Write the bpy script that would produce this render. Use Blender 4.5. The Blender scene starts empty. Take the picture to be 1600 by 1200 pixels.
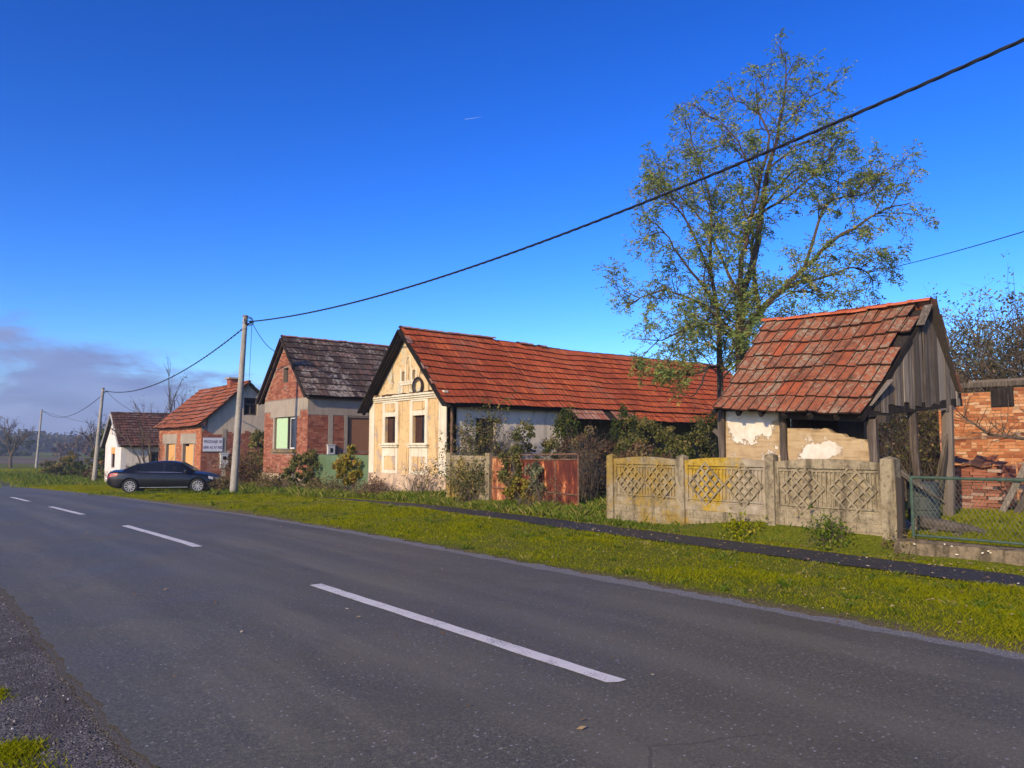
import bpy, math, random
import numpy as np
from mathutils import Vector, Matrix

SC = bpy.context.scene
COL = SC.collection
R = math.radians
rng = random.Random(7)

# ------------------------------------------------------------------ camera, sky, sun
EYE = 1.70
cam = bpy.data.objects.new('camera', bpy.data.cameras.new('camera'))
COL.objects.link(cam)
cam.data.sensor_width = 36.0
cam.data.lens = 26.55
cam.data.clip_start = 0.1
cam.data.clip_end = 12000
cam.location = (0, 0, EYE)
cam.rotation_euler = (R(90 + 4.75), 0, R(-39.5))
SC.camera = cam

SUN_EL, SUN_A = 25.0, -18.0            # elevation; degrees from -X towards +Y (negative: towards the camera's side)
sdir = Vector((-math.cos(R(SUN_A)) * math.cos(R(SUN_EL)), math.sin(R(SUN_A)) * math.cos(R(SUN_EL)), math.sin(R(SUN_EL))))
sun = bpy.data.objects.new('sun', bpy.data.lights.new('sun', 'SUN'))
COL.objects.link(sun)
sun.data.energy = 4.7
sun.data.angle = R(0.55)
sun.data.color = (1.0, 0.80, 0.50)
sun.rotation_euler = sdir.to_track_quat('Z', 'Y').to_euler()
sun.location = (-30, 5, 30)

world = bpy.data.worlds.new('World')
SC.world = world
world.use_nodes = True
def build_world():
    t = world.node_tree
    N = t.nodes
    N.clear()
    out = N.new('ShaderNodeOutputWorld')
    bg = N.new('ShaderNodeBackground')
    sky = N.new('ShaderNodeTexSky')
    sky.sky_type = 'NISHITA'
    sky.sun_disc = False
    sky.sun_elevation = R(SUN_EL)
    sky.sun_rotation = math.atan2(sdir.x, sdir.y)
    sky.air_density = 1.0
    sky.dust_density = 0.6
    sky.ozone_density = 3.0
    hs = N.new('ShaderNodeHueSaturation')
    hs.inputs['Saturation'].default_value = 1.32
    hs.inputs['Value'].default_value = 1.0
    t.links.new(sky.outputs[0], hs.inputs['Color'])
    # deepen the clear-sky gradient the way a phone picture shows it (one curve for the whole dome)
    k0 = N.new('ShaderNodeVectorMath'); k0.operation = 'SCALE'; k0.inputs[3].default_value = 0.10
    t.links.new(hs.outputs[0], k0.inputs[0])
    gm = N.new('ShaderNodeGamma'); gm.inputs['Gamma'].default_value = 1.45
    t.links.new(k0.outputs[0], gm.inputs['Color'])
    k1 = N.new('ShaderNodeVectorMath'); k1.operation = 'MULTIPLY'
    k1.inputs[1].default_value = (2.05 / 0.12, 2.25 / 0.12, 3.15 / 0.12)
    t.links.new(gm.outputs[0], k1.inputs[0])
    tc = N.new('ShaderNodeTexCoord')
    sep = N.new('ShaderNodeSeparateXYZ')
    t.links.new(tc.outputs['Generated'], sep.inputs[0])
    def m(op, a, b=None, c=None, clamp=False):
        n = N.new('ShaderNodeMath'); n.operation = op; n.use_clamp = clamp
        for i, v in enumerate((a, b, c)):
            if v is None: continue
            if isinstance(v, (int, float)): n.inputs[i].default_value = v
            else: t.links.new(v, n.inputs[i])
        return n.outputs[0]
    vm = N.new('ShaderNodeVectorMath'); vm.operation = 'MULTIPLY'
    vm.inputs[1].default_value = (8.0, 8.0, 24.0)
    t.links.new(tc.outputs['Generated'], vm.inputs[0])
    nz = N.new('ShaderNodeTexNoise'); nz.inputs['Scale'].default_value = 1.0
    nz.inputs['Detail'].default_value = 7; nz.inputs['Roughness'].default_value = 0.55
    nz.inputs['Distortion'].default_value = 0.25
    t.links.new(vm.outputs[0], nz.inputs['Vector'])
    # a bank of cloud low over the northern horizon (+Y), thinning to the east
    az = N.new('ShaderNodeMath'); az.operation = 'ARCTAN2'
    t.links.new(sep.outputs['X'], az.inputs[0]); t.links.new(sep.outputs['Y'], az.inputs[1])
    top = m('SUBTRACT', 0.156, m('MULTIPLY', m('MAXIMUM', az.outputs[0], -0.4), 0.200))   # cloud-top sine falls off eastwards
    lift = m('MULTIPLY', m('DIVIDE', m('SUBTRACT', top, sep.outputs['Z']), 0.045), 1.0)
    cov = m('ADD', m('MULTIPLY', m('MINIMUM', lift, 1.0), 0.55), m('MULTIPLY', m('SUBTRACT', nz.outputs['Fac'], 0.5), 2.3))
    mr = N.new('ShaderNodeMapRange'); mr.interpolation_type = 'SMOOTHSTEP'
    t.links.new(cov, mr.inputs[0]); mr.inputs[1].default_value = -0.10; mr.inputs[2].default_value = 0.50; mr.inputs[4].default_value = 0.90
    ahead = m('MULTIPLY', m('SUBTRACT', 0.95, m('ABSOLUTE', az.outputs[0])), 2.2, clamp=True)
    mask = m('MULTIPLY', mr.outputs[0], ahead, clamp=True)
    # second noise: lighter and darker folds inside the cloud
    vm2 = N.new('ShaderNodeVectorMath'); vm2.operation = 'MULTIPLY'
    vm2.inputs[1].default_value = (9.0, 9.0, 42.0)
    t.links.new(tc.outputs['Generated'], vm2.inputs[0])
    nz2 = N.new('ShaderNodeTexNoise'); nz2.inputs['Detail'].default_value = 5
    t.links.new(vm2.outputs[0], nz2.inputs['Vector']); nz2.inputs['Scale'].default_value = 1.0
    cr = N.new('ShaderNodeValToRGB')
    cr.color_ramp.elements[0].position = 0.33; cr.color_ramp.elements[0].color = (1.55, 1.85, 3.9, 1)
    cr.color_ramp.elements[1].position = 0.72; cr.color_ramp.elements[1].color = (2.35, 2.9, 5.2, 1)
    t.links.new(nz2.outputs['Fac'], cr.inputs[0])
    mx = N.new('ShaderNodeMix'); mx.data_type = 'RGBA'
    t.links.new(mask, mx.inputs[0]); t.links.new(k1.outputs[0], mx.inputs[6]); t.links.new(cr.outputs[0], mx.inputs[7])
    t.links.new(mx.outputs[2], bg.inputs['Color'])
    bg.inputs['Strength'].default_value = 0.12
    t.links.new(bg.outputs[0], out.inputs[0])
build_world()
SC.view_settings.view_transform = 'Standard'
SC.view_settings.look = 'None'
SC.view_settings.exposure = 0.08
SC.view_settings.gamma = 1.0
SC.view_settings.use_curve_mapping = False
SC.render.engine = 'CYCLES'
SC.cycles.max_bounces = 6
SC.cycles.diffuse_bounces = 3
SC.cycles.glossy_bounces = 2
SC.cycles.transmission_bounces = 4
SC.cycles.transparent_max_bounces = 6
SC.cycles.use_denoising = True

# ------------------------------------------------------------------ helpers
def S(r, g, b):
    f = lambda c: (c / 255 / 12.92) if c <= 10 else ((c / 255 + 0.055) / 1.055) ** 2.4
    return (f(r), f(g), f(b))

def V(*a):
    return Vector(a[0] if len(a) == 1 else a)

Z = Vector((0, 0, 1))

def tag(o, label=None, cat=None, group=None, kind=None):
    if label: o['label'] = label
    if cat: o['category'] = cat
    if group: o['group'] = group
    if kind: o['kind'] = kind
    return o

def thing(name, label, cat, loc=(0, 0, 0), rotz=0.0, group=None):
    o = bpy.data.objects.new(name, None)
    COL.objects.link(o)
    o.empty_display_size = 0.3
    o.location = loc
    o.rotation_euler = (0, 0, rotz)
    return tag(o, label, cat, group)

def wloc(o):
    p = Vector((0, 0, 0))
    while o is not None:
        p += o.location
        o = o.parent
    return p

def set_rnd(me, arr):
    a = me.attributes.new('rnd', 'FLOAT', 'FACE')
    a.data.foreach_set('value', np.asarray(arr, dtype=np.float32))

def link(name, me, parent=None, kind=None):
    o = bpy.data.objects.new(name, me)
    COL.objects.link(o)
    if parent is not None: o.parent = parent
    if kind: o['kind'] = kind
    return o

class MB:
    def __init__(s):
        s.v = []; s.f = []; s.r = []; s.m = []
    def add(s, verts, faces, rnd=None, mi=0):
        k = len(s.v)
        if rnd is None: rnd = rng.random()
        s.v.extend(tuple(p) for p in verts)
        for f in faces:
            s.f.append(tuple(i + k for i in f)); s.r.append(rnd); s.m.append(mi)
        return s
    def hexa(s, p, rnd=None, mi=0):       # bottom 4 ccw, top 4 ccw
        return s.add(p, [(3, 2, 1, 0), (4, 5, 6, 7), (0, 1, 5, 4), (1, 2, 6, 5), (2, 3, 7, 6), (3, 0, 4, 7)], rnd, mi)
    def box(s, lo, hi, rnd=None, jit=0.0, mi=0):
        x0, y0, z0 = lo; x1, y1, z1 = hi
        p = [(x0, y0, z0), (x1, y0, z0), (x1, y1, z0), (x0, y1, z0), (x0, y0, z1), (x1, y0, z1), (x1, y1, z1), (x0, y1, z1)]
        if jit: p = [(a + rng.uniform(-jit, jit), b + rng.uniform(-jit, jit), c + rng.uniform(-jit, jit)) for a, b, c in p]
        return s.hexa(p, rnd, mi)
    def obox(s, c, ax, ay, az, rnd=None, jit=0.0, mi=0):   # centre and half axis vectors
        c = V(c); p = []
        for k in (-1, 1):
            for i, j in ((-1, -1), (1, -1), (1, 1), (-1, 1)):
                q = c + ax * i + ay * j + az * k
                if jit: q = q + V(rng.uniform(-jit, jit), rng.uniform(-jit, jit), rng.uniform(-jit, jit))
                p.append(q)
        return s.hexa(p, rnd, mi)
    def beam(s, a, b, w, h, up=None, rnd=None, jit=0.0, mi=0):
        a = V(a); b = V(b); d = (b - a); L = d.length; d.normalize()
        u = V(up) if up is not None else (Z if abs(d.z) < 0.9 else V(1, 0, 0))
        sx = d.cross(u).normalized(); sy = sx.cross(d).normalized()
        return s.obox((a + b) / 2, d * (L / 2), sx * (w / 2), sy * (h / 2), rnd, jit, mi)
    def tube(s, pts, rad, n=6, cap=True, rnd=None, mi=0):
        pts = [V(p) for p in pts]
        if not hasattr(rad, '__len__'): rad = [rad] * len(pts)
        vs = []; fs = []
        prev = None
        for i, p in enumerate(pts):
            d = (pts[min(i + 1, len(pts) - 1)] - pts[max(i - 1, 0)])
            if d.length < 1e-9: d = Z.copy()
            d.normalize()
            if prev is None:
                a = d.cross(Z if abs(d.z) < 0.9 else V(1, 0, 0)).normalized()
            else:
                a = (prev - d * prev.dot(d))
                a = a.normalized() if a.length > 1e-6 else d.cross(Z).normalized()
            prev = a
            b = d.cross(a)
            for k in range(n):
                th = 2 * math.pi * k / n
                vs.append(p + (a * math.cos(th) + b * math.sin(th)) * rad[i])
        for i in range(len(pts) - 1):
            for k in range(n):
                k2 = (k + 1) % n
                fs.append((i * n + k, i * n + k2, (i + 1) * n + k2, (i + 1) * n + k))
        if cap:
            fs.append(tuple(range(n - 1, -1, -1)))
            fs.append(tuple((len(pts) - 1) * n + k for k in range(n)))
        return s.add(vs, fs, rnd, mi)
    def prism(s, poly, ext, rnd=None, mi=0):   # poly: 3D points, ext: vector
        n = len(poly); e = V(ext)
        vs = [V(p) for p in poly] + [V(p) + e for p in poly]
        fs = [tuple(range(n)), tuple(range(2 * n - 1, n - 1, -1))]
        for i in range(n):
            j = (i + 1) % n
            fs.append((i, j, n + j, n + i))
        return s.add(vs, fs, rnd, mi)
    def build(s, name, mat, parent=None, world=True, kind=None, smooth=False):
        me = bpy.data.meshes.new(name)
        off = wloc(parent) if (parent is not None and world) else Vector((0, 0, 0))
        me.from_pydata([(x - off.x, y - off.y, z - off.z) for x, y, z in s.v], [], s.f)
        set_rnd(me, s.r)
        for mt in (mat if isinstance(mat, (list, tuple)) else [mat]): me.materials.append(mt)
        if isinstance(mat, (list, tuple)): me.polygons.foreach_set('material_index', s.m)
        if smooth: me.polygons.foreach_set('use_smooth', [True] * len(s.f))
        me.update()
        return link(name, me, parent, kind)

def np_mesh(name, verts, k, rnd, mat, parent=None, world=True, kind=None):
    """verts (n*k,3): n faces of k vertices each, none shared."""
    verts = np.asarray(verts, dtype=np.float32)
    if parent is not None and world:
        o = wloc(parent); verts = verts - np.array([o.x, o.y, o.z], dtype=np.float32)
    n = len(verts) // k
    me = bpy.data.meshes.new(name)
    me.vertices.add(n * k); me.vertices.foreach_set('co', verts.ravel())
    me.loops.add(n * k); me.loops.foreach_set('vertex_index', np.arange(n * k, dtype=np.int32))
    me.polygons.add(n); me.polygons.foreach_set('loop_start', np.arange(0, n * k, k, dtype=np.int32))
    me.update(calc_edges=True)
    set_rnd(me, rnd)
    me.materials.append(mat)
    return link(name, me, parent, kind)

def nrand(seed):
    return np.random.default_rng(seed)

# ------------------------------------------------------------------ lie of the land
_GY = [-300, 14, 20, 28, 36, 50, 66, 85, 110, 3000]
_GZ = [0, 0, -0.06, -0.21, -0.36, -0.76, -1.2, -1.28, -1.3, -1.3]
def g(y):
    return float(np.interp(y, _GY, _GZ))
def gnp(y):
    return np.interp(y, _GY, _GZ)

# ------------------------------------------------------------------ materials
class Mt:
    def __init__(s, name):
        s.m = bpy.data.materials.new(name); s.m.use_nodes = True
        s.t = s.m.node_tree; s.N = s.t.nodes; s.N.clear()
        s.out = s.N.new('ShaderNodeOutputMaterial')
        s.geo = s.N.new('ShaderNodeNewGeometry')
        s.pos = s.geo.outputs['Position']
    def put(s, sock, v):
        if v is None: return
        if hasattr(v, 'is_output'): s.t.links.new(v, sock)
        elif isinstance(v, (tuple, list)) and len(v) == 3 and sock.type == 'RGBA': sock.default_value = (*v, 1)
        else: sock.default_value = v
    def sc(s, x, y, z, src=None):
        n = s.N.new('ShaderNodeVectorMath'); n.operation = 'MULTIPLY'
        s.put(n.inputs[0], src or s.pos); n.inputs[1].default_value = (x, y, z)
        return n.outputs[0]
    def noise(s, scale, detail=4, rough=0.6, src=None, dist=0.0, col=False):
        n = s.N.new('ShaderNodeTexNoise')
        s.put(n.inputs['Vector'], src or s.pos)
        n.inputs['Scale'].default_value = scale; n.inputs['Detail'].default_value = detail
        n.inputs['Roughness'].default_value = rough; n.inputs['Distortion'].default_value = dist
        return n.outputs['Color' if col else 'Fac']
    def vor(s, scale, src=None, feat='F1', out='Distance', rnd=1.0):
        n = s.N.new('ShaderNodeTexVoronoi'); n.feature = feat
        s.put(n.inputs['Vector'], src or s.pos); n.inputs['Scale'].default_value = scale
        n.inputs['Randomness'].default_value = rnd
        return n.outputs[out]
    def ramp(s, fac, stops, interp='LINEAR'):
        n = s.N.new('ShaderNodeValToRGB'); r = n.color_ramp; r.interpolation = interp
        while len(r.elements) < len(stops): r.elements.new(0.5)
        for e, (p, c) in zip(r.elements, stops):
            e.position = p
            e.color = (*c, 1) if isinstance(c, (tuple, list)) else (c, c, c, 1)
        s.put(n.inputs[0], fac)
        return n.outputs[0]
    def mix(s, fac, a, b, mode='MIX'):
        n = s.N.new('ShaderNodeMix'); n.data_type = 'RGBA'; n.blend_type = mode
        s.put(n.inputs[0], fac); s.put(n.inputs[6], a); s.put(n.inputs[7], b)
        return n.outputs[2]
    def math(s, op, a, b=None, c=None, clamp=False):
        n = s.N.new('ShaderNodeMath'); n.operation = op; n.use_clamp = clamp
        for i, v in enumerate((a, b, c)): s.put(n.inputs[i], v)
        return n.outputs[0]
    def step(s, v, lo, hi):
        n = s.N.new('ShaderNodeMapRange'); n.interpolation_type = 'SMOOTHSTEP'
        s.put(n.inputs[0], v); n.inputs[1].default_value = lo; n.inputs[2].default_value = hi
        return n.outputs[0]
    def rnd(s):
        a = s.N.new('ShaderNodeAttribute'); a.attribute_name = 'rnd'
        o = s.N.new('ShaderNodeObjectInfo')
        return s.math('FRACT', s.math('ADD', a.outputs['Fac'], o.outputs['Random']))
    def frnd(s):
        a = s.N.new('ShaderNodeAttribute'); a.attribute_name = 'rnd'
        return a.outputs['Fac']
    def xyz(s):
        n = s.N.new('ShaderNodeSeparateXYZ'); s.put(n.inputs[0], s.pos)
        return n.outputs
    def bump(s, h, strength=0.4, dist=0.01, prev=None):
        n = s.N.new('ShaderNodeBump'); n.inputs['Strength'].default_value = strength; n.inputs['Distance'].default_value = dist
        s.put(n.inputs['Height'], h)
        if prev is not None: s.put(n.inputs['Normal'], prev)
        return n.outputs[0]
    def done(s, color, rough=0.85, spec=0.3, normal=None, metal=0.0, coat=0.0, emit=None):
        b = s.N.new('ShaderNodeBsdfPrincipled')
        s.put(b.inputs['Base Color'], color); s.put(b.inputs['Roughness'], rough)
        s.put(b.inputs['Specular IOR Level'], spec); s.put(b.inputs['Metallic'], metal)
        s.put(b.inputs['Coat Weight'], coat); s.put(b.inputs['Normal'], normal)
        s.t.links.new(b.outputs[0], s.out.inputs[0])
        return s.m
    def leaf(s, color, trans=0.4, normal=None):
        d = s.N.new('ShaderNodeBsdfDiffuse'); t = s.N.new('ShaderNodeBsdfTranslucent'); x = s.N.new('ShaderNodeMixShader')
        s.put(d.inputs[0], color); s.put(t.inputs[0], color); x.inputs[0].default_value = trans
        s.t.links.new(d.outputs[0], x.inputs[1]); s.t.links.new(t.outputs[0], x.inputs[2])
        s.t.links.new(x.outputs[0], s.out.inputs[0])
        return s.m

def plain(name, c, rough=0.7, spec=0.3, metal=0.0, var=0.18, coat=0.0):
    q = Mt(name)
    n = q.noise(9, 5, 0.65)
    lo = tuple(x * (1 - var) for x in c); hi = tuple(min(1, x * (1 + var)) for x in c)
    return q.done(q.ramp(n, [(0.3, lo), (0.7, hi)]), rough, spec, metal=metal, coat=coat)

M = {}
def mk_asphalt(name, c0, c1, rough, tint, tracks=False):
    q = Mt(name)
    fine = q.noise(140, 2, 0.7); mid = q.noise(26, 4, 0.65); big = q.noise(0.55, 4, 0.6)
    col = q.ramp(fine, [(0.30, tuple(x * 0.45 for x in c0)), (0.5, c0), (0.72, c1)])
    grit = q.noise(38, 2, 0.75)
    col = q.mix(q.math('MULTIPLY', q.step(grit, 0.55, 0.68), 0.5), col, tuple(min(1, x * 1.35) for x in c1))
    col = q.mix(q.math('MULTIPLY', q.step(grit, 0.46, 0.34), 0.55), col, tuple(x * 0.4 for x in c0))
    col = q.mix(q.math('MULTIPLY', q.step(big, 0.42, 0.68), 0.35), col, tint)
    col = q.mix(q.math('MULTIPLY', q.step(mid, 0.50, 0.74), 0.35), col, tuple(x * 0.55 for x in c0))
    if tracks:
        xx = q.xyz()[0]
        w1 = q.math('ABSOLUTE', q.math('SUBTRACT', q.math('ABSOLUTE', q.math('SUBTRACT', q.math('ABSOLUTE', q.math('SUBTRACT', xx, 4.12)), 1.5)), 0.72))
        tr = q.math('MULTIPLY', q.math('SUBTRACT', 1.0, q.step(w1, 0.1, 0.5)), q.step(q.noise(0.7, 4, 0.6, src=q.sc(1.6, 0.25, 1)), 0.35, 0.6))
        col = q.mix(q.math('MULTIPLY', tr, 0.24), col, tuple(min(1, x * 1.12) for x in c1))
        old = q.noise(1.0, 5, 0.65, src=q.sc(0.8, 0.35, 1), dist=0.5)
        col = q.mix(q.math('MULTIPLY', q.step(old, 0.52, 0.60), 0.20), col, tuple(x * 0.55 for x in c0))
    # pale stone chips, oily patches, drag marks along the lane
    chip = q.vor(30, out='Distance')
    chipc = q.vor(30, out='Color')
    cs = q.N.new('ShaderNodeSeparateColor'); q.put(cs.inputs[0], chipc)
    sel = q.math('MULTIPLY', q.math('GREATER_THAN', cs.outputs[0], 0.90), q.math('LESS_THAN', chip, 0.25))
    col = q.mix(q.math('MULTIPLY', sel, 0.75), col, (0.36, 0.35, 0.33))
    lane = q.noise(1.0, 5, 0.6, src=q.sc(2.2, 0.12, 1))
    col = q.mix(q.math('MULTIPLY', q.step(lane, 0.5, 0.72), 0.14), col, tuple(min(1, x * 1.5) for x in c1))
    blot = q.noise(0.9, 2, 0.5, src=q.sc(1.0, 0.7, 1), dist=0.6)
    col = q.mix(q.math('MULTIPLY', q.step(blot, 0.70, 0.77), 0.5), col, (0.15, 0.13, 0.105))
    crack = q.vor(0.33, src=q.mix(0.12, q.pos, q.noise(1.3, 4, 0.6, col=True)), feat='DISTANCE_TO_EDGE')
    cm = q.math('MULTIPLY', q.math('LESS_THAN', crack, 0.0022), q.step(q.noise(0.3, 2), 0.50, 0.62))
    col = q.mix(q.math('MULTIPLY', cm, 0.35), col, (0.014, 0.014, 0.015))
    nb = q.bump(q.math('ADD', fine, q.math('MULTIPLY', mid, 0.7)), 0.55, 0.006)
    rg = q.ramp(big, [(0.3, rough - 0.07), (0.7, rough + 0.07)])
    return q.done(col, rg, 0.42, nb)
M['asphalt'] = mk_asphalt('asphalt_road', (0.098, 0.087, 0.052), (0.198, 0.175, 0.108), 0.60, (0.130, 0.114, 0.070), True)
M['asphalt_walk'] = mk_asphalt('asphalt_walk', (0.026, 0.024, 0.022), (0.068, 0.063, 0.056), 0.75, (0.040, 0.036, 0.032))

def mk_paint():
    q = Mt('road_paint')
    w = q.noise(55, 4, 0.7); b = q.noise(3.2, 3)
    wear = q.math('ADD', q.math('MULTIPLY', w, 0.75), q.math('MULTIPLY', b, 0.45))
    col = q.ramp(wear, [(0.46, (0.72, 0.675, 0.60)), (0.66, (0.62, 0.58, 0.52)), (0.74, (0.16, 0.15, 0.135))])
    return q.done(col, 0.6, 0.35, q.bump(w, 0.4, 0.004))
M['paint'] = mk_paint()

def mk_gravel():
    q = Mt('gravel')
    f = q.vor(75, out='Distance'); c = q.vor(75, out='Color'); n = q.noise(2.5, 5, 0.65)
    cs = q.N.new('ShaderNodeSeparateColor'); q.put(cs.inputs[0], c)
    col = q.ramp(cs.outputs[0], [(0.0, (0.050, 0.043, 0.036)), (0.6, (0.105, 0.092, 0.078)), (1.0, (0.22, 0.195, 0.17))])
    col = q.mix(q.step(n, 0.42, 0.66), col, (0.075, 0.063, 0.050))
    return q.done(col, 0.9, 0.25, q.bump(q.math('ADD', q.math('MULTIPLY', f, -1.0), q.math('MULTIPLY', q.noise(90, 2), 0.3)), 0.5, 0.012))
M['gravel'] = mk_gravel()
M['stone'] = (lambda q: q.done(q.ramp(q.rnd(), [(0, (0.035, 0.032, 0.03)), (0.55, (0.10, 0.09, 0.08)), (0.9, (0.22, 0.2, 0.18)), (1, (0.5, 0.48, 0.45))]), 0.9, 0.25))(Mt('pebble_stone'))
M['edge_grit'] = (lambda q: q.done(q.ramp(q.noise(60, 3, 0.7), [(0.3, (0.045, 0.040, 0.034)), (0.55, (0.11, 0.098, 0.082)), (0.8, (0.24, 0.22, 0.19))]), 0.9, 0.2, q.bump(q.noise(80, 3), 0.6, 0.01)))(Mt('edge_grit'))
M['pale_grit'] = (lambda q: q.done(q.ramp(q.noise(60, 3, 0.7), [(0.3, (0.06, 0.055, 0.05)), (0.55, (0.20, 0.19, 0.175)), (0.8, (0.42, 0.40, 0.37))]), 0.9, 0.2, q.bump(q.noise(80, 3), 0.6, 0.01)))(Mt('pale_grit'))

def mk_ground():
    q = Mt('grass_ground')
    a = q.noise(1.1, 5, 0.6); b = q.noise(22, 4, 0.7)
    xx = q.xyz()[0]
    kerbside = q.math('MULTIPLY', q.step(xx, 6.9, 7.1), q.math('SUBTRACT', 1.0, q.step(q.math('ADD', xx, q.math('MULTIPLY', q.math('SUBTRACT', q.noise(2.2, 4), 0.5), 0.9)), 7.45, 7.75)))
    col = q.ramp(b, [(0.3, (0.060, 0.070, 0.005)), (0.55, (0.135, 0.150, 0.008)), (0.8, (0.20, 0.20, 0.016))])
    col = q.mix(q.math('MULTIPLY', q.step(a, 0.5, 0.7), 0.55), col, (0.13, 0.105, 0.045))
    col = q.mix(q.math('MULTIPLY', kerbside, 0.85), col, q.ramp(q.noise(30, 4, 0.7), [(0.3, (0.05, 0.036, 0.024)), (0.7, (0.17, 0.125, 0.085))]))
    return q.done(col, 0.95, 0.1, q.bump(b, 0.8, 0.03))
M['ground'] = mk_ground()
def mk_field():
    q = Mt('dry_field')
    a = q.noise(0.02, 5, 0.6, src=q.sc(1, 2.2, 1)); b = q.noise(1.5, 4, 0.7)
    col = q.ramp(q.math('ADD', q.math('MULTIPLY', a, 0.7), q.math('MULTIPLY', b, 0.3)),
                 [(0.35, (0.060, 0.048, 0.026)), (0.5, (0.13, 0.095, 0.055)), (0.65, (0.20, 0.145, 0.09))])
    return q.done(col, 0.95, 0.1, q.bump(b, 0.8, 0.1))
M['field'] = mk_field()

def leafmat(name, stops, trans=0.35):
    q = Mt(name)
    return q.leaf(q.ramp(q.frnd(), stops), trans)
M['blade'] = leafmat('lawn_blade', [(0, (0.152, 0.195, 0.003)), (0.45, (0.280, 0.297, 0.005)), (0.8, (0.372, 0.357, 0.009)), (0.95, (0.443, 0.373, 0.025)), (1, (0.560, 0.432, 0.059))], 0.5)
M['tallblade'] = leafmat('tall_grass_blade', [(0, (0.051, 0.097, 0.008)), (0.5, (0.112, 0.172, 0.017)), (0.8, (0.185, 0.221, 0.029)), (1, (0.370, 0.304, 0.084))], 0.4)
M['weed'] = leafmat('dry_weed', [(0, (0.094, 0.062, 0.027)), (0.4, (0.188, 0.131, 0.062)), (0.7, (0.175, 0.150, 0.044)), (1, (0.375, 0.275, 0.138))], 0.3)
M['redweed'] = leafmat('rusty_weed', [(0, (0.088, 0.040, 0.020)), (0.5, (0.213, 0.106, 0.050)), (0.8, (0.200, 0.150, 0.050)), (1, (0.350, 0.250, 0.125))], 0.3)
M['leaf_robinia'] = leafmat('robinia_leaf', [(0, (0.096, 0.150, 0.043)), (0.45, (0.200, 0.264, 0.072)), (0.75, (0.304, 0.337, 0.099)), (0.93, (0.481, 0.446, 0.096)), (1, (0.578, 0.401, 0.113))], 0.4)
M['leaf_dark'] = leafmat('ivy_leaf', [(0, (0.024, 0.038, 0.013)), (0.5, (0.061, 0.083, 0.022)), (0.8, (0.117, 0.129, 0.034)), (0.95, (0.224, 0.190, 0.052)), (1, (0.310, 0.155, 0.069))], 0.3)
M['leaf_olive'] = leafmat('olive_leaf', [(0, (0.056, 0.064, 0.023)), (0.5, (0.135, 0.140, 0.041)), (0.8, (0.234, 0.207, 0.061)), (1, (0.358, 0.226, 0.095))], 0.35)
M['leaf_yellow'] = leafmat('yellow_leaf', [(0, (0.103, 0.098, 0.014)), (0.5, (0.253, 0.207, 0.025)), (0.8, (0.414, 0.310, 0.057)), (1, (0.345, 0.161, 0.057))], 0.4)
M['leaf_brown'] = leafmat('withered_leaf', [(0, (0.058, 0.035, 0.023)), (0.5, (0.166, 0.098, 0.058)), (0.8, (0.244, 0.166, 0.088)), (1, (0.176, 0.166, 0.049))], 0.3)
M['leaf_grey'] = leafmat('grey_green_leaf', [(0, (0.094, 0.104, 0.056)), (0.5, (0.186, 0.198, 0.104)), (0.85, (0.299, 0.280, 0.150)), (1, (0.430, 0.299, 0.169))], 0.35)
M['leaf_far'] = leafmat('far_leaf', [(0, (0.039, 0.039, 0.023)), (0.5, (0.078, 0.072, 0.042)), (0.85, (0.124, 0.111, 0.058)), (1, (0.169, 0.124, 0.078))], 0.25)
M['litter'] = leafmat('fallen_leaf', [(0, (0.16, 0.09, 0.045)), (0.5, (0.34, 0.23, 0.11)), (0.85, (0.5, 0.38, 0.2)), (1, (0.62, 0.55, 0.42))], 0.15)

def mk_bark(name, a, b):
    q = Mt(name)
    n = q.noise(6, 6, 0.7, src=q.sc(3, 3, 0.6)); 
    return q.done(q.ramp(n, [(0.3, a), (0.7, b)]), 0.92, 0.15, q.bump(n, 0.7, 0.03))
M['bark'] = mk_bark('bark', (0.030, 0.022, 0.016), (0.135, 0.098, 0.068))
M['twig'] = mk_bark('twig_bark', (0.055, 0.040, 0.030), (0.165, 0.125, 0.090))
M['twig_pale'] = mk_bark('pale_twig', (0.06, 0.048, 0.036), (0.16, 0.13, 0.10))

def mk_wood(name, dark, mid, pale, src=(26, 26, 1.1)):
    q = Mt(name)
    n = q.noise(1, 6, 0.7, src=q.sc(*src)); n2 = q.noise(1.3, 4, 0.6)
    col = q.ramp(n, [(0.28, dark), (0.5, mid), (0.74, pale)])
    col = q.mix(q.math('MULTIPLY', q.step(n2, 0.45, 0.7), 0.5), col, dark)
    rr = q.rnd()
    col = q.mix(q.math('MULTIPLY', q.step(rr, 0.45, 1.0), 0.75), col, tuple(x * 0.35 for x in mid))
    col = q.mix(q.math('MULTIPLY', q.step(rr, 0.3, 0.0), 0.55), col, pale)
    return q.done(col, 0.9, 0.2, q.bump(n, 0.8, 0.012))
M['board'] = mk_wood('weathered_board', (0.035, 0.027, 0.020), (0.145, 0.115, 0.086), (0.34, 0.285, 0.225))
M['timber'] = mk_wood('old_timber', (0.030, 0.022, 0.017), (0.10, 0.075, 0.056), (0.22, 0.175, 0.135))
M['darkwood'] = mk_wood('dark_wood', (0.010, 0.008, 0.007), (0.030, 0.023, 0.018), (0.07, 0.055, 0.043))
M['brownframe'] = mk_wood('brown_window_wood', (0.020, 0.010, 0.007), (0.060, 0.026, 0.017), (0.13, 0.06, 0.04))

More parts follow.
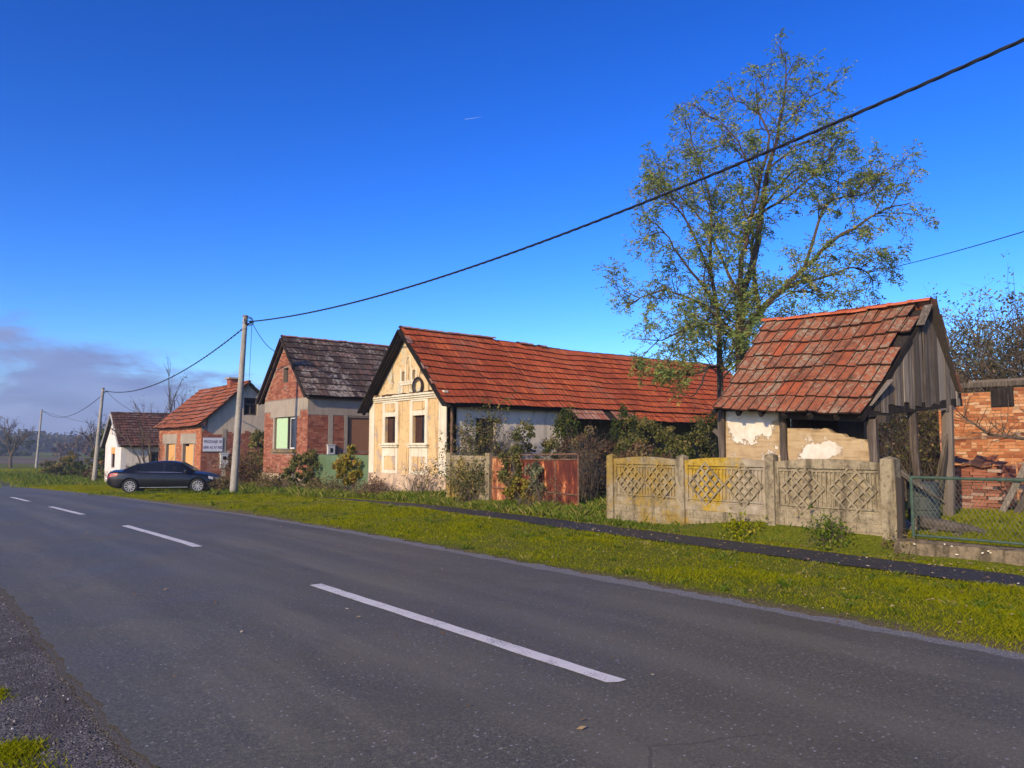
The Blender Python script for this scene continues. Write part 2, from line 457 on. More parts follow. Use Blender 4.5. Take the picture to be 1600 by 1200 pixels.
def mk_tile(name, cols, lich=0.0, lichc=(0.42, 0.40, 0.36), dirt=0.5, lscale=16, big=0.5, moss=0.0):
    q = Mt(name)
    r = q.rnd()
    col = q.ramp(r, cols)
    b = q.noise(big, 5, 0.65); f = q.noise(8, 5, 0.7); fine = q.noise(60, 3, 0.7)
    col = q.mix(q.math('MULTIPLY', q.step(f, 0.42, 0.7), dirt), col, (0.045, 0.030, 0.024))
    col = q.mix(q.math('MULTIPLY', q.step(fine, 0.45, 0.8), 0.35), col, tuple(min(1, x * 1.6 + 0.01) for x in cols[len(cols) // 2][1]))
    col = q.mix(q.math('MULTIPLY', q.step(b, 0.48, 0.66), dirt * 0.75), col, tuple(x * 0.42 for x in cols[len(cols) // 2][1]))
    if lich > 0:
        l1 = q.noise(lscale, 4, 0.75); l2 = q.noise(big * 1.7, 3, 0.6, src=q.sc(1, 1, 1.0))
        keep = q.math('GREATER_THAN', r, 0.07)
        lm = q.step(q.math('ADD', l1, q.math('MULTIPLY', q.math('SUBTRACT', l2, 0.5), 0.6)), 0.60 - lich * 0.17, 0.70 - lich * 0.13)
        lm = q.math('MULTIPLY', q.math('MULTIPLY', lm, 0.85), keep)
        col = q.mix(lm, col, q.ramp(q.noise(45, 3), [(0.3, tuple(x * 0.4 for x in lichc)), (0.7, lichc)]))
    if moss > 0:
        ms = q.step(q.noise(5, 4, 0.7), 0.64 - moss * 0.1, 0.74)
        col = q.mix(q.math('MULTIPLY', ms, 0.8), col, (0.05, 0.055, 0.018))
    return q.done(col, 0.88, 0.2, q.bump(q.math('ADD', f, q.math('MULTIPLY', fine, 0.5)), 0.5, 0.008))
M['tile_shed'] = mk_tile('shed_tile', [(0, (0.400, 0.088, 0.030)), (0.05, (0.361, 0.083, 0.031)), (0.09, (0.257, 0.079, 0.034)), (0.5, (0.323, 0.097, 0.041)), (0.8, (0.228, 0.079, 0.039)), (1, (0.313, 0.120, 0.060))], lich=0.50, lichc=(0.380, 0.323, 0.209), dirt=0.75, lscale=13, big=0.8, moss=0.25)
M['tile_red'] = mk_tile('red_tile', [(0, (0.309, 0.049, 0.017)), (0.3, (0.454, 0.090, 0.026)), (0.6, (0.363, 0.063, 0.021)), (1, (0.526, 0.121, 0.035))], lich=0.08, lichc=(0.279, 0.216, 0.156), dirt=0.60, big=0.35, moss=0.12)
M['tile_patch'] = mk_tile('patch_tile', [(0, (0.34, 0.10, 0.06)), (0.5, (0.30, 0.12, 0.08)), (1, (0.42, 0.22, 0.15))], lich=0.5, dirt=0.3)
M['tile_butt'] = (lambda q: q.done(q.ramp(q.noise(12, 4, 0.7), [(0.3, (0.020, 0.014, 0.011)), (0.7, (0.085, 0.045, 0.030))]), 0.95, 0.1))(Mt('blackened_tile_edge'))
M['tile_ridge'] = mk_tile('ridge_tile_clay', [(0, (0.46, 0.105, 0.040)), (0.5, (0.52, 0.135, 0.055)), (1, (0.42, 0.10, 0.045))], lich=0.12, dirt=0.35)
M['tile_dark'] = mk_tile('blackened_tile', [(0, (0.040, 0.030, 0.026)), (0.4, (0.070, 0.050, 0.042)), (0.75, (0.105, 0.070, 0.055)), (1, (0.16, 0.085, 0.06))], lich=0.50, lichc=(0.46, 0.40, 0.33), dirt=0.75, lscale=7, big=0.6)
M['tile_brown'] = mk_tile('brown_tile', [(0, (0.075, 0.036, 0.026)), (0.5, (0.125, 0.056, 0.038)), (1, (0.20, 0.085, 0.055))], lich=0.1, dirt=0.6)
M['tile_orange'] = mk_tile('orange_tile', [(0, (0.230, 0.071, 0.031)), (0.5, (0.319, 0.091, 0.036)), (0.85, (0.390, 0.104, 0.038)), (1, (0.460, 0.120, 0.041))], lich=0.12, dirt=0.5)

def mk_brick(name, cols, soot=0.4):
    q = Mt(name)
    col = q.ramp(q.rnd(), cols)
    f = q.noise(14, 5, 0.7); b = q.noise(0.9, 4, 0.6)
    col = q.mix(q.math('MULTIPLY', q.step(f, 0.45, 0.75), soot), col, tuple(x * 0.35 for x in cols[1][1]))
    col = q.mix(q.math('MULTIPLY', q.step(b, 0.55, 0.72), 0.40), col, (0.40, 0.30, 0.23))
    return q.done(col, 0.92, 0.15, q.bump(f, 0.6, 0.01))
M['brick'] = mk_brick('red_brick', [(0, (0.20, 0.065, 0.038)), (0.4, (0.30, 0.095, 0.052)), (0.75, (0.36, 0.125, 0.07)), (1, (0.42, 0.19, 0.11))])
M['brick_ruin'] = mk_brick('orange_brick', [(0, (0.26, 0.075, 0.030)), (0.4, (0.46, 0.165, 0.058)), (0.75, (0.56, 0.25, 0.10)), (1, (0.60, 0.38, 0.21))], 0.6)
M['brick_sale'] = mk_brick('bright_brick', [(0, (0.30, 0.085, 0.036)), (0.4, (0.42, 0.135, 0.055)), (0.75, (0.50, 0.18, 0.08)), (1, (0.52, 0.26, 0.14))], 0.3)
M['brick_pile'] = mk_brick('reclaimed_brick', [(0, (0.16, 0.055, 0.036)), (0.4, (0.28, 0.10, 0.06)), (0.7, (0.36, 0.15, 0.095)), (1, (0.40, 0.30, 0.24))], 0.5)
def mk_mortar(name, a, b):
    q = Mt(name); n = q.noise(18, 5, 0.7)
    return q.done(q.ramp(n, [(0.3, a), (0.7, b)]), 0.95, 0.1, q.bump(n, 0.6, 0.01))
M['mortar'] = mk_mortar('lime_mortar', (0.15, 0.105, 0.078), (0.33, 0.26, 0.20))
M['mortar_ruin'] = mk_mortar('orange_mortar', (0.22, 0.12, 0.06), (0.46, 0.30, 0.17))

def mk_plaster(name, base, alt, stain, bare=None, streak=0.5, bare_t=0.66, low=None):
    q = Mt(name)
    n = q.noise(1.1, 6, 0.65); f = q.noise(24, 4, 0.7); st = q.noise(1, 5, 0.65, src=q.sc(5.5, 5.5, 0.55))
    col = q.ramp(n, [(0.35, base), (0.65, alt)])
    col = q.mix(q.math('MULTIPLY', q.step(st, 0.50, 0.66), streak), col, stain)
    mdn = q.noise(7, 5, 0.7)
    col = q.mix(q.math('MULTIPLY', q.step(mdn, 0.53, 0.67), streak * 0.6), col, stain)
    if bare is not None:
        pm = q.noise(1.7, 6, 0.68, dist=0.4)
        z = q.xyz()[2]
        if low is not None:
            pm = q.math('ADD', pm, q.math('MULTIPLY', q.math('SUBTRACT', 1.0, q.step(z, low[0], low[1])), low[2]))
        pm = q.step(pm, bare_t, bare_t + 0.025)
        col = q.mix(pm, col, q.ramp(q.noise(9, 4), [(0.3, tuple(x * 0.7 for x in bare)), (0.7, bare)]))
        h = q.math('SUBTRACT', q.math('MULTIPLY', f, 0.3), pm)
    else: h = f
    return q.done(col, 0.93, 0.12, q.bump(h, 0.55, 0.012))
M['yellow'] = mk_plaster('yellow_plaster', (0.66, 0.455, 0.215), (0.58, 0.390, 0.180), (0.30, 0.185, 0.085), (0.50, 0.375, 0.27), 0.75, 0.575, (0.5, 1.6, 0.13))
M['gable_yellow'] = mk_plaster('stained_gable_plaster', (0.680, 0.500, 0.272), (0.580, 0.400, 0.196), (0.150, 0.100, 0.043), (0.600, 0.540, 0.383), 0.85, 0.56)
M['trim'] = mk_plaster('cream_trim', (0.700, 0.630, 0.460), (0.650, 0.550, 0.386), (0.360, 0.270, 0.147), (0.500, 0.400, 0.248), 0.5, 0.66)
M['plinth'] = mk_plaster('peach_plinth', (0.64, 0.46, 0.29), (0.55, 0.39, 0.25), (0.30, 0.22, 0.14), (0.42, 0.31, 0.22), 0.6, 0.54, (0.0, 0.5, 0.10))
M['white'] = mk_plaster('white_plaster', (0.80, 0.70, 0.57), (0.70, 0.61, 0.49), (0.32, 0.29, 0.25), (0.30, 0.25, 0.20), 0.5, 0.66, (0.2, 1.4, 0.10))
M['whitewash'] = mk_plaster('whitewash', (0.72, 0.67, 0.60), (0.66, 0.61, 0.54), (0.45, 0.4, 0.34), (0.30, 0.22, 0.16), 0.35, 0.66, (-1.0, 0.7, 0.18))
M['cement'] = mk_plaster('grey_cement', (0.38, 0.315, 0.235), (0.30, 0.25, 0.19), (0.18, 0.15, 0.115), None, 0.4)
M['cement_gable'] = mk_plaster('pale_cement', (0.56, 0.45, 0.31), (0.48, 0.385, 0.27), (0.30, 0.245, 0.18), (0.36, 0.30, 0.22), 0.35, 0.64)
M['mud'] = mk_plaster('old_grey_wall', (0.22, 0.18, 0.13), (0.16, 0.13, 0.10), (0.08, 0.065, 0.05), None, 0.5)

def mk_shedwall():
    q = Mt('flaking_lime_on_mud')
    mudn = q.noise(3.2, 5, 0.7); lay = q.noise(1, 4, 0.6, src=q.sc(2, 2, 22))
    mudc = q.ramp(q.math('ADD', q.math('MULTIPLY', mudn, 0.5), q.math('MULTIPLY', lay, 0.5)), [(0.35, (0.25, 0.165, 0.085)), (0.5, (0.42, 0.295, 0.155)), (0.68, (0.50, 0.37, 0.21))])
    lime = q.ramp(q.noise(6, 5, 0.6), [(0.3, (0.60, 0.50, 0.37)), (0.7, (0.74, 0.66, 0.54))])
    x = q.xyz()
    # lime survives as one big sheet high in the bay by the far post, and as a few flakes lower down
    du = q.math('SUBTRACT', x[1], 8.72); dv = q.math('SUBTRACT', x[2], 2.42)
    d1 = q.math('ADD', q.math('POWER', q.math('MULTIPLY', du, 1.35), 2.0), q.math('POWER', q.math('MULTIPLY', dv, 1.32), 2.0))
    du2 = q.math('SUBTRACT', x[1], 7.25); dv2 = q.math('SUBTRACT', x[2], 1.62)
    d2 = q.math('ADD', q.math('POWER', q.math('MULTIPLY', du2, 1.5), 2.0), q.math('POWER', q.math('MULTIPLY', dv2, 4.2), 2.0))
    d = q.math('MINIMUM', d1, q.math('ADD', d2, 0.25))
    e = q.math('ADD', d, q.math('MULTIPLY', q.math('SUBTRACT', q.noise(3.6, 6, 0.7), 0.5), 1.9))
    k = q.math('SUBTRACT', 1.0, q.step(e, 0.70, 0.78))
    fl = q.math('MULTIPLY', q.step(q.noise(4.2, 6, 0.72), 0.585, 0.605), q.math('SUBTRACT', 1.0, q.step(x[2], 1.7, 2.0)))
    k = q.math('MAXIMUM', k, q.math('MULTIPLY', fl, 0.9))
    rim = q.math('MULTIPLY', q.math('MULTIPLY', k, q.math('SUBTRACT', 1.0, k)), 4.0)
    col = q.mix(k, mudc, lime)
    col = q.mix(q.math('MULTIPLY', q.step(q.noise(2.4, 5, 0.7), 0.55, 0.72), 0.45), col, (0.40, 0.28, 0.16))
    h = q.math('ADD', q.math('MULTIPLY', k, 1.0), q.math('MULTIPLY', mudn, 0.6))
    return q.done(col, 0.95, 0.1, q.bump(h, 0.8, 0.02))
M['shedwall'] = mk_shedwall()

def mk_concrete(name, base, pale, lichen=0.0, dark=0.5, vert=True):
    q = Mt(name)
    n = q.noise(3.0, 6, 0.68); f = q.noise(45, 4, 0.75); st = q.noise(1, 5, 0.65, src=q.sc(7, 7, 0.9 if vert else 7)); md = q.noise(13, 5, 0.7)
    col = q.ramp(n, [(0.3, base), (0.7, pale)])
    col = q.mix(q.math('MULTIPLY', q.step(st, 0.47, 0.66), dark), col, tuple(x * 0.25 for x in base))
    col = q.mix(q.math('MULTIPLY', q.step(md, 0.50, 0.68), dark * 0.9), col, tuple(x * 0.32 for x in base))
    col = q.mix(q.math('MULTIPLY', q.step(md, 0.46, 0.30), 0.45), col, tuple(min(0.7, x * 1.35) for x in pale))
    col = q.mix(q.math('MULTIPLY', q.step(f, 0.52, 0.75), 0.5), col, tuple(x * 0.45 for x in base))
    if lichen:
        ly = q.noise(0.85, 4, 0.6); lf = q.noise(11, 5, 0.75)
        y = q.xyz()[1]
        zone = q.math('SUBTRACT', q.math('MULTIPLY', q.step(y, 6.8, 9.6), 0.20), 0.10)
        lm = q.step(q.math('ADD', q.math('ADD', ly, zone), q.math('MULTIPLY', q.math('SUBTRACT', lf, 0.5), 0.42)), 0.60 - lichen * 0.12, 0.74 - lichen * 0.12)
        col = q.mix(q.math('MULTIPLY', lm, 0.82), col, q.ramp(lf, [(0.35, (0.16, 0.105, 0.022)), (0.6, (0.31, 0.20, 0.035)), (0.8, (0.42, 0.30, 0.11))]))
        ws = q.step(q.noise(30, 3, 0.7), 0.68, 0.74)
        col = q.mix(q.math('MULTIPLY', ws, 0.6), col, (0.55, 0.51, 0.44))
    return q.done(col, 0.93, 0.15, q.bump(q.math('ADD', n, f), 0.5, 0.008))
M['fence'] = mk_concrete('lichen_concrete', (0.210, 0.165, 0.098), (0.360, 0.291, 0.176), 0.55, 0.75)
M['fence_plain'] = mk_concrete('stained_concrete', (0.220, 0.173, 0.102), (0.360, 0.291, 0.176), 0.15, 0.7)
M['pole'] = mk_concrete('pole_concrete', (0.27, 0.245, 0.20), (0.40, 0.365, 0.30), 0.0, 0.3)
M['plinth_c'] = mk_concrete('mossy_kerb_concrete', (0.13, 0.100, 0.058), (0.27, 0.205, 0.12), 0.3, 0.7)

def mk_lichenpatch():
    q = Mt('ochre_lichen_concrete')
    lf = q.noise(9, 5, 0.7); x = q.xyz()
    col = q.ramp(lf, [(0.3, (0.17, 0.115, 0.022)), (0.5, (0.37, 0.235, 0.022)), (0.75, (0.46, 0.32, 0.09))])
    edge = q.step(q.math('ADD', q.math('ADD', q.math('ABSOLUTE', q.math('SUBTRACT', x[1], 9.15)), q.math('MULTIPLY', q.math('SUBTRACT', 1.3, x[2]), 0.45)), q.math('MULTIPLY', q.math('SUBTRACT', q.noise(4, 5), 0.5), 1.5)), 0.40, 0.75)
    col = q.mix(edge, col, q.ramp(q.noise(5, 5), [(0.3, (0.20, 0.16, 0.10)), (0.7, (0.40, 0.33, 0.23))]))
    return q.done(col, 0.93, 0.12, q.bump(lf, 0.5, 0.008))
M['lichen'] = mk_lichenpatch()

def mk_rust():
    q = Mt('rusty_sheet')
    n = q.noise(1.0, 6, 0.72, src=q.sc(5, 5, 1.6)); f = q.noise(30, 4, 0.7)
    col = q.ramp(n, [(0.30, (0.045, 0.012, 0.008)), (0.47, (0.100, 0.022, 0.012)), (0.56, (0.16, 0.038, 0.018)), (0.60, (0.48, 0.14, 0.04)), (0.70, (0.60, 0.40, 0.20))])
    col = q.mix(q.math('MULTIPLY', q.step(f, 0.55, 0.75), 0.5), col, (0.06, 0.022, 0.014))
    return q.done(col, 0.82, 0.25, q.bump(f, 0.4, 0.006))
M['rust'] = mk_rust()
def mk_rust2():
    q = Mt('peeling_orange_sheet')
    n = q.noise(1.0, 6, 0.72, src=q.sc(6, 6, 2.2))
    col = q.ramp(n, [(0.32, (0.13, 0.04, 0.018)), (0.48, (0.28, 0.095, 0.04)), (0.6, (0.56, 0.28, 0.12)), (0.72, (0.66, 0.48, 0.30))])
    return q.done(col, 0.85, 0.2)
M['rust2'] = mk_rust2()
M['rustframe'] = plain('rusted_iron', (0.16, 0.085, 0.05), 0.8, 0.3, var=0.5)
def mk_greengate():
    q = Mt('green_sheet_paint')
    n = q.noise(1.2, 5, 0.6, src=q.sc(2, 2, 0.7)); f = q.noise(40, 3, 0.7)
    col = q.ramp(n, [(0.3, (0.085, 0.135, 0.062)), (0.7, (0.130, 0.185, 0.088))])
    col = q.mix(q.math('MULTIPLY', q.step(q.noise(7, 4, 0.7), 0.64, 0.74), 0.8), col, (0.13, 0.06, 0.03))
    return q.done(col, 0.6, 0.35, q.bump(f, 0.15, 0.004))
M['greengate'] = mk_greengate()
M['greenframe'] = plain('green_tube_paint', (0.048, 0.080, 0.048), 0.55, 0.4, var=0.35)
def mk_wire():
    q = Mt('galvanised_wire')
    n = q.noise(6, 4, 0.6)
    return q.done(q.ramp(n, [(0.3, (0.10, 0.115, 0.075)), (0.7, (0.24, 0.25, 0.17))]), 0.55, 0.4, metal=0.2)
M['wire'] = mk_wire()
M['cable'] = plain('black_cable', (0.012, 0.013, 0.018), 0.55, 0.35)
M['steel'] = plain('dull_steel', (0.16, 0.16, 0.155), 0.5, 0.4, metal=0.6)
M['glass'] = (lambda q: q.done(q.ramp(q.noise(3, 2), [(0.3, (0.012, 0.015, 0.018)), (0.7, (0.035, 0.04, 0.045))]), 0.12, 0.5))(Mt('dusty_window_glass'))
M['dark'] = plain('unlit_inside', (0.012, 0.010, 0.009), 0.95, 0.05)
M['curtain'] = plain('grey_curtain', (0.14, 0.13, 0.125), 0.9, 0.1)
M['whiteframe'] = plain('white_window_paint', (0.60, 0.58, 0.53), 0.6, 0.3)
M['blind'] = plain('pale_green_blind', (0.44, 0.60, 0.34), 0.75, 0.2, var=0.08)
M['shutter'] = plain('brown_roller_slat', (0.30, 0.145, 0.072), 0.6, 0.3, var=0.12)
M['osb'] = plain('orange_board', (0.66, 0.34, 0.115), 0.8, 0.15, var=0.14)
M['signwhite'] = plain('white_sign_board', (0.66, 0.64, 0.66), 0.6, 0.3, var=0.05)
M['signtext'] = plain('sign_lettering', (0.10, 0.055, 0.11), 0.7, 0.2)
M['metalbox'] = plain('grey_meter_box', (0.50, 0.49, 0.46), 0.6, 0.3, var=0.1)
M['hoop'] = plain('dark_rubber', (0.035, 0.022, 0.020), 0.8, 0.2, var=0.4)
M['tin'] = (lambda q: q.done(q.ramp(q.noise(4, 5, 0.7), [(0.3, (0.035, 0.035, 0.04)), (0.7, (0.16, 0.16, 0.17))]), 0.55, 0.4, metal=0.4))(Mt('old_tin_sheet'))
M['barrel'] = plain('grey_drum_paint', (0.050, 0.060, 0.058), 0.6, 0.3, var=0.4)
# ------------------------------------------------------------------ ground, road, verge
def bumpf(x, y):
    return (0.035 * math.sin(x * 1.3 + y * 0.55) * math.sin(y * 0.83 - x * 0.4) + 0.025 * math.sin(x * 2.9 + 1.7) * math.sin(y * 2.3 + 0.6)
            + 0.06 * math.sin(y * 0.21 + x * 0.33))
def walk_x(y):
    return float(np.interp(y, [-20, 3, 9.5, 12.5, 18.2, 23, 30], [11.05, 11.12, 11.42, 11.62, 12.15, 12.45, 12.75]))
def ground_z(x, y):
    z = g(y)
    if x < 1.25:
        z += -0.06 + 0.3 * bumpf(x, y) * min(1, max(0, (0.9 - x) / 1.0))
    elif x < 7.25:
        z -= 0.06
    else:
        k = min(1.0, (x - 7.25) / 0.8)
        w = abs(x - walk_x(y))
        kw = min(1.0, max(0.0, (w - 0.55) / 0.5)) if y < 27 else 1.0
        z += -0.012 + k * kw * (bumpf(x, y) + 0.03)
        if x > 12.35 and y < 11:   # the yard is banked up behind the wire fence
            z += 0.30 * min(1.0, (x - 12.35) / 0.2) * min(1.0, max(0.0, (11 - y) / 3.0))
        if y > 55 and x < 30:     # low grassy bank by the bend
            z += 0.16 * max(0.0, math.sin(y * 0.16 + x * 0.25)) * k
    return z

def grid_sheet(name, xs, ys, zf, mat, kind='structure'):
    verts = [(x, y, zf(x, y)) for y in ys for x in xs]
    nx = len(xs)
    faces = [(j * nx + i, j * nx + i + 1, (j + 1) * nx + i + 1, (j + 1) * nx + i) for j in range(len(ys) - 1) for i in range(nx - 1)]
    me = bpy.data.meshes.new(name)
    me.from_pydata(verts, [], faces)
    me.polygons.foreach_set('use_smooth', [True] * len(faces))
    me.materials.append(mat)
    return link(name, me, None, kind)

xs = [-2500, -600, -150, -60, -25, -12, -6, -3] + [round(-2 + 0.5 * i, 2) for i in range(6)] + [1.0, 1.14, 1.16, 3, 5, 7.0, 7.2, 7.3, 7.6, 8.05] + [round(8.5 + 0.45 * i, 2) for i in range(24)] + [20, 22, 25, 30, 36, 45, 60, 100, 200, 500, 1200, 4000]
ys = [-600, -100, -40, -15, -6] + [round(-3 + 0.5 * i, 2) for i in range(80)] + [38 + 1.0 * i for i in range(70)] + [110, 125, 150, 200, 300, 450, 700, 1200, 2500, 6000]
grid_sheet('ground', xs, ys, ground_z, M['ground'])

# the road drifts a little to the right beyond the houses
def road_c(y):
    return 4.12 + max(0.0, y - 45) ** 2 * 0.00042
def ragged(y, s, a):
    return a * (math.sin(y * 4.3 + s) * 0.3 + math.sin(y * 9.7 + s * 2) * 0.3 + math.sin(y * 1.1 + s * 3) * 0.2 + math.sin(y * 23.1 + s) * 0.3)
def road_sheet(name, offs, ys, dz, mat, rag):
    v = []; f = []
    n = len(offs)
    for y in ys:
        for i, o in enumerate(offs):
            r = ragged(y, i + 1.3, rag) if i in (0, n - 1) else 0
            crown = 0.03 * (1 - (o / 3.0) ** 2) if abs(o) < 3.05 else 0
            v.append((road_c(y) + o + r, y, g(y) + dz + crown))
    for j in range(len(ys) - 1):
        for i in range(n - 1):
            f.append((j * n + i, j * n + i + 1, (j + 1) * n + i + 1, (j + 1) * n + i))
    me = bpy.data.meshes.new(name); me.from_pydata(v, [], f); me.materials.append(mat)
    return link(name, me, None, 'structure')
ryl = [-30, -15] + [-6 + 0.1 * i for i in range(322)] + [26.5 + i for i in range(100)] + [140, 170, 220, 300]
road_sheet('road', [-2.95, -2.0, -1, 0, 1, 2.0, 3.0], ryl, 0.0, M['asphalt'], 0.045)
road_sheet('gravel_edge', [2.9, 3.02, 3.14, 3.26], ryl, -0.004, M['pale_grit'], 0.11)
road_sheet('shoulder_edge', [-3.00, -2.985, -2.955, -2.90], ryl, -0.018, M['edge_grit'], 0.030)
def shoulder_z(x, y): return g(y) - 0.045 + 0.3 * bumpf(x, y) * min(1, max(0, (0.9 - x))) + 0.008
grid_sheet('gravel_shoulder', [-2.6, -2.1, -1.6, -1.1, -0.7, -0.35, 0, 0.35, 0.7, 0.95, 1.19], ryl[:-6], shoulder_z, M['gravel'])

# dashes: 5 m lines, 4.6 m gaps
DASH = 9.45
for i in range(-1, 9):
    y0 = 3.78 + DASH * i; y1 = y0 + 4.95
    v = []; f = []
    nseg = 22
    for j in range(nseg + 1):
        y = y0 + (y1 - y0) * j / nseg
        c = road_c(y) - 0.02 - 0.004 * max(0, y - 14)
        e = 0.075
        jl = rng.uniform(-0.006, 0.006); jr = rng.uniform(-0.006, 0.006)
        v += [(c - e + jl, y + (0.05 if j == 0 else 0), g(y) + 0.035), (c, y, g(y) + 0.0355), (c + e + jr, y, g(y) + 0.035)]
    for j in range(nseg):
        f += [(3 * j, 3 * j + 1, 3 * j + 4, 3 * j + 3), (3 * j + 1, 3 * j + 2, 3 * j + 5, 3 * j + 4)]
    me = bpy.data.meshes.new('road_marking'); me.from_pydata(v, [], f); me.materials.append(M['paint'])
    link('road_marking', me, None, 'structure')

# footpath
v = []; f = []
pys = [-6 + 0.25 * i for i in range(130)]
for y in pys:
    c = walk_x(y); hw = 0.52 if y < 20 else 0.52 * max(0.15, 1 - (y - 20) / 8)
    for k in range(5):
        o = -hw + 2 * hw * k / 4
        r = ragged(y, k + 4.4, 0.05) if k in (0, 4) else 0
        v.append((c + o + r, y, ground_z(c, y) + 0.022 + (0.006 if 0 < k < 4 else -0.004)))
for j in range(len(pys) - 1):
    for i in range(4):
        f.append((j * 5 + i, j * 5 + i + 1, (j + 1) * 5 + i + 1, (j + 1) * 5 + i))
me = bpy.data.meshes.new('footpath'); me.from_pydata(v, [], f); me.materials.append(M['asphalt_walk'])
link('footpath', me, None, 'structure')

# the ploughed and fallow fields beyond the last pole
grid_sheet('field', [-400, -100, -20, 0, 13, 20, 40, 80, 140, 260, 600], [104, 112, 130, 160, 200, 260, 330, 420, 600],
           lambda x, y: -1.3 + 0.05 + 0.12 * math.sin(x * 0.07 + y * 0.03), M['field'])

# loose stones on the shoulder
def pebbles():
    r = nrand(3); vs = []; rn = []
    n = 4200
    X = r.uniform(-0.6, 1.15, n); Y = 2.6 + 12 * r.random(n) ** 1.7
    base = np.array([[1, 0, 0], [-1, 0, 0], [0, 1, 0], [0, -1, 0], [0, 0, 1], [0, 0, -1]], float)
    tri = [(0, 2, 4), (2, 1, 4), (1, 3, 4), (3, 0, 4)]
    for i in range(n):
        s = 0.004 + 0.010 * r.random() ** 2.6
        b = base * (s * r.uniform(0.6, 1.3, 3)) + r.normal(0, s * 0.18, (6, 3))
        a = r.uniform(0, 6.28); c, sn = math.cos(a), math.sin(a)
        b = b @ np.array([[c, sn, 0], [-sn, c, 0], [0, 0, 1]])
        b += (X[i], Y[i], shoulder_z(X[i], Y[i]) + s * 0.25)
        q = r.random()
        for t in tri: vs.extend(b[list(t)]); rn.append(q)
    np_mesh('loose_gravel', vs, 3, rn, M['stone'], kind='stuff')
pebbles()

# ------------------------------------------------------------------ grass
def blades(name, X, Y, Zv, h, w, lean, mat, seed, rndbias=0.0):
    r = nrand(seed); n = len(X)
    a = r.uniform(0, 2 * math.pi, n); la = r.uniform(0, 2 * math.pi, n)
    h = h * r.uniform(0.55, 1.25, n); L = lean * h * r.uniform(0.2, 1.3, n)
    dx, dy = np.cos(a) * w, np.sin(a) * w
    bx = np.stack([X, Y, Zv - 0.01], 1)
    d = np.stack([dx, dy, np.zeros(n)], 1)
    mid = bx + np.stack([np.cos(la) * L * 0.35, np.sin(la) * L * 0.35, h * 0.6], 1)
    tip = bx + np.stack([np.cos(la) * L, np.sin(la) * L, h], 1)
    vs = np.empty((n, 4, 3))
    vs[:, 0] = bx - d; vs[:, 1] = bx + d; vs[:, 2] = mid + d * 0.8; vs[:, 3] = tip
    rn = np.clip(r.beta(2, 2, n) + rndbias, 0, 1)
    return np_mesh(name, vs.reshape(-1, 3), 4, rn, mat, kind='stuff')

def gz(X, Y):
    return np.array([ground_z(float(x), float(y)) for x, y in zip(X, Y)])

def lownoise(X, Y):
    return (np.sin(X * 1.7 + Y * 0.9) + np.sin(Y * 1.9 - X * 0.6 + 1.1) + np.sin(X * 3.9 - Y * 2.7) * 0.7 + np.sin(Y * 0.37 + 2)) / 3.7

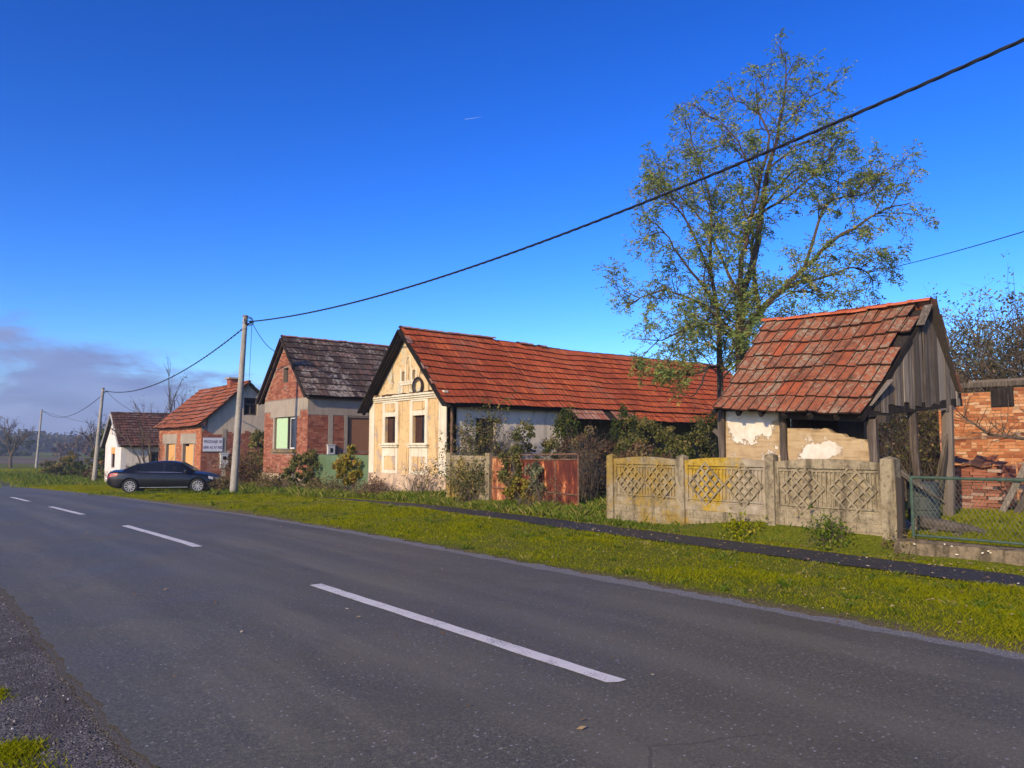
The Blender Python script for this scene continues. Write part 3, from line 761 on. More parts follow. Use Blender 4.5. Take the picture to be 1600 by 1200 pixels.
def lawn():
    r = nrand(11)
    n = 520000
    Y = 1.6 + 62 * r.random(n) ** 1.9
    X = 7.25 + r.random(n) * 6.6
    c = np.interp(Y, [-20, 3, 9.5, 12.5, 18.2, 23, 30], [11.05, 11.12, 11.42, 11.62, 12.15, 12.45, 12.75])
    ln = lownoise(X, Y)
    hw = np.where(Y < 20, 0.5, 0.5 * np.maximum(0.1, 1 - (Y - 20) / 8))
    ok = (np.abs(X - c) > hw + 0.05 * np.sin(Y * 5)) | (Y > 28)
    edge = np.clip((X - 7.28 - 0.14 * np.abs(np.sin(Y * 1.3)) ) / 0.5, 0, 1)
    ok &= r.random(n) < (0.25 + 0.75 * edge) * (0.72 + 0.4 * ln)
    ok &= (X > 7.30)
    X, Y, edge, ln = X[ok], Y[ok], edge[ok], ln[ok]
    h = (0.032 + 0.028 * np.clip(ln + 0.2, 0, 1)) * (0.6 + 0.5 * edge) * (1 + np.clip(Y - 15, 0, 60) * 0.015)
    w = 0.0023 * (1 + np.clip(Y - 5, 0, 60) * 0.045)
    bias = np.where(ln < -0.3, 0.14, 0.0) + 0.12 * (1 - edge)
    blades('mown_grass', X, Y, gz(X, Y), h, w[:, None][:, 0], 0.8, M['blade'], 12, bias)
    n = 15000
    nt = 700
    tx = 7.6 + r.random(nt) * 5.0; ty = 1.8 + 40 * r.random(nt) ** 1.6
    k = r.integers(0, nt, n)
    X = tx[k] + r.normal(0, 0.035, n); Y = ty[k] + r.normal(0, 0.035, n)
    c = np.interp(Y, [-20, 3, 9.5, 12.5, 18.2, 23, 30], [11.05, 11.12, 11.42, 11.62, 12.15, 12.45, 12.75])
    ok = np.abs(X - c) > 0.56
    X, Y, k = X[ok], Y[ok], k[ok]
    th = r.uniform(0.04, 0.095, nt)[k]
    blades('grass_tufts', X, Y, gz(X, Y), th, 0.003 * (1 + np.clip(Y - 5, 0, 60) * 0.04), 0.9, M['tallblade'], 33, r.normal(0.05, 0.2, nt)[k])
    # rank grass along the fence, the gates and the houses
    segs = [((12.42, 2.0), (12.42, 12.3), 0.16, 9000, 0.20), ((12.75, 12.2), (13.15, 20.6), 0.36, 16000, 0.32), ((13.9, 12.0), (15.2, 13.6), 0.8, 5000, 0.42),
            ((13.7, 20.3), (13.8, 26.4), 0.35, 7000, 0.36), ((13.5, 26.3), (13.7, 38), 0.6, 9000, 0.42), ((11.4, 32), (11.6, 33.6), 0.5, 2500, 0.38),
            ((13.2, 38), (13.6, 58), 0.9, 9000, 0.45), ((10.5, 60), (12.5, 100), 2.2, 14000, 0.5), ((9.4, 36), (11.3, 37.6), 1.3, 5000, 0.22)]
    for k, (a, b, s, n, hh) in enumerate(segs):
        t = r.random(n)
        X = a[0] + (b[0] - a[0]) * t + r.normal(0, s, n); Y = a[1] + (b[1] - a[1]) * t + r.normal(0, s * 0.7, n)
        c = np.interp(Y, [-20, 3, 9.5, 12.5, 18.2, 23, 30], [11.05, 11.12, 11.42, 11.62, 12.15, 12.45, 12.75])
        ok = (X > c + 0.55) | (Y > 25)
        if k == 0: ok &= (X < 12.5) & (r.random(n) < np.clip((Y - 6.2) / 3.0, 0.12, 1)) & (Y > 2)
        if k == 3: ok &= X < 14.1
        X, Y = X[ok], Y[ok]
        ln = lownoise(X * 2.3, Y * 2.3)
        blades('rank_grass', X, Y, gz(X, Y), hh * (0.40 + 0.45 * np.clip(ln + 0.3, 0, 1)), 0.0035 * (1 + np.clip(Y - 10, 0, 80) * 0.018), 0.75, M['tallblade'], 40 + k, 0.20 if k in (1, 2, 3, 4) else 0.06)
    # yard behind the wire fence
    n = 26000
    X = 12.75 + r.random(n) ** 1.3 * 8; Y = 1.2 + r.random(n) * 5.2
    X2, Y2 = X, Y
    blades('yard_grass', X2, Y2, gz(X2, Y2), 0.09, 0.0045, 0.9, M['blade'], 61)
    n = 42000       # the verge beside and behind the viewer
    X = 7.35 + r.random(n) * 5.0; Y = -5 + 6.7 * r.random(n)
    ok = np.abs(X - np.interp(Y, [-20, 3], [11.05, 11.12])) > 0.56
    X, Y = X[ok], Y[ok]
    blades('mown_grass', X, Y, gz(X, Y), 0.045, 0.004, 0.8, M['blade'], 66)
    # patches on the near shoulder
    n = 9000
    cx = np.array([0.52, 0.66, 0.60, 0.20]); cy = np.array([4.9, 5.25, 6.5, 4.4]); cr = np.array([0.24, 0.10, 0.12, 0.30])
    k = r.integers(0, 4, n)
    X = cx[k] + r.normal(0, 1, n) * cr[k] * 0.55; Y = cy[k] + r.normal(0, 1, n) * cr[k] * 0.7
    blades('shoulder_grass', X, Y, np.array([shoulder_z(x, y) for x, y in zip(X, Y)]), 0.035, 0.0022, 0.9, M['blade'], 71)
    # far bank and garden strip
    n = 26000
    Y = 60 + 50 * r.random(n); X = 7.3 + (Y - 45) ** 2 * 0.00042 * (Y > 45) + r.random(n) * 12
    blades('bank_grass', X, Y, gz(X, Y), 0.16, 0.014, 0.9, M['blade'], 81, 0.02)
lawn()

def litter():
    r = nrand(5); n = 2500
    X = np.concatenate([r.uniform(10.6, 12.3, 1000), r.uniform(7.3, 12.4, 900), r.uniform(1.3, 7.2, 60), r.uniform(12.0, 12.5, 540)])
    Y = np.concatenate([2 + 20 * r.random(1000) ** 1.2, 2 + 24 * r.random(900), 3 + 14 * r.random(60), 2 + 10 * r.random(540)])
    c = np.interp(Y, [-20, 3, 9.5, 12.5, 18.2, 23, 30], [11.05, 11.12, 11.42, 11.62, 12.15, 12.45, 12.75])
    vs = np.empty((n, 4, 3)); a = r.uniform(0, 6.28, n); s = r.uniform(0.010, 0.032, n)
    for i in range(n):
        z = (ground_z(c[i], Y[i]) + 0.034) if abs(X[i] - c[i]) < 0.55 else (g(Y[i]) + 0.036 if X[i] < 7.1 else ground_z(X[i], Y[i]) + 0.03)
        u = np.array([math.cos(a[i]), math.sin(a[i]), r.uniform(-0.3, 0.3)]) * s[i]; w = np.array([-math.sin(a[i]), math.cos(a[i]), r.uniform(-0.4, 0.4)]) * s[i] * 0.55
        p = np.array([X[i], Y[i], z + 0.004])
        vs[i] = [p - u, p - w, p + u, p + w]
    np_mesh('fallen_leaves', vs.reshape(-1, 3), 4, r.random(n), M['litter'], kind='stuff')
litter()

# ------------------------------------------------------------------ wall, brick and roof builders
def clip_poly(poly, a, b, c):      # keep a*u+b*v<=c
    out = []
    n = len(poly)
    for i in range(n):
        p, q = poly[i], poly[(i + 1) % n]
        dp = a * p[0] + b * p[1] - c; dq = a * q[0] + b * q[1] - c
        if dp <= 1e-9: out.append(p)
        if (dp < -1e-9 and dq > 1e-9) or (dp > 1e-9 and dq < -1e-9):
            t = dp / (dp - dq); out.append((p[0] + (q[0] - p[0]) * t, p[1] + (q[1] - p[1]) * t))
    return out

def wall_mb(O, U, N, outline, openings, thick, mb=None):
    """A slab whose front lies in the plane through O (U horizontal, z up); outline convex ccw in (u, v); openings are (u0, v0, u1, v1)."""
    mb = mb or MB(); O = V(O); U = V(U); N = V(N)
    P = lambda u, v, d: O + U * u + Z * v - N * d
    us = sorted(set([round(p[0], 5) for p in outline] + [o[i] for o in openings for i in (0, 2)]))
    vs = sorted(set([round(p[1], 5) for p in outline] + [o[i] for o in openings for i in (1, 3)]))
    n = len(outline)
    for i in range(len(us) - 1):
        for j in range(len(vs) - 1):
            cu, cv = (us[i] + us[i + 1]) / 2, (vs[j] + vs[j + 1]) / 2
            if any(o[0] < cu < o[2] and o[1] < cv < o[3] for o in openings): continue
            poly = [(us[i], vs[j]), (us[i + 1], vs[j]), (us[i + 1], vs[j + 1]), (us[i], vs[j + 1])]
            for k in range(n):
                p, q = outline[k], outline[(k + 1) % n]
                a, b = (q[1] - p[1]), -(q[0] - p[0])
                poly = clip_poly(poly, a, b, a * p[0] + b * p[1])
                if len(poly) < 3: break
            if len(poly) < 3: continue
            m = len(poly)
            mb.add([P(u, v, 0) for u, v in poly] + [P(u, v, thick) for u, v in poly], [tuple(range(m)), tuple(range(2 * m - 1, m - 1, -1))], 0.5)
    for k in range(n):
        p, q = outline[k], outline[(k + 1) % n]
        mb.add([P(*p, 0), P(*q, 0), P(*q, thick), P(*p, thick)], [(0, 1, 2, 3)], 0.5)
    for o in openings:
        c = [(o[0], o[1]), (o[2], o[1]), (o[2], o[3]), (o[0], o[3])]
        for k in range(4):
            p, q = c[k], c[(k + 1) % 4]
            mb.add([P(*p, 0), P(*q, 0), P(*q, thick), P(*p, thick)], [(0, 1, 2, 3)], 0.5)
    return mb

def inside_convex(outline, u, v, m=0.0):
    n = len(outline)
    for k in range(n):
        p, q = outline[k], outline[(k + 1) % n]
        ex, ey = q[0] - p[0], q[1] - p[1]
        L = math.hypot(ex, ey)
        if ((ex) * (v - p[1]) - (ey) * (u - p[0])) / L < m: return False
    return True

def bricks_mb(O, U, N, outline, holes, mb=None, bw=0.25, bh=0.065, j=0.012, proud=0.012, miss=0.0, jit=0.003, keep=None, halves=0.12):
    mb = mb or MB(); O = V(O); U = V(U); N = V(N)
    u0 = min(p[0] for p in outline); u1 = max(p[0] for p in outline)
    v0 = min(p[1] for p in outline); v1 = max(p[1] for p in outline)
    v = v0; row = 0
    while v < v1:
        u = u0 - (bw / 2 if row % 2 else 0) + rng.uniform(-0.02, 0.02)
        while u < u1:
            w = bw if rng.random() > halves else bw * 0.5
            a, b, c, d = max(u, u0), v, min(u + w, u1), v + bh
            u += w + j
            if c - a < 0.04: continue
            if rng.random() < miss: continue
            if any(a < h[2] and c > h[0] and b < h[3] and d > h[1] for h in holes):
                clipped = False
                for h in holes:      # cut the brick short at an opening when a useful stub is left
                    if a < h[2] and c > h[0] and b < h[3] and d > h[1]:
                        if b + bh * 0.5 < h[1] or d - bh * 0.5 > h[3]: clipped = True; break
                        if h[0] - a > 0.05: c = h[0] - 0.002
                        elif c - h[2] > 0.05: a = h[2] + 0.002
                        else: clipped = True; break
                if clipped or c - a < 0.045: continue
            if not (inside_convex(outline, a, b, -0.001) and inside_convex(outline, c, b, -0.001) and inside_convex(outline, a, d, -0.001) and inside_convex(outline, c, d, -0.001)): continue
            if keep is not None and not keep((a + c) / 2, (b + d) / 2): continue
            pr = proud + rng.uniform(-jit, jit)
            J = lambda: rng.uniform(-0.003, 0.003)
            q = [O + U * (x + J()) + Z * (y + J()) + N * e for e in (-0.002, pr) for x, y in ((a, b), (c, b), (c, d), (a, d))]
            mb.add(q, [(4, 5, 6, 7), (0, 1, 5, 4), (1, 2, 6, 5), (2, 3, 7, 6), (3, 0, 4, 7)])
        v += bh + j; row += 1
    return mb

def tile_profile(w, l, kind):
    """One clay tile: x across, y up the slope from its lower edge, z out of the roof."""
    if kind == 'flat': pr = [(-w / 2, 0.018), (-w / 2 + 0.020, 0.018), (-w / 2 + 0.036, 0.002), (w / 2 - 0.04, 0.0), (w / 2 - 0.012, 0.004), (w / 2, 0.004)]
    elif kind == 'rib': pr = [(-w / 2, 0.018), (-w / 2 + 0.03, 0.022), (-w / 2 + 0.05, 0.002), (-0.018, 0.002), (0, 0.014), (0.018, 0.002), (w / 2 - 0.045, 0.002), (w / 2 - 0.02, 0.012), (w / 2, 0.006)]
    else: pr = [(-w / 2, 0.006), (-w / 4, 0.014), (0, 0.017), (w / 4, 0.014), (w / 2, 0.006)]
    n = len(pr); v = []; f = []
    for y in (0.0, l):
        for x, z in pr: v.append((x, y, z))
    for x, z in pr: v.append((x, 0.0, z - 0.032))
    mi = []
    for i in range(n - 1):
        f.append((i, i + 1, n + i + 1, n + i)); f.append((i + 1, i, 2 * n + i, 2 * n + i + 1))
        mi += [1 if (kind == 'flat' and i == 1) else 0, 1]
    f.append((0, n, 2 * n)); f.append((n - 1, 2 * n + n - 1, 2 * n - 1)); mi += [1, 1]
    return v, f, mi

def tile_slope(roof, RL, RR, EL, ER, rows, cols, kind, mat, n_single, jit=0.006, sag=None, skip=None, tname='roof_tile', lift=0.03, seed=1, matf=None):
    """Lay tiles on the slope RL-RR (ridge) to EL-ER (eave), left/right as seen from outside; the n_single nearest to the camera are objects."""
    r = random.Random(seed)
    RL, RR, EL, ER = V(RL), V(RR), V(EL), V(ER)
    base = wloc(roof)
    def P(s, t):
        p = RL.lerp(RR, s).lerp(EL.lerp(ER, s), t)
        if sag: p = p + Z * sag(s, t)
        return p
    spots = []
    for i in range(rows):
        for j in range(cols):
            s = (j + 0.5) / cols; t1 = (i + 1) / rows; t0 = i / rows
            if skip and skip(s, t1, i, j): continue
            lo = P(s, t1); hi = P(s, t0)
            U = (P(min(1, s + 0.5 / cols), t1) - P(max(0, s - 0.5 / cols), t1)); w = U.length; U.normalize()
            D = hi - lo; l = D.length; D.normalize()
            N = U.cross(D).normalized()
            if N.z < 0: N = -N
            D2 = (D - N * (lift / max(l, 0.01)) * 0.8).normalized()
            N2 = U.cross(D2).normalized()
            if N2.z < 0: N2 = -N2
            a = r.gauss(0, jit * 1.6)
            U3 = (U + D2 * a).normalized(); D3 = (D2 - U * a).normalized()
            pos = lo + N * (lift * 0.8 + r.gauss(0, jit * 0.6)) - D * (0.02 + r.gauss(0, jit))
            spots.append(((pos - Vector((0, 0, EYE))).length, pos, U3, D3, N2, w, l))
    spots.sort(key=lambda q: q[0])
    w0 = sum(q[5] for q in spots) / len(spots); l0 = sum(q[6] for q in spots) / len(spots)
    pv, pf, pm = tile_profile(w0 * 0.985, l0 * 1.16, kind)
    me = bpy.data.meshes.new(tname)
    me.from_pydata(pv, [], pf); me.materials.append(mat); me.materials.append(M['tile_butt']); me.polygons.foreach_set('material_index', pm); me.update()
    for q in spots[:n_single]:
        o = bpy.data.objects.new(tname, me); COL.objects.link(o); o.parent = roof
        mtx = Matrix((q[2], q[3], q[4])).transposed().to_4x4(); mtx.translation = q[1] - base
        o.matrix_basis = mtx
    rest = spots[n_single:]
    if rest:
        mb = MB()
        for q in rest:
            mb.add([q[1] + q[2] * x + q[3] * y + q[4] * z for x, y, z in pv], pf, r.random())
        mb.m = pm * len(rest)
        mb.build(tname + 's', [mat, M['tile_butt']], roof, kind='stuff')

def ridge_tiles(roof, A, B, n, rad, mat, seed=2, zf=None, single=True, skip=()):
    r = random.Random(seed); A, B = V(A), V(B); base = wloc(roof)
    L = (B - A).length / n; d = (B - A).normalized(); side = d.cross(Z).normalized()
    def geom():
        v = []; f = []
        k = 7
        for x, rr in ((0, rad * 1.0), (L * 0.86, rad * 0.90), (L * 0.87, rad * 1.08), (L * 1.06, rad * 1.10)):
            for i in range(k):
                th = math.pi * i / (k - 1)
                v.append((x, -math.cos(th) * rr, math.sin(th) * rr * 0.62 - rad * 0.12))
        for j in range(3):
            for i in range(k - 1):
                f.append((j * k + i, j * k + i + 1, (j + 1) * k + i + 1, (j + 1) * k + i))
        return v, f
    v, f = geom()
    me = bpy.data.meshes.new('ridge_tile'); me.from_pydata(v, [], f); me.materials.append(mat); me.update()
    mb = MB()
    for i in range(n):
        if i in skip: continue
        p = A + d * (L * i) + Z * ((zf(i / n) if zf else 0) + r.gauss(0, 0.006))
        tilt = r.gauss(0, 0.015)
        dd = (d + Z * tilt + side * r.gauss(0, 0.012)).normalized(); ss = dd.cross(Z).normalized(); uu = ss.cross(dd)
        if single:
            o = bpy.data.objects.new('ridge_tile', me); COL.objects.link(o); o.parent = roof
            mtx = Matrix((dd, -ss, uu)).transposed().to_4x4(); mtx.translation = p - base
            o.matrix_basis = mtx
        else:
            mb.add([p + dd * x - ss * y + uu * z for x, y, z in v], f, r.random())
    if not single: mb.build('ridge_tiles', mat, roof, kind='stuff')

def slab(mb, A, B, C, D, t, rnd=0.5):   # a sheet ABCD thickened downwards along its normal
    A, B, C, D = V(A), V(B), V(C), V(D)
    n = (B - A).cross(D - A).normalized()
    if n.z < 0: n = -n
    return mb.hexa([A - n * t, B - n * t, C - n * t, D - n * t, A, B, C, D], rnd)

def window(parent, O, U, N, u0, v0, u1, v1, depth, frame_mat, pane_mat=None, fw=0.06, mull=1, trans=None, name='window', label=None):
    """A framed window set `depth` back in its opening: frame (part), panes (sub-parts)."""
    O, U, N = V(O), V(U), V(N)
    mb = MB()
    def bar(a, b, c, d, t=0.05):
        cc = O + U * ((a + c) / 2) + Z * ((b + d) / 2) - N * (depth + t / 2)
        mb.obox(cc, U * ((c - a) / 2), N * (t / 2), Z * ((d - b) / 2))
    bar(u0, v0, u1, v0 + fw); bar(u0, v1 - fw, u1, v1); bar(u0, v0 + fw, u0 + fw, v1 - fw); bar(u1 - fw, v0 + fw, u1, v1 - fw)
    tv = v0 + fw + (v1 - v0 - 2 * fw) * trans if trans else v1 - fw
    if trans: bar(u0 + fw, tv - fw / 2, u1 - fw, tv + fw / 2)
    for k in range(mull):
        c = u0 + (u1 - u0) * (k + 1) / (mull + 1)
        bar(c - fw * 0.5, v0 + fw, c + fw * 0.5, tv - (fw / 2 if trans else 0), 0.045)
    w = mb.build(name, frame_mat, parent)
    if label: w['label'] = label
    edges = [u0 + fw * 0.5] + [u0 + (u1 - u0) * (k + 1) / (mull + 1) for k in range(mull)] + [u1 - fw * 0.5]
    for a, b in zip(edges[:-1], edges[1:]):
        p = MB(); cc = O + U * ((a + b) / 2) + Z * ((v0 + v1) / 2) - N * (depth + 0.035)
        p.obox(cc, U * ((b - a) / 2 - 0.012), N * 0.004, Z * ((v1 - v0) / 2 - fw * 0.5))
        p.build('pane', pane_mat or M['glass'], w)
    return w
# ------------------------------------------------------------------ yellow house (gable to the road)
X0 = 14.2; YA, YB = 20.62, 25.75; YR = 23.08
hy = thing('cottage', 'long yellow-fronted cottage with red tiled roof and two narrow brown windows', 'house', (X0, YR, 0))
U = (0, 1, 0); N = (-1, 0, 0); O = (X0, YA, 0)
W = YB - YA
win = [(1.29, 1.83, 2.07, 2.79), (3.24, 1.84, 3.98, 2.80)]
wall = wall_mb(O, U, N, [(0, -0.4), (W, -0.4), (W, 3.44), (0, 3.44)], win, 0.40).build('facade', M['yellow'], hy)
gwin = [(1.92, 4.06, 2.13, 4.40), (2.64, 4.06, 2.85, 4.40)]
gab = wall_mb((X0, YA, 3.44), U, N, [(0, 0), (W, 0), (W / 2, 2.28)], [(a, b - 3.44, c, d - 3.44) for a, b, c, d in gwin], 0.30).build('gable', M['gable_yellow'], hy)
mb = MB()
for a, b, c, d in gwin: mb.box((X0 + 0.12, YA + a - 0.03, b - 0.03), (X0 + 0.16, YA + c + 0.03, d + 0.03))
mb.build('attic_panel', M['curtain'], gab)
mb = MB()
for a, b, c, d in gwin:
    for u in (a - 0.09, c): mb.box((X0 - 0.022, YA + u, b - 0.02), (X0 - 0.002, YA + u + 0.09, d + 0.10))
# small blind arch between the attic windows
pts = [(X0 - 0.018, YA + 2.385 + 0.17 * math.cos(t), 4.62 + 0.30 * math.sin(t)) for t in [math.pi * k / 9 for k in range(10)]]
mb.tube([(X0 - 0.012, YA + 2.555, 4.06)] + pts + [(X0 - 0.012, YA + 2.215, 4.06)], 0.026, 5)
mb.box((X0 - 0.05, YA + 1.78, 3.985), (X0 - 0.002, YA + 3.0, 4.045))
mb.box((X0 - 0.035, YA + 1.86, 3.90), (X0 - 0.002, YA + 2.92, 3.985)); mb.box((X0 - 0.02, YA + 1.92, 3.60), (X0 - 0.002, YA + 2.86, 3.62)); mb.box((X0 - 0.02, YA + 2.78, 3.62), (X0 - 0.002, YA + 2.84, 3.90)); mb.box((X0 - 0.02, YA + 1.94, 3.62), (X0 - 0.002, YA + 2.00, 3.90))
mb.build('gable_moulding', M['trim'], gab)
mb = MB()
mb.box((X0 - 0.15, YA - 0.06, 3.49), (X0 + 0.02, YB + 0.06, 3.56)); mb.box((X0 - 0.10, YA - 0.04, 3.42), (X0 - 0.002, YB + 0.04, 3.488)); mb.box((X0 - 0.05, YA - 0.02, 3.35), (X0 - 0.003, YB + 0.02, 3.418))
mb.build('cornice', M['trim'], hy)
mb = MB()
r2 = random.Random(4)
for k in range(70):
    y = YA + r2.betavariate(1.2, 1.5) * (W - 0.3) + 0.1; s = r2.uniform(0.03, 0.10)
    mb.obox((X0 - 0.08 + r2.uniform(-0.05, 0.04), y, 3.565 + s * 0.15), V(s * 0.5, 0, 0), V(0, s, 0), V(0, 0, s * 0.3), jit=0.015)
mb.build('moss', M['leaf_brown'], hy, kind='stuff')
for ya, yb in ((YA - 0.02, YA + 0.42), (YB - 0.36, YB + 0.02)):
    MB().box((X0 - 0.030, ya, 0.737), (X0 - 0.002, yb, 3.348)).build('corner_pilaster', M['trim'], hy)
def octagon(u0, v0, u1, v1, c):
    return [(u0 + c, v0), (u1 - c, v0), (u1, v0 + c), (u1, v1 - c), (u1 - c, v1), (u0 + c, v1), (u0, v1 - c), (u0, v0 + c)]
for (a, b, c, d) in win:
    u0, u1 = a - 0.19, c + 0.19
    sr = wall_mb((X0 - 0.026, YA, 0), U, N, [(u0, 0.74), (u1, 0.74), (u1, 3.346), (u0, 3.346)], [(a, b, c, d), (a - 0.03, 0.86, c + 0.03, 1.36), (a, 2.96, c, 3.28)], 0.024).build('window_surround', M['trim'], hy)
    mb = MB()
    for oc in (octagon(a - 0.025, 0.865, c + 0.025, 1.355, 0.09), octagon(a + 0.02, 2.98, c - 0.02, 3.26, 0.09)):
        MB().prism([(X0 - 0.012, YA + u, v) for u, v in oc], (-0.011, 0, 0)).build('recessed_panel', M['yellow'], sr)
    mb = MB()
    mb.box((X0 - 0.13, YA + a - 0.26, 1.755), (X0 - 0.004, YA + c + 0.26, 1.800)); mb.box((X0 - 0.09, YA + a - 0.22, 1.68), (X0 - 0.004, YA + c + 0.22, 1.752))
    mb.build('sill', M['trim'], sr)
    w = window(hy, O, U, N, a, b, c, d, 0.10, M['brownframe'], M['glass'], 0.065, 1)
    s = MB(); s.box((X0 + 0.11, YA + (a + c) / 2 + 0.035, b + 0.06), (X0 + 0.118, YA + c - 0.05, d - 0.06)); s.build('shutter_leaf', M['brownframe'], w)
mb = MB(); mb.box((X0 - 0.045, YA - 0.03, -0.4), (X0 - 0.002, YB + 0.03, 0.72)); mb.box((X0 - 0.055, YA - 0.03, 0.70), (X0 - 0.003, YB + 0.03, 0.735))
mb.build('plinth', M['plinth'], hy)
# long side wall, porch recess behind, far walls
sw = wall_mb((X0, YA, 0), (1, 0, 0), (0, -1, 0), [(0.002, -0.4), (5.3, -0.4), (5.3, 3.35), (0.002, 3.35)], [(1.22, 1.25, 2.05, 2.67)], 0.40).build('side_wall', M['white'], hy)
window(hy, (X0, YA, 0), (1, 0, 0), (0, -1, 0), 1.22, 1.25, 2.05, 2.67, 0.12, M['darkwood'], M['glass'], 0.07, 1)
mb = MB()
mb.box((X0 + 5.302, YA + 1.5, -0.4), (33, YA + 1.8, 3.9)); mb.box((X0 + 5.0, YA + 0.402, -0.4), (X0 + 5.3, YA + 1.8, 3.6)); mb.box((X0 + 0.41, YB - 0.35, -0.4), (32.9, YB, 3.2)); mb.box((32.7, YA + 1.81, -0.4), (32.98, YB - 0.36, 3.4))
mb.build('rear_wall', M['mud'], hy)
for x in (20.6, 23.0, 25.4, 27.8, 30.4):
    MB().beam((x, YA - 0.35, -0.1), (x, YA - 0.35, 3.0), 0.15, 0.15, jit=0.01).build('porch_post', M['timber'], hy)
MB().beam((X0 + 5.2, YA - 0.35, 2.93), (33, YA - 0.35, 2.93), 0.14, 0.16).build('porch_beam', M['darkwood'], hy)
mb = MB(); mb.tube([(X0 + 0.16, YA - 0.07, 0.1), (X0 + 0.16, YA - 0.07, 3.05), (X0 + 0.3, YA - 0.28, 3.15)], 0.05, 7)
mb.build('drainpipe', M['rustframe'], hy)
# roof
XV = X0 - 0.34; XE = 33.2
def sagy(x):     # the ridge dips and rises along its length
    return -0.10 * math.exp(-((x - 22.5) / 3.2) ** 2) - 0.05 * math.exp(-((x - 28) / 2.0) ** 2) - (0.05 if x > 18.1 else 0)
mb = MB(); T = 0.07
xsn = [XV + 0.04 + (XE - XV - 0.04) * k / 12 for k in range(13)]
for a, b in zip(xsn[:-1], xsn[1:]):
    slab(mb, (a, 20.3, 3.06), (b, 20.3, 3.06), (b, YR, 5.82 + sagy(b)), (a, YR, 5.82 + sagy(a)), T)
    slab(mb, (b, 25.95, 3.05), (a, 25.95, 3.05), (a, YR, 5.85 + sagy(a)), (b, YR, 5.85 + sagy(b)), T)
    if a > 19: slab(mb, (a, 19.9, 2.70), (b, 19.9, 2.70), (b, 20.3, 3.08), (a, 20.3, 3.08), 0.05)
roof = mb.build('roof', M['darkwood'], hy)
def sg(s, t):
    x = XV + (XE - XV) * s
    return sagy(x) * (1 - t) + 0.022 * math.sin(x * 1.7) * math.sin(t * 9) + 0.008 * math.sin(x * 3.1 + t * 5)
hole = lambda s, t, i, j: (26.15 < XV + (XE - XV) * s < 26.5 and i == 1) or (25.7 < XV + (XE - XV) * s < 25.95 and i in (2,))
tile_slope(roof, (XV, YR, 5.92), (XE, YR, 5.92), (XV, 20.24, 3.12), (XE, 20.24, 3.12), 11, 92, 'rib', M['tile_red'], 300, 0.006, sg, hole, seed=3, lift=0.058)
tile_slope(roof, (19.3, 20.34, 3.15), (22.9, 20.34, 3.15), (19.3, 19.88, 2.72), (22.9, 19.88, 2.72), 2, 17, 'rib', M['tile_patch'], 0, 0.010, None, lambda s, t, i, j: (s > 0.55 and s < 0.66), tname='mended_tile', seed=4)
tile_slope(roof, (22.9, 20.34, 3.15), (XE, 20.34, 3.15), (22.9, 19.88, 2.72), (XE, 19.88, 2.72), 2, 49, 'rib', M['tile_red'], 0, 0.008, None, None, tname='porch_tile', seed=5)
tile_slope(roof, (XE, YR, 5.92), (XV, YR, 5.92), (XE, 26.05, 3.02), (XV, 26.05, 3.02), 11, 92, 'wave', M['tile_red'], 0, 0.006, lambda s, t: sagy(XE - (XE - XV) * s) * (1 - t), tname='rear_tile', seed=6)
ridge_tiles(roof, (XV, YR, 5.93), (18.1, YR, 5.93), 12, 0.12, M['tile_patch'], 2)
ridge_tiles(roof, (19.3, YR, 5.85), (20.8, YR, 5.80), 4, 0.13, M['tile_patch'], 3, skip=(2,))
ridge_tiles(roof, (22.6, YR, 5.84), (XE, YR, 5.88), 29, 0.10, M['tile_patch'], 4, zf=lambda t: sagy(22.6 + t * 10.6), skip=(4, 5, 11, 12, 17))
mb = MB()
for (ya, za) in ((25.98, 2.98), (20.22, 3.02)):
    mb.beam((XV - 0.012, YR, 5.84), (XV - 0.012, ya, za), 0.03, 0.20, up=(1, 0, 0))
    mb.beam((XV + 0.17, YR, 5.74), (XV + 0.17, ya, za - 0.04), 0.10, 0.10, up=(1, 0, 0))
mb.build('verge_board', M['darkwood'], roof)
# a few broken tile ends along the near verge
for (y, z, w) in ((22.55, 5.44, 0.13), (21.55, 4.44, 0.10), (21.0, 3.88, 0.08)):
    MB().obox((XV + 0.05, y, z), V(0.10, 0, 0.0), V(0, w, w * 1.03), V(0, -0.008, 0.008), jit=0.01).build('broken_tile', M['tile_patch'], roof)

hp = thing('wheel_hoop', 'dark round hoop hung on the gable of the yellow cottage', 'hoop', (X0 - 0.07, 22.30, 3.80))
def ringtube(mb, c, rad, rr, n=22, m=6, tilt=0.0, sq=1.0):
    c = V(c)
    pts = [c + V(tilt * math.sin(2 * math.pi * k / n), math.cos(2 * math.pi * k / n) * rad * sq, math.sin(2 * math.pi * k / n) * rad) for k in range(n + 1)]
    mb.tube(pts, rr, m, cap=False)
mb = MB(); ringtube(mb, (X0 - 0.075, 22.30, 3.80), 0.29, 0.045); mb.build('tyre', M['hoop'], hp)
mb = MB(); ringtube(mb, (X0 - 0.075, 22.30, 3.80), 0.235, 0.014); mb.build('rim', M['steel'], hp)
wl = MB(); ringtube(wl, (X0 - 0.035, 22.08, 4.33), 0.10, 0.012, 14, 5, sq=0.85); wl.tube([(X0 - 0.035, 22.20, 4.40), (X0 - 0.03, 22.27, 4.1), (X0 - 0.05, 22.33, 4.06)], 0.010, 5)
tag(wl.build('wire_loop', M['rustframe']), 'small rusty wire loop on the cottage gable above the hoop', 'wire loop')

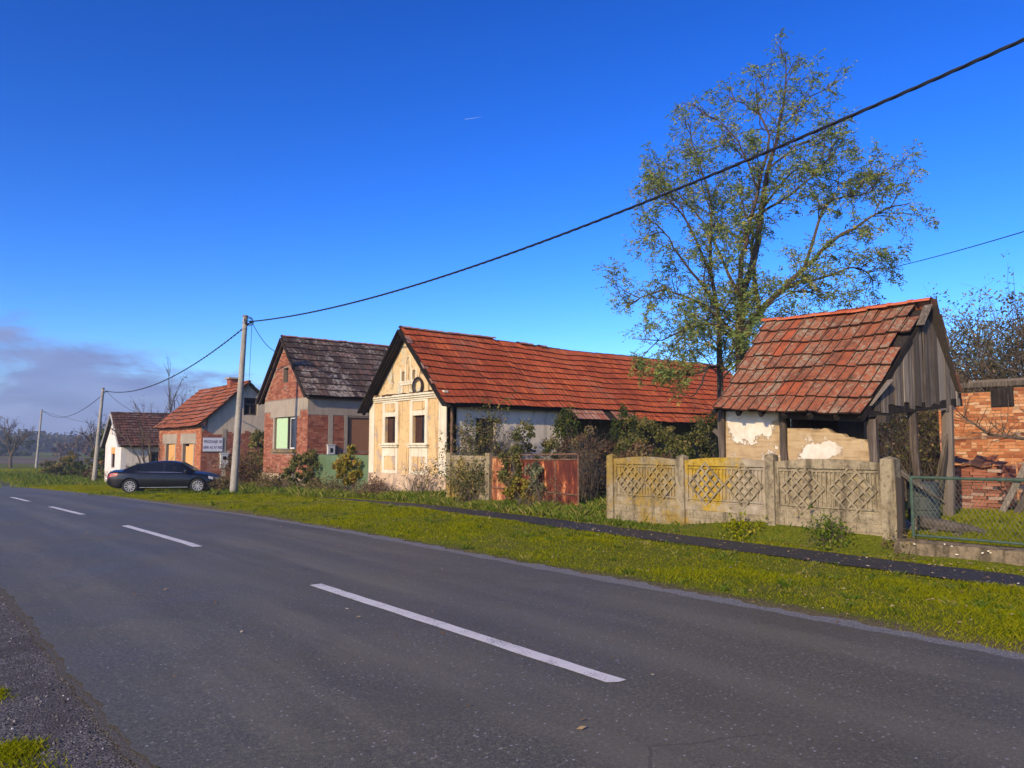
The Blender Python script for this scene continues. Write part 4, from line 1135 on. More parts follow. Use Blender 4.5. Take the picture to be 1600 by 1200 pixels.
# ------------------------------------------------------------------ brick house with the blackened roof
XB = 14.5; BA, BB = 32.0, 37.05; BR = 34.6
gb = -0.42
hb = thing('brick_house', 'red brick house with blackened tile roof and pale green window blind', 'house', (XB, BR, gb))
Wb = BB - BA
Ob = (XB, BA, 0)
OUT = [(0, gb - 0.3), (Wb, gb - 0.3), (Wb, 4.1), (2.6, 6.78), (0, 4.1)]
wn = (1.32, 1.58, 3.72, 3.10); vent = (2.26, 4.75, 2.84, 5.45)
fw = wall_mb(Ob, U, N, OUT, [wn, vent], 0.35).build('front_wall', M['mortar'], hb)
band = (-0.01, 3.10, Wb + 0.01, 3.92)
sur = [(wn[0] - 0.17, 1.42, wn[0], 3.10), (wn[2], 1.42, wn[2] + 0.17, 3.10), (wn[0] - 0.17, 1.42, wn[2] + 0.17, 1.58)]
bricks_mb(Ob, U, N, OUT, [wn, vent, (-0.01, 3.38, Wb + 0.01, 3.92), (0.78, 3.08, 4.28, 3.40), (-1, -2, Wb + 1, 0.42)] + sur, keep=lambda u, v: not (2.45 < u < 2.72 and 4.1 < v < 4.7 and rng.random() < 0.6)).build('bricks', M['brick'], fw, kind='stuff')
mb = MB()
mb.box((XB - 0.020, BA - 0.02, 3.395), (XB - 0.001, BB, 3.91)); mb.box((XB - 0.024, BA + 0.80, 3.11), (XB - 0.001, BA + 4.26, 3.393))
mb.build('lintel_band', M['cement'], fw)
mb = MB()
for ya in (BA + wn[0] - 0.16, BA + wn[2] + 0.002):
    MB().box((XB - 0.03, ya, 1.585), (XB - 0.001, ya + 0.158, 3.108)).build('window_jamb', M['cement'], fw)
mb = MB(); mb.box((XB - 0.09, BA + wn[0] - 0.22, 1.43), (XB + 0.02, BA + wn[2] + 0.22, 1.575)); mb.build('sill', M['plinth_c'], fw)
mb = MB(); mb.box((XB - 0.045, BA - 0.03, gb - 0.3), (XB - 0.001, BB + 0.03, 0.42)); mb.build('plinth', M['plinth'], fw)
w = window(hb, Ob, U, N, wn[0] + 0.02, wn[1] + 0.02, wn[2] - 0.02, wn[3] - 0.02, 0.10, M['whiteframe'], M['glass'], 0.07, 2)
mb = MB(); mb.box((XB + 0.07, BA + 2.33, 1.63), (XB + 0.09, BA + 3.66, 3.06)); mb.build('blind', M['blind'], w)
mb = MB(); mb.box((XB + 0.06, BA + 2.12, 1.62), (XB + 0.085, BA + 2.33, 3.08)); mb.build('gap_shade', M['darkwood'], w)  # dark strip standing for the shade in the gap beside the blind
mb = MB(); mb.box((XB + 0.16, BA + vent[0] - 0.05, vent[1] - 0.05), (XB + 0.2, BA + vent[2] + 0.05, vent[3] + 0.05)); mb.build('vent_back', M['darkwood'], fw)
# side wall (along x)
OUTs = [(0, gb - 0.3), (9.3, gb - 0.3), (9.3, 3.95), (0, 3.95)]
sw = (1.96, 1.50, 3.18, 3.06)
ws = wall_mb((XB + 0.352, BA, 0), (1, 0, 0), (0, -1, 0), [(0, gb - 0.3), (9.3, gb - 0.3), (9.3, 4.0), (0, 4.0)], [(sw[0] - 0.352, sw[1], sw[2] - 0.352, sw[3])], 0.35).build('side_wall', M['mortar'], hb)
bricks_mb((XB, BA, 0), (1, 0, 0), (0, -1, 0), OUTs, [sw, (sw[0] - 0.18, 1.3, sw[0], 3.2), (sw[2], 1.3, sw[2] + 0.18, 3.2), (0.98, -2, 1.24, 5), (-1, 3.14, 12, 3.84), (-1, -2, 20, 0.4)], keep=lambda u, v: u < 5).build('bricks', M['brick'], ws, kind='stuff')
mb = MB()
mb.box((XB + 0.0, BA - 0.018, 3.15), (XB + 9.3, BA - 0.001, 3.83)); mb.box((XB + 1.0, BA - 0.022, 0.2), (XB + 1.22, BA - 0.001, 3.148)); mb.box((XB + sw[0] - 0.16, BA - 0.024, 1.4), (XB + sw[0] - 0.002, BA - 0.001, 3.148)); mb.box((XB + sw[2] + 0.002, BA - 0.024, 1.4), (XB + sw[2] + 0.16, BA - 0.001, 3.148))
mb.build('lintel_band', M['cement'], ws)
mb = MB()
k = 0; v = sw[1]
while v < sw[3] - 0.02:
    mb.box((XB + sw[0] + 0.01, BA + 0.06, v), (XB + sw[2] - 0.01, BA + 0.085, v + 0.050)); v += 0.056
mb.box((XB + sw[0], BA + 0.088, sw[1]), (XB + sw[2], BA + 0.1, sw[3]))
mb.build('roller_shutter', M['shutter'], hb)
mb = MB(); mb.box((XB + 0.94, BA - 0.16, 1.36), (XB + 1.28, BA - 0.024, 1.76)); mb.box((XB + 0.90, BA - 0.18, 1.76), (XB + 1.32, BA - 0.02, 1.80)); mbx = mb.build('meter_box', M['metalbox'], hb)
mb = MB(); mb.box((XB + 1.04, BA - 0.166, 1.44), (XB + 1.18, BA - 0.161, 1.64)); mb.build('meter_window', M['glass'], mbx)
mb = MB(); mb.box((XB + 0.36, BB - 0.35, gb - 0.3), (24, BB, 4.0)); mb.box((23.7, BA + 0.36, gb - 0.3), (24, BB - 0.36, 4.2)); mb.build('rear_wall', M['mortar'], hb)
XVb = XB - 0.26
mb = MB()
slab(mb, (XVb, 31.72, 3.96), (24.3, 31.72, 3.96), (24.3, BR, 6.90), (XVb, BR, 6.90), 0.08); slab(mb, (24.3, 37.55, 3.90), (XVb, 37.55, 3.90), (XVb, BR, 6.90), (24.3, BR, 6.90), 0.08)
roof = mb.build('roof', M['darkwood'], hb)
tile_slope(roof, (XVb, BR, 6.96), (24.3, BR, 6.96), (XVb, 31.68, 3.98), (24.3, 31.68, 3.98), 10, 46, 'rib', M['tile_dark'], 140, 0.006, lambda s, t: 0.015 * math.sin(s * 30) * math.sin(t * 8), seed=8, lift=0.065)
tile_slope(roof, (24.3, BR, 6.96), (XVb, BR, 6.96), (24.3, 37.6, 3.93), (XVb, 37.6, 3.93), 10, 46, 'wave', M['tile_dark'], 0, 0.006, tname='rear_tile', seed=9)
ridge_tiles(roof, (XVb, BR, 6.97), (24.3, BR, 6.97), 27, 0.12, M['tile_patch'], 6)
mb = MB()
for ya, za in ((37.5, 3.86), (31.72, 3.90)):
    mb.beam((XVb + 0.0, BR, 6.86), (XVb + 0.0, ya, za), 0.035, 0.16, up=(1, 0, 0)); mb.beam((XVb + 0.14, BR, 6.78), (XVb + 0.14, ya, za - 0.03), 0.1, 0.10, up=(1, 0, 0))
mb.build('verge_board', M['timber'], roof)

# ------------------------------------------------------------------ house for sale (ridge along the road)
XS = 14.6; SA, SB = 47.2, 56.4
gs = -0.85
hs = thing('house_for_sale', 'low brick house with orange boarded openings and a sale board on its side', 'house', (XS, 52, gs))
ops = [(1.39, gs + 0.45, 3.59, 1.90), (5.26, gs + 0.45, 7.38, 1.90)]
Os = (XS, SA, 0); Ws = SB - SA
Fs = [(0, gs - 0.3), (Ws, gs - 0.3), (Ws, 3.0), (0, 3.0)]
fw = wall_mb(Os, U, N, Fs, ops, 0.35).build('front_wall', M['mortar'], hs)
lint = [(0.95, 1.90, 4.15, 2.52), (4.95, 1.90, 8.25, 2.54)]
jamb = []
for o in ops: jamb += [(o[0] - 0.16, gs, o[0], 1.92), (o[2], gs, o[2] + 0.16, 1.92)]
bricks_mb(Os, U, N, Fs, ops + lint + jamb).build('bricks', M['brick_sale'], fw, kind='stuff')
mb = MB()
for a, b, c, d in lint: mb.box((XS - 0.022, SA + a, b), (XS - 0.001, SA + c, d))
for a, b, c, d in jamb: mb.box((XS - 0.026, SA + a + 0.002, b), (XS - 0.001, SA + c - 0.002, 1.895))
mb.build('lintel_panel', M['cement'], fw)
for o in ops:
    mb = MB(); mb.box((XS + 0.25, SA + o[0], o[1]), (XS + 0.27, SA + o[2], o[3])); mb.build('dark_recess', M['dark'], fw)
    mid = (o[0] + o[2]) / 2 + (0.12 if o[0] < 3 else -0.05)
    a0 = o[0] + 0.01; top = o[3] - 0.03
    mb = MB(); mb.box((XS + 0.08, SA + a0, o[1]), (XS + 0.10, SA + mid - 0.015, top)); mb.build('boarding_panel', M['osb'], hs)
    mb = MB(); mb.box((XS + 0.11, SA + mid + 0.015, o[1]), (XS + 0.13, SA + o[2] - 0.22, top - (0.14 if o[0] < 3 else 0.02))); mb.build('boarding_panel', M['osb'], hs)
# gable end towards the camera: brick below, cement above
Og = (XS + 0.352, SA, 0)
Gg = [(0, gs - 0.3), (5.15, gs - 0.3), (5.15, 3.02), (2.5, 5.70), (0, 3.36)]
gw = (2.16, 3.68, 3.02, 4.78)
gwall = wall_mb(Og, (1, 0, 0), (0, -1, 0), Gg, [gw], 0.35).build('gable_wall', M['cement_gable'], hs)
bricks_mb((XS, SA, 0), (1, 0, 0), (0, -1, 0), [(0, gs - 0.3), (5.5, gs - 0.3), (5.5, 2.72), (0, 2.72)], [(1.24, gs, 1.50, 3), (1.1, 0.42, 1.62, 1.4)], keep=lambda u, v: v < 2.55 + 0.12 * math.sin(u * 5)).build('bricks', M['brick'], gwall, kind='stuff')
mb = MB(); mb.box((XS + 1.25, SA - 0.03, 0.3), (XS + 1.49, SA - 0.001, 2.78)); mb.build('cement_strip', M['cement'], gwall)
window(hs, Og, (1, 0, 0), (0, -1, 0), *gw, 0.08, M['timber'], M['dark'], 0.09, 1, trans=0.66)
mb = MB(); mb.box((XS + 1.14, SA - 0.20, 0.42), (XS + 1.58, SA - 0.031, 1.26)); mb.box((XS + 1.08, SA - 0.22, 1.26), (XS + 1.64, SA - 0.032, 1.32)); mbx = mb.build('meter_box', M['metalbox'], hs)
mb = MB(); mb.box((XS + 1.26, SA - 0.206, 0.90), (XS + 1.46, SA - 0.201, 1.12)); mb.build('meter_window', M['dark'], mbx)
mb = MB(); mb.box((XS + 0.36, SB - 0.35, gs - 0.3), (20.1, SB, 3.0)); mb.box((19.75, SA + 0.36, gs - 0.3), (20.1, SB - 0.36, 3.0)); mb.build('rear_wall', M['mortar'], hs)
XR = 17.35
mb = MB()
slab(mb, (14.32, SB + 0.4, 2.98), (14.32, SA - 0.2, 2.98), (XR, SA - 0.2, 5.74), (XR, SB + 0.4, 5.74), 0.09); slab(mb, (20.4, SA - 0.2, 2.98), (20.4, SB + 0.4, 2.98), (XR, SB + 0.4, 5.74), (XR, SA - 0.2, 5.74), 0.09)
roof = mb.build('roof', M['darkwood'], hs)
tile_slope(roof, (XR, SB + 0.42, 5.79), (XR, SA - 0.24, 5.79), (14.28, SB + 0.42, 2.99), (14.28, SA - 0.24, 2.99), 10, 44, 'wave', M['tile_orange'], 0, 0.008, lambda s, t: 0.02 * math.sin(s * 20) * math.sin(t * 7) - 0.07 * math.sin(s * 3.1), seed=12, lift=0.07)
tile_slope(roof, (XR, SA - 0.24, 5.79), (XR, SB + 0.42, 5.79), (20.45, SA - 0.24, 2.99), (20.45, SB + 0.42, 2.99), 10, 44, 'wave', M['tile_orange'], 0, 0.008, tname='rear_tile', seed=13)
ridge_tiles(roof, (XR, SA - 0.24, 5.80), (XR, SB + 0.42, 5.78), 24, 0.13, M['tile_orange'], 8, zf=lambda t: -0.07 * math.sin(t * 3.1))
mb = MB(); mb.box((XR - 0.3, 49.6, 5.5), (XR + 0.3, 50.2, 6.12)); ch = mb.build('chimney', M['brick'], roof)
mb = MB(); mb.box((XR - 0.42, 49.48, 6.12), (XR + 0.42, 50.32, 6.22)); mb.build('chimney_cap', M['cement'], ch)
mb = MB(); mb.beam((XR, SA - 0.22, 5.68), (14.34, SA - 0.22, 2.94), 0.03, 0.16, up=(0, 1, 0)); mb.beam((XR, SA - 0.22, 5.68), (20.38, SA - 0.22, 2.94), 0.03, 0.16, up=(0, 1, 0)); mb.build('verge_board', M['darkwood'], roof)
sg_ = thing('sale_board', 'white for-sale board lettered PRODAJE SE on the brick side wall', 'sign', (XS + 0.72, SA - 0.06, 1.84))
mb = MB(); mb.box((XS + 0.10, SA - 0.075, 1.42), (XS + 1.25, SA - 0.045, 2.25)); mb.build('board', M['signwhite'], sg_)
mb = MB(); mb.box((XS + 0.08, SA - 0.068, 1.40), (XS + 1.27, SA - 0.05, 1.418)); mb.box((XS + 0.08, SA - 0.068, 2.252), (XS + 1.27, SA - 0.05, 2.27)); mb.build('board_edge', M['darkwood'], sg_)
for txt, zz, sz in (('PRODAJE SE', 1.93, 0.215), ('099/ 45 97 902', 1.57, 0.215)):
    c = bpy.data.curves.new('lettering', 'FONT'); c.body = txt; c.size = sz; c.align_x = 'CENTER'; c.extrude = 0.002; c.offset = 0.0
    c.materials.append(M['signtext'])
    o = bpy.data.objects.new('lettering', c); COL.objects.link(o)
    bpy.context.view_layer.update()
    tm = bpy.data.meshes.new_from_object(o.evaluated_get(bpy.context.evaluated_depsgraph_get()))
    bpy.data.objects.remove(o)
    o = link('lettering', tm, sg_)
    o.location = (XS + 0.675 - sg_.location.x, SA - 0.079 - sg_.location.y, zz - sg_.location.z); o.rotation_euler = (R(90), 0, 0)
    o.scale = (0.95 if len(txt) < 12 else 0.86, 1.15, 1)

# ------------------------------------------------------------------ white cottage
XW = 13.0; WA, WB = 60.0, 65.1; WR = 62.5
gw_ = -1.1
hw_ = thing('white_cottage', 'small whitewashed cottage with dark brown tile roof behind the car', 'house', (XW, WR, gw_))
Ow = (XW, WA, 0); Ww = WB - WA
wv = (1.85, 0.15, 3.0, 1.65)
fw = wall_mb(Ow, U, N, [(0, gw_ - 0.4), (Ww, gw_ - 0.4), (Ww, 1.85), (Ww / 2, 4.15), (0, 1.85)], [wv, (1.9, 2.6, 2.1, 3.1), (2.9, 2.6, 3.1, 3.1)], 0.35).build('front_wall', M['whitewash'], hw_)
window(hw_, Ow, U, N, *wv, 0.08, M['brownframe'], M['dark'], 0.12, 1)
mb = MB(); mb.box((XW - 0.02, WA + wv[0], 1.18), (XW + 0.05, WA + wv[2], 1.66)); mb.build('window_blind', M['osb'], hw_)
mb = MB(); mb.box((XW + 0.15, WA + 1.8, 2.5), (XW + 0.2, WA + 3.2, 3.2)); mb.build('attic_recess', M['curtain'], fw)
wsd = wall_mb((XW + 0.352, WA, 0), (1, 0, 0), (0, -1, 0), [(0, gw_ - 0.4), (8.6, gw_ - 0.4), (8.6, 1.9), (0, 1.9)], [(1.65, 0.0, 2.45, 1.33)], 0.35).build('side_wall', M['white'], hw_)
window(hw_, (XW + 0.352, WA, 0), (1, 0, 0), (0, -1, 0), 1.65, 0.0, 2.45, 1.33, 0.08, M['greenframe'], M['glass'], 0.08, 1)
mb = MB(); mb.box((XW + 0.36, WB - 0.35, gw_ - 0.4), (22, WB, 1.9)); mb.box((21.6, WA + 0.36, gw_ - 0.4), (21.95, WB - 0.36, 2.5)); mb.build('rear_wall', M['white'], hw_)
XVw = XW - 0.25
mb = MB()
slab(mb, (XVw, 59.6, 1.74), (22.2, 59.6, 1.74), (22.2, WR, 4.18), (XVw, WR, 4.18), 0.09); slab(mb, (22.2, 65.45, 1.70), (XVw, 65.45, 1.70), (XVw, WR, 4.18), (22.2, WR, 4.18), 0.09)
roof = mb.build('roof', M['darkwood'], hw_)
tile_slope(roof, (XVw - 0.03, WR, 4.24), (22.2, WR, 4.24), (XVw - 0.03, 59.55, 1.76), (22.2, 59.55, 1.76), 13, 44, 'wave', M['tile_brown'], 0, 0.012, lambda s, t: 0.03 * math.sin(s * 17) * math.sin(t * 6), seed=15, lift=0.07)
tile_slope(roof, (22.2, WR, 4.24), (XVw - 0.03, WR, 4.24), (22.2, 65.5, 1.73), (XVw - 0.03, 65.5, 1.73), 13, 44, 'wave', M['tile_brown'], 0, 0.012, tname='rear_tile', seed=16)
ridge_tiles(roof, (XVw, WR, 4.25), (22.2, WR, 4.25), 24, 0.13, M['tile_brown'], 9, single=False)
mb = MB(); mb.beam((XVw, WR, 4.15), (XVw, 65.4, 1.68), 0.04, 0.18, up=(1, 0, 0)); mb.beam((XVw, WR, 4.15), (XVw, 59.6, 1.72), 0.04, 0.18, up=(1, 0, 0)); mb.build('verge_board', M['whiteframe'], roof)
mb = MB(); mb.tube([(18.6, WR, 4.0), (18.6, WR, 5.55)], 0.13, 8); mb.tube([(18.6, WR, 5.55), (18.6, WR, 5.65)], 0.18, 8); mb.build('flue_pipe', M['steel'], roof)

# farther pale shed behind the bare tree
fs = thing('pale_outbuilding', 'pale gabled outbuilding behind the bare tree past the white cottage', 'outbuilding', (19.0, 96, -1.3))
fw = wall_mb((18.8, 93.6, 0), (0.42, 0.9, 0), (-0.9, 0.42, 0), [(0, -1.6), (5.4, -1.6), (5.4, 2.2), (2.7, 4.9), (0, 2.2)], [(1.7, -0.9, 3.9, 1.2)], 0.3).build('front_wall', M['white'], fs)
mb = MB(); mb.prism([(18.75, 94.9, -0.8), (19.75, 97.2, -0.8), (19.75, 97.2, 1.15), (18.75, 94.9, 1.15)], (0.05, -0.02, 0)); mb.build('orange_door', M['osb'], fs)
mb = MB()
slab(mb, (18.5, 93.0, 2.0), (26.5, 89.3, 2.0), (27.8, 92.0, 4.95), (19.8, 95.8, 4.95), 0.1); slab(mb, (29.0, 94.8, 2.0), (21.2, 98.8, 2.0), (19.8, 95.8, 4.95), (27.8, 92.0, 4.95), 0.1)
mb.build('roof', M['tile_brown'], fs)
mb = MB(); mb.prism([(19.0, 93.4, -1.6), (26.5, 89.9, -1.6), (26.5, 89.9, 2.1), (19.0, 93.4, 2.1)], (0.1, 0.2, 0)); mb.build('side_wall', M['white'], fs)

# ------------------------------------------------------------------ tiled shed with the collapsed wall
sh = thing('tiled_shed', 'ruinous timber shed with lichened clay tile roof and boarded gable end', 'shed', (14.5, 7.5, 0.25))
gsd = 0.15
RLs, RRs, ELs, ERs = V(15.0, 9.25, 4.50), V(15.0, 5.82, 4.44), V(12.95, 9.24, 2.47), V(12.95, 6.22, 2.26)
BLs, BRs = V(16.25, 9.1, 2.85), V(15.92, 5.84, 2.80)
posts = [('post', (13.38, 9.35), (13.36, 9.35), 2.44, 0.14), ('post', (13.36, 7.95), (13.36, 7.95), 2.40, 0.13), ('post', (13.38, 6.20), (13.34, 6.24), 2.18, 0.17), ('post', (14.62, 6.02), (14.50, 6.04), 2.42, 0.13), ('post', (15.50, 5.86), (15.56, 5.84), 2.48, 0.20), ('post', (16.0, 9.2), (16.0, 9.2), 2.75, 0.15)]
for nm, b, t, h, w in posts:
    mb = MB(); n = 6
    pts = [V(b[0] + (t[0] - b[0]) * k / n + rng.uniform(-0.012, 0.012), b[1] + (t[1] - b[1]) * k / n + rng.uniform(-0.012, 0.012), gsd + (h - gsd) * k / n) for k in range(n + 1)]
    mb.tube(pts, [w / 2 * rng.uniform(0.92, 1.12) * 1.1 for _ in range(n + 1)], 7)
    mb.build(nm, M['timber'], sh)
beams = [((13.50, 9.5, 2.40), (13.44, 6.0, 2.18), 0.13, 0.12), ((13.2, 6.28, 2.30), (15.95, 5.76, 2.56), 0.15, 0.16), ((15.9, 9.3, 2.80), (15.85, 5.7, 2.66), 0.13, 0.13), ((13.25, 6.35, 2.20), (13.75, 6.10, 2.22), 0.16, 0.10), ((13.4, 9.35, 2.45), (16.1, 9.2, 2.8), 0.12, 0.12)]
for a, b, w, h in beams:
    MB().beam(a, b, w, h, jit=0.012).build('beam', M['darkwood'], sh)
for a, b in (((13.5, 6.26, 1.15), (13.48, 6.85, 1.62)), ((13.46, 6.3, 1.85), (13.46, 6.62, 1.30)), ((13.44, 9.60, 2.05), (13.44, 8.75, 1.30)), ((15.48, 5.82, 1.95), (15.42, 6.1, 0.6)), ((15.05, 5.9, 0.5), (15.55, 5.8, 2.0))):
    MB().beam(a, b, 0.05, 0.09, jit=0.01).build('brace', M['board'], sh)
# wall: full bay by the far post, crumbled bay towards the road corner
O2 = V(13.40, 9.42, 0); U2 = V(0, -1, 0); N2 = V(-1, 0, 0)
topl = [(0, 2.46), (1.30, 2.42)]
mb = MB(); r2 = random.Random(9)
prof = [(0.02, 2.44), (1.40, 2.40), (1.402, 2.06), (2.0, 2.045), (2.34, 2.03), (2.40, 1.97), (2.62, 1.93), (2.68, 1.87), (2.98, 1.83), (3.08, 1.77), (3.16, 1.70)]
pu = []
for (a, b), (c, d) in zip(prof[:-1], prof[1:]):
    n = max(1, int((c - a) / 0.06))
    for k in range(n): pu.append((a + (c - a) * k / n, b + (d - b) * k / n + (r2.uniform(-0.018, 0.018) if a > 1.402 and k else 0)))
pu.append(prof[-1])
for (a, b), (c, d) in zip(pu[:-1], pu[1:]):
    P = lambda u, v, e: O2 + U2 * u + Z * v - N2 * e
    mb.add([P(a, 0, 0), P(c, 0, 0), P(c, d, 0), P(a, b, 0), P(a, 0, .16), P(c, 0, .16), P(c, d, .16), P(a, b, .16)], [(0, 1, 2, 3), (7, 6, 5, 4), (3, 2, 6, 7), (1, 5, 6, 2), (4, 0, 3, 7)], 0.5)
mb.build('lime_wall', M['shedwall'], sh)
mb = MB(); mb.box((14.3, 7.35, 1.7), (14.34, 8.1, 2.5)); mb.box((13.62, 7.9, 1.7), (14.3, 7.94, 2.5)); mb.build('opening_shade', M['darkwood'], sh)  # dark sheets set behind the wall opening to stand for its inner shade
mb = MB(); mb.box((15.9, 7.6, 0.2), (16.0, 9.2, 2.8)); mb.box((13.73, 9.28, 0.2), (15.9, 9.38, 2.5)); mb.build('rear_wall', M['mud'], sh)
# gable boards: old planks of unequal length, some slipped
ga, gbq, gtop = V(13.34, 6.22, 0), V(15.86, 5.77, 0), V(15.0, 5.92, 4.30)
nb = 15; d = (gbq - ga); Lg = d.length; d = d / Lg; nrm = V(d.y, -d.x, 0)
cut = (V(15.0, 5.92, 0) - ga).dot(d)
u = 0.0; k = 0
while u < Lg - 0.05:
    wq = r2.uniform(0.13, 0.21)
    if u + wq > Lg: wq = Lg - u
    def roofz(x):
        return 2.42 + (4.28 - 2.42) * x / cut if x < cut else 4.28 - (4.28 - 2.62) * (x - cut) / (Lg - cut)
    lean = r2.uniform(-0.012, 0.012)
    zb = 2.42 + 0.16 * u / Lg + r2.uniform(-0.20, 0.07); ztl = roofz(u + 0.01) - 0.05; ztr = roofz(u + wq - 0.01) - 0.05
    if k == 4: zb += 0.10
    off = nrm * (0.03 + 0.015 * (k % 2) + r2.uniform(0, 0.012))
    a, b = ga + d * (u + 0.004) + off, ga + d * (u + wq - 0.006) + off
    if max(ztl, ztr) - zb > 0.12:
        q = [a + Z * zb, b + Z * (zb + r2.uniform(-0.03, 0.03)), b + d * lean + Z * max(ztr, zb + .05), a + d * lean + Z * max(ztl, zb + .05)]
        mb = MB(); mb.prism(q, nrm * 0.022); mb.build('gable_board', M['board'], sh)
    u += wq; k += 1
# roof
mb = MB()
slab(mb, ELs + V(0.12, 0, 0.0), ERs + V(0.12, 0.06, 0.0), RRs + V(0, 0.10, -0.15), RLs + V(0, 0, -0.15), 0.03)
slab(mb, BRs + V(0, 0.05, -0.03), BLs + V(0, 0, -0.03), RLs + V(0, 0, -0.15), RRs + V(0, 0.10, -0.15), 0.03)
roof = mb.build('roof', M['darkwood'], sh)
mb = MB()
for k in range(7):
    t = k / 6.0
    mb.beam(ELs.lerp(ERs, t) + V(0.04, 0.04 if k == 0 else -0.02 + 0.06 * (k == 6), -0.09), RLs.lerp(RRs, t) + V(0, 0.06 * (k == 6), -0.24), 0.07, 0.10); mb.beam(BLs.lerp(BRs, t) + V(0, 0.06 * (k == 6), -0.10), RLs.lerp(RRs, t) + V(0, 0.06 * (k == 6), -0.24), 0.07, 0.10)
mb.build('rafters', M['darkwood'], roof, kind='stuff')
sgs = lambda s, t: 0.025 * math.sin(s * 7 + 1) * math.sin(t * 6.5) - 0.05 * math.sin(math.pi * s) * (1 - t) + 0.01 * math.sin(s * 21 + t * 13)
# the verge is stepped: upper rows stop one tile short of the gable
def skp(s, t, i, j):
    return (i == 0 and j >= 14) or (i == 2 and j == 14)
tile_slope(roof, RLs, RRs, ELs, ERs, 7, 15, 'flat', M['tile_shed'], 200, 0.011, sgs, skp, seed=21, lift=0.055)
tile_slope(roof, RRs, RLs, BRs, BLs, 5, 15, 'flat', M['tile_shed'], 0, 0.012, None, None, tname='rear_tile', seed=22, lift=0.035)
ridge_tiles(roof, RRs + V(0, -0.03, 0.015), RLs + V(0, 0.05, 0.0), 9, 0.115, M['tile_ridge'], 12, zf=lambda t: -0.05 * math.sin(math.pi * t))
for a, b in ((RRs + V(-0.10, 0.0, -0.10), RRs + V(-0.42, 0.03, -0.50)), (RRs + V(-1.35, 0.20, -1.55), ERs + V(0.25, -0.02, 0.16))):
    MB().beam(a, b, 0.13, 0.02, jit=0.015).build('verge_plank', M['board'], roof)
for k in range(6):
    t = (k + 0.6) / 6
    p = RRs.lerp(BRs, t) + V(0.01, -0.03 + rng.uniform(-0.04, 0.02), 0.02)
    d_ = (BRs - RRs).normalized()
    MB().obox(p, d_ * 0.19, V(0, 0.08, 0), V(0.014, 0, 0.008), jit=0.018).build('verge_tile', M['tile_brown'], roof)
mb = MB(); mb.beam(RRs + V(0.02, -0.04, -0.10), BRs + V(0.0, -0.04, 0.0), 0.03, 0.14, jit=0.01, up=(0, 1, 0)); mb.build('verge_plank', M['darkwood'], roof)

# ------------------------------------------------------------------ concrete panel fence
def rot_panel(mb, o, ax, lx, y, zlo, zhi): pass
PY_ = [5.60, 7.75, 9.79, 11.76]; FX = [12.56, 12.58, 12.60, 12.62]
cf = thing('concrete_fence', 'lichen-stained precast concrete fence with diamond lattice panels beside the footpath', 'fence', (12.6, 8.7, 0))
for k, (y, x) in enumerate(zip(PY_, FX)):
    hw = 0.095 if k else 0.12
    mb = MB()
    tl = 0.03 if k == 0 else 0
    p = []
    for zz, s in ((-0.2, 1.05), (1.50 + (0.04 if k == 1 else 0), 0.94)):
        cx = x + (tl if zz < 0 else 0)
        p += [(cx - hw * s, y - hw * s, zz), (cx + hw * s, y - hw * s, zz), (cx + hw * s, y + hw * s, zz), (cx - hw * s, y + hw * s, zz)]
    mb.hexa(p)
    c = [(x - hw * .94, y - hw * .94), (x + hw * .94, y - hw * .94), (x + hw * .94, y + hw * .94), (x - hw * .94, y + hw * .94)]
    zt = p[4][2]
    mb.add([(a, b, zt + 0.001) for a, b in c] + [(x, y, zt + 0.05)], [(0, 1, 4), (1, 2, 4), (2, 3, 4), (3, 0, 4)])
    mb.build('post', M['fence_plain'] if k in (0, 2) else M['fence'], cf)
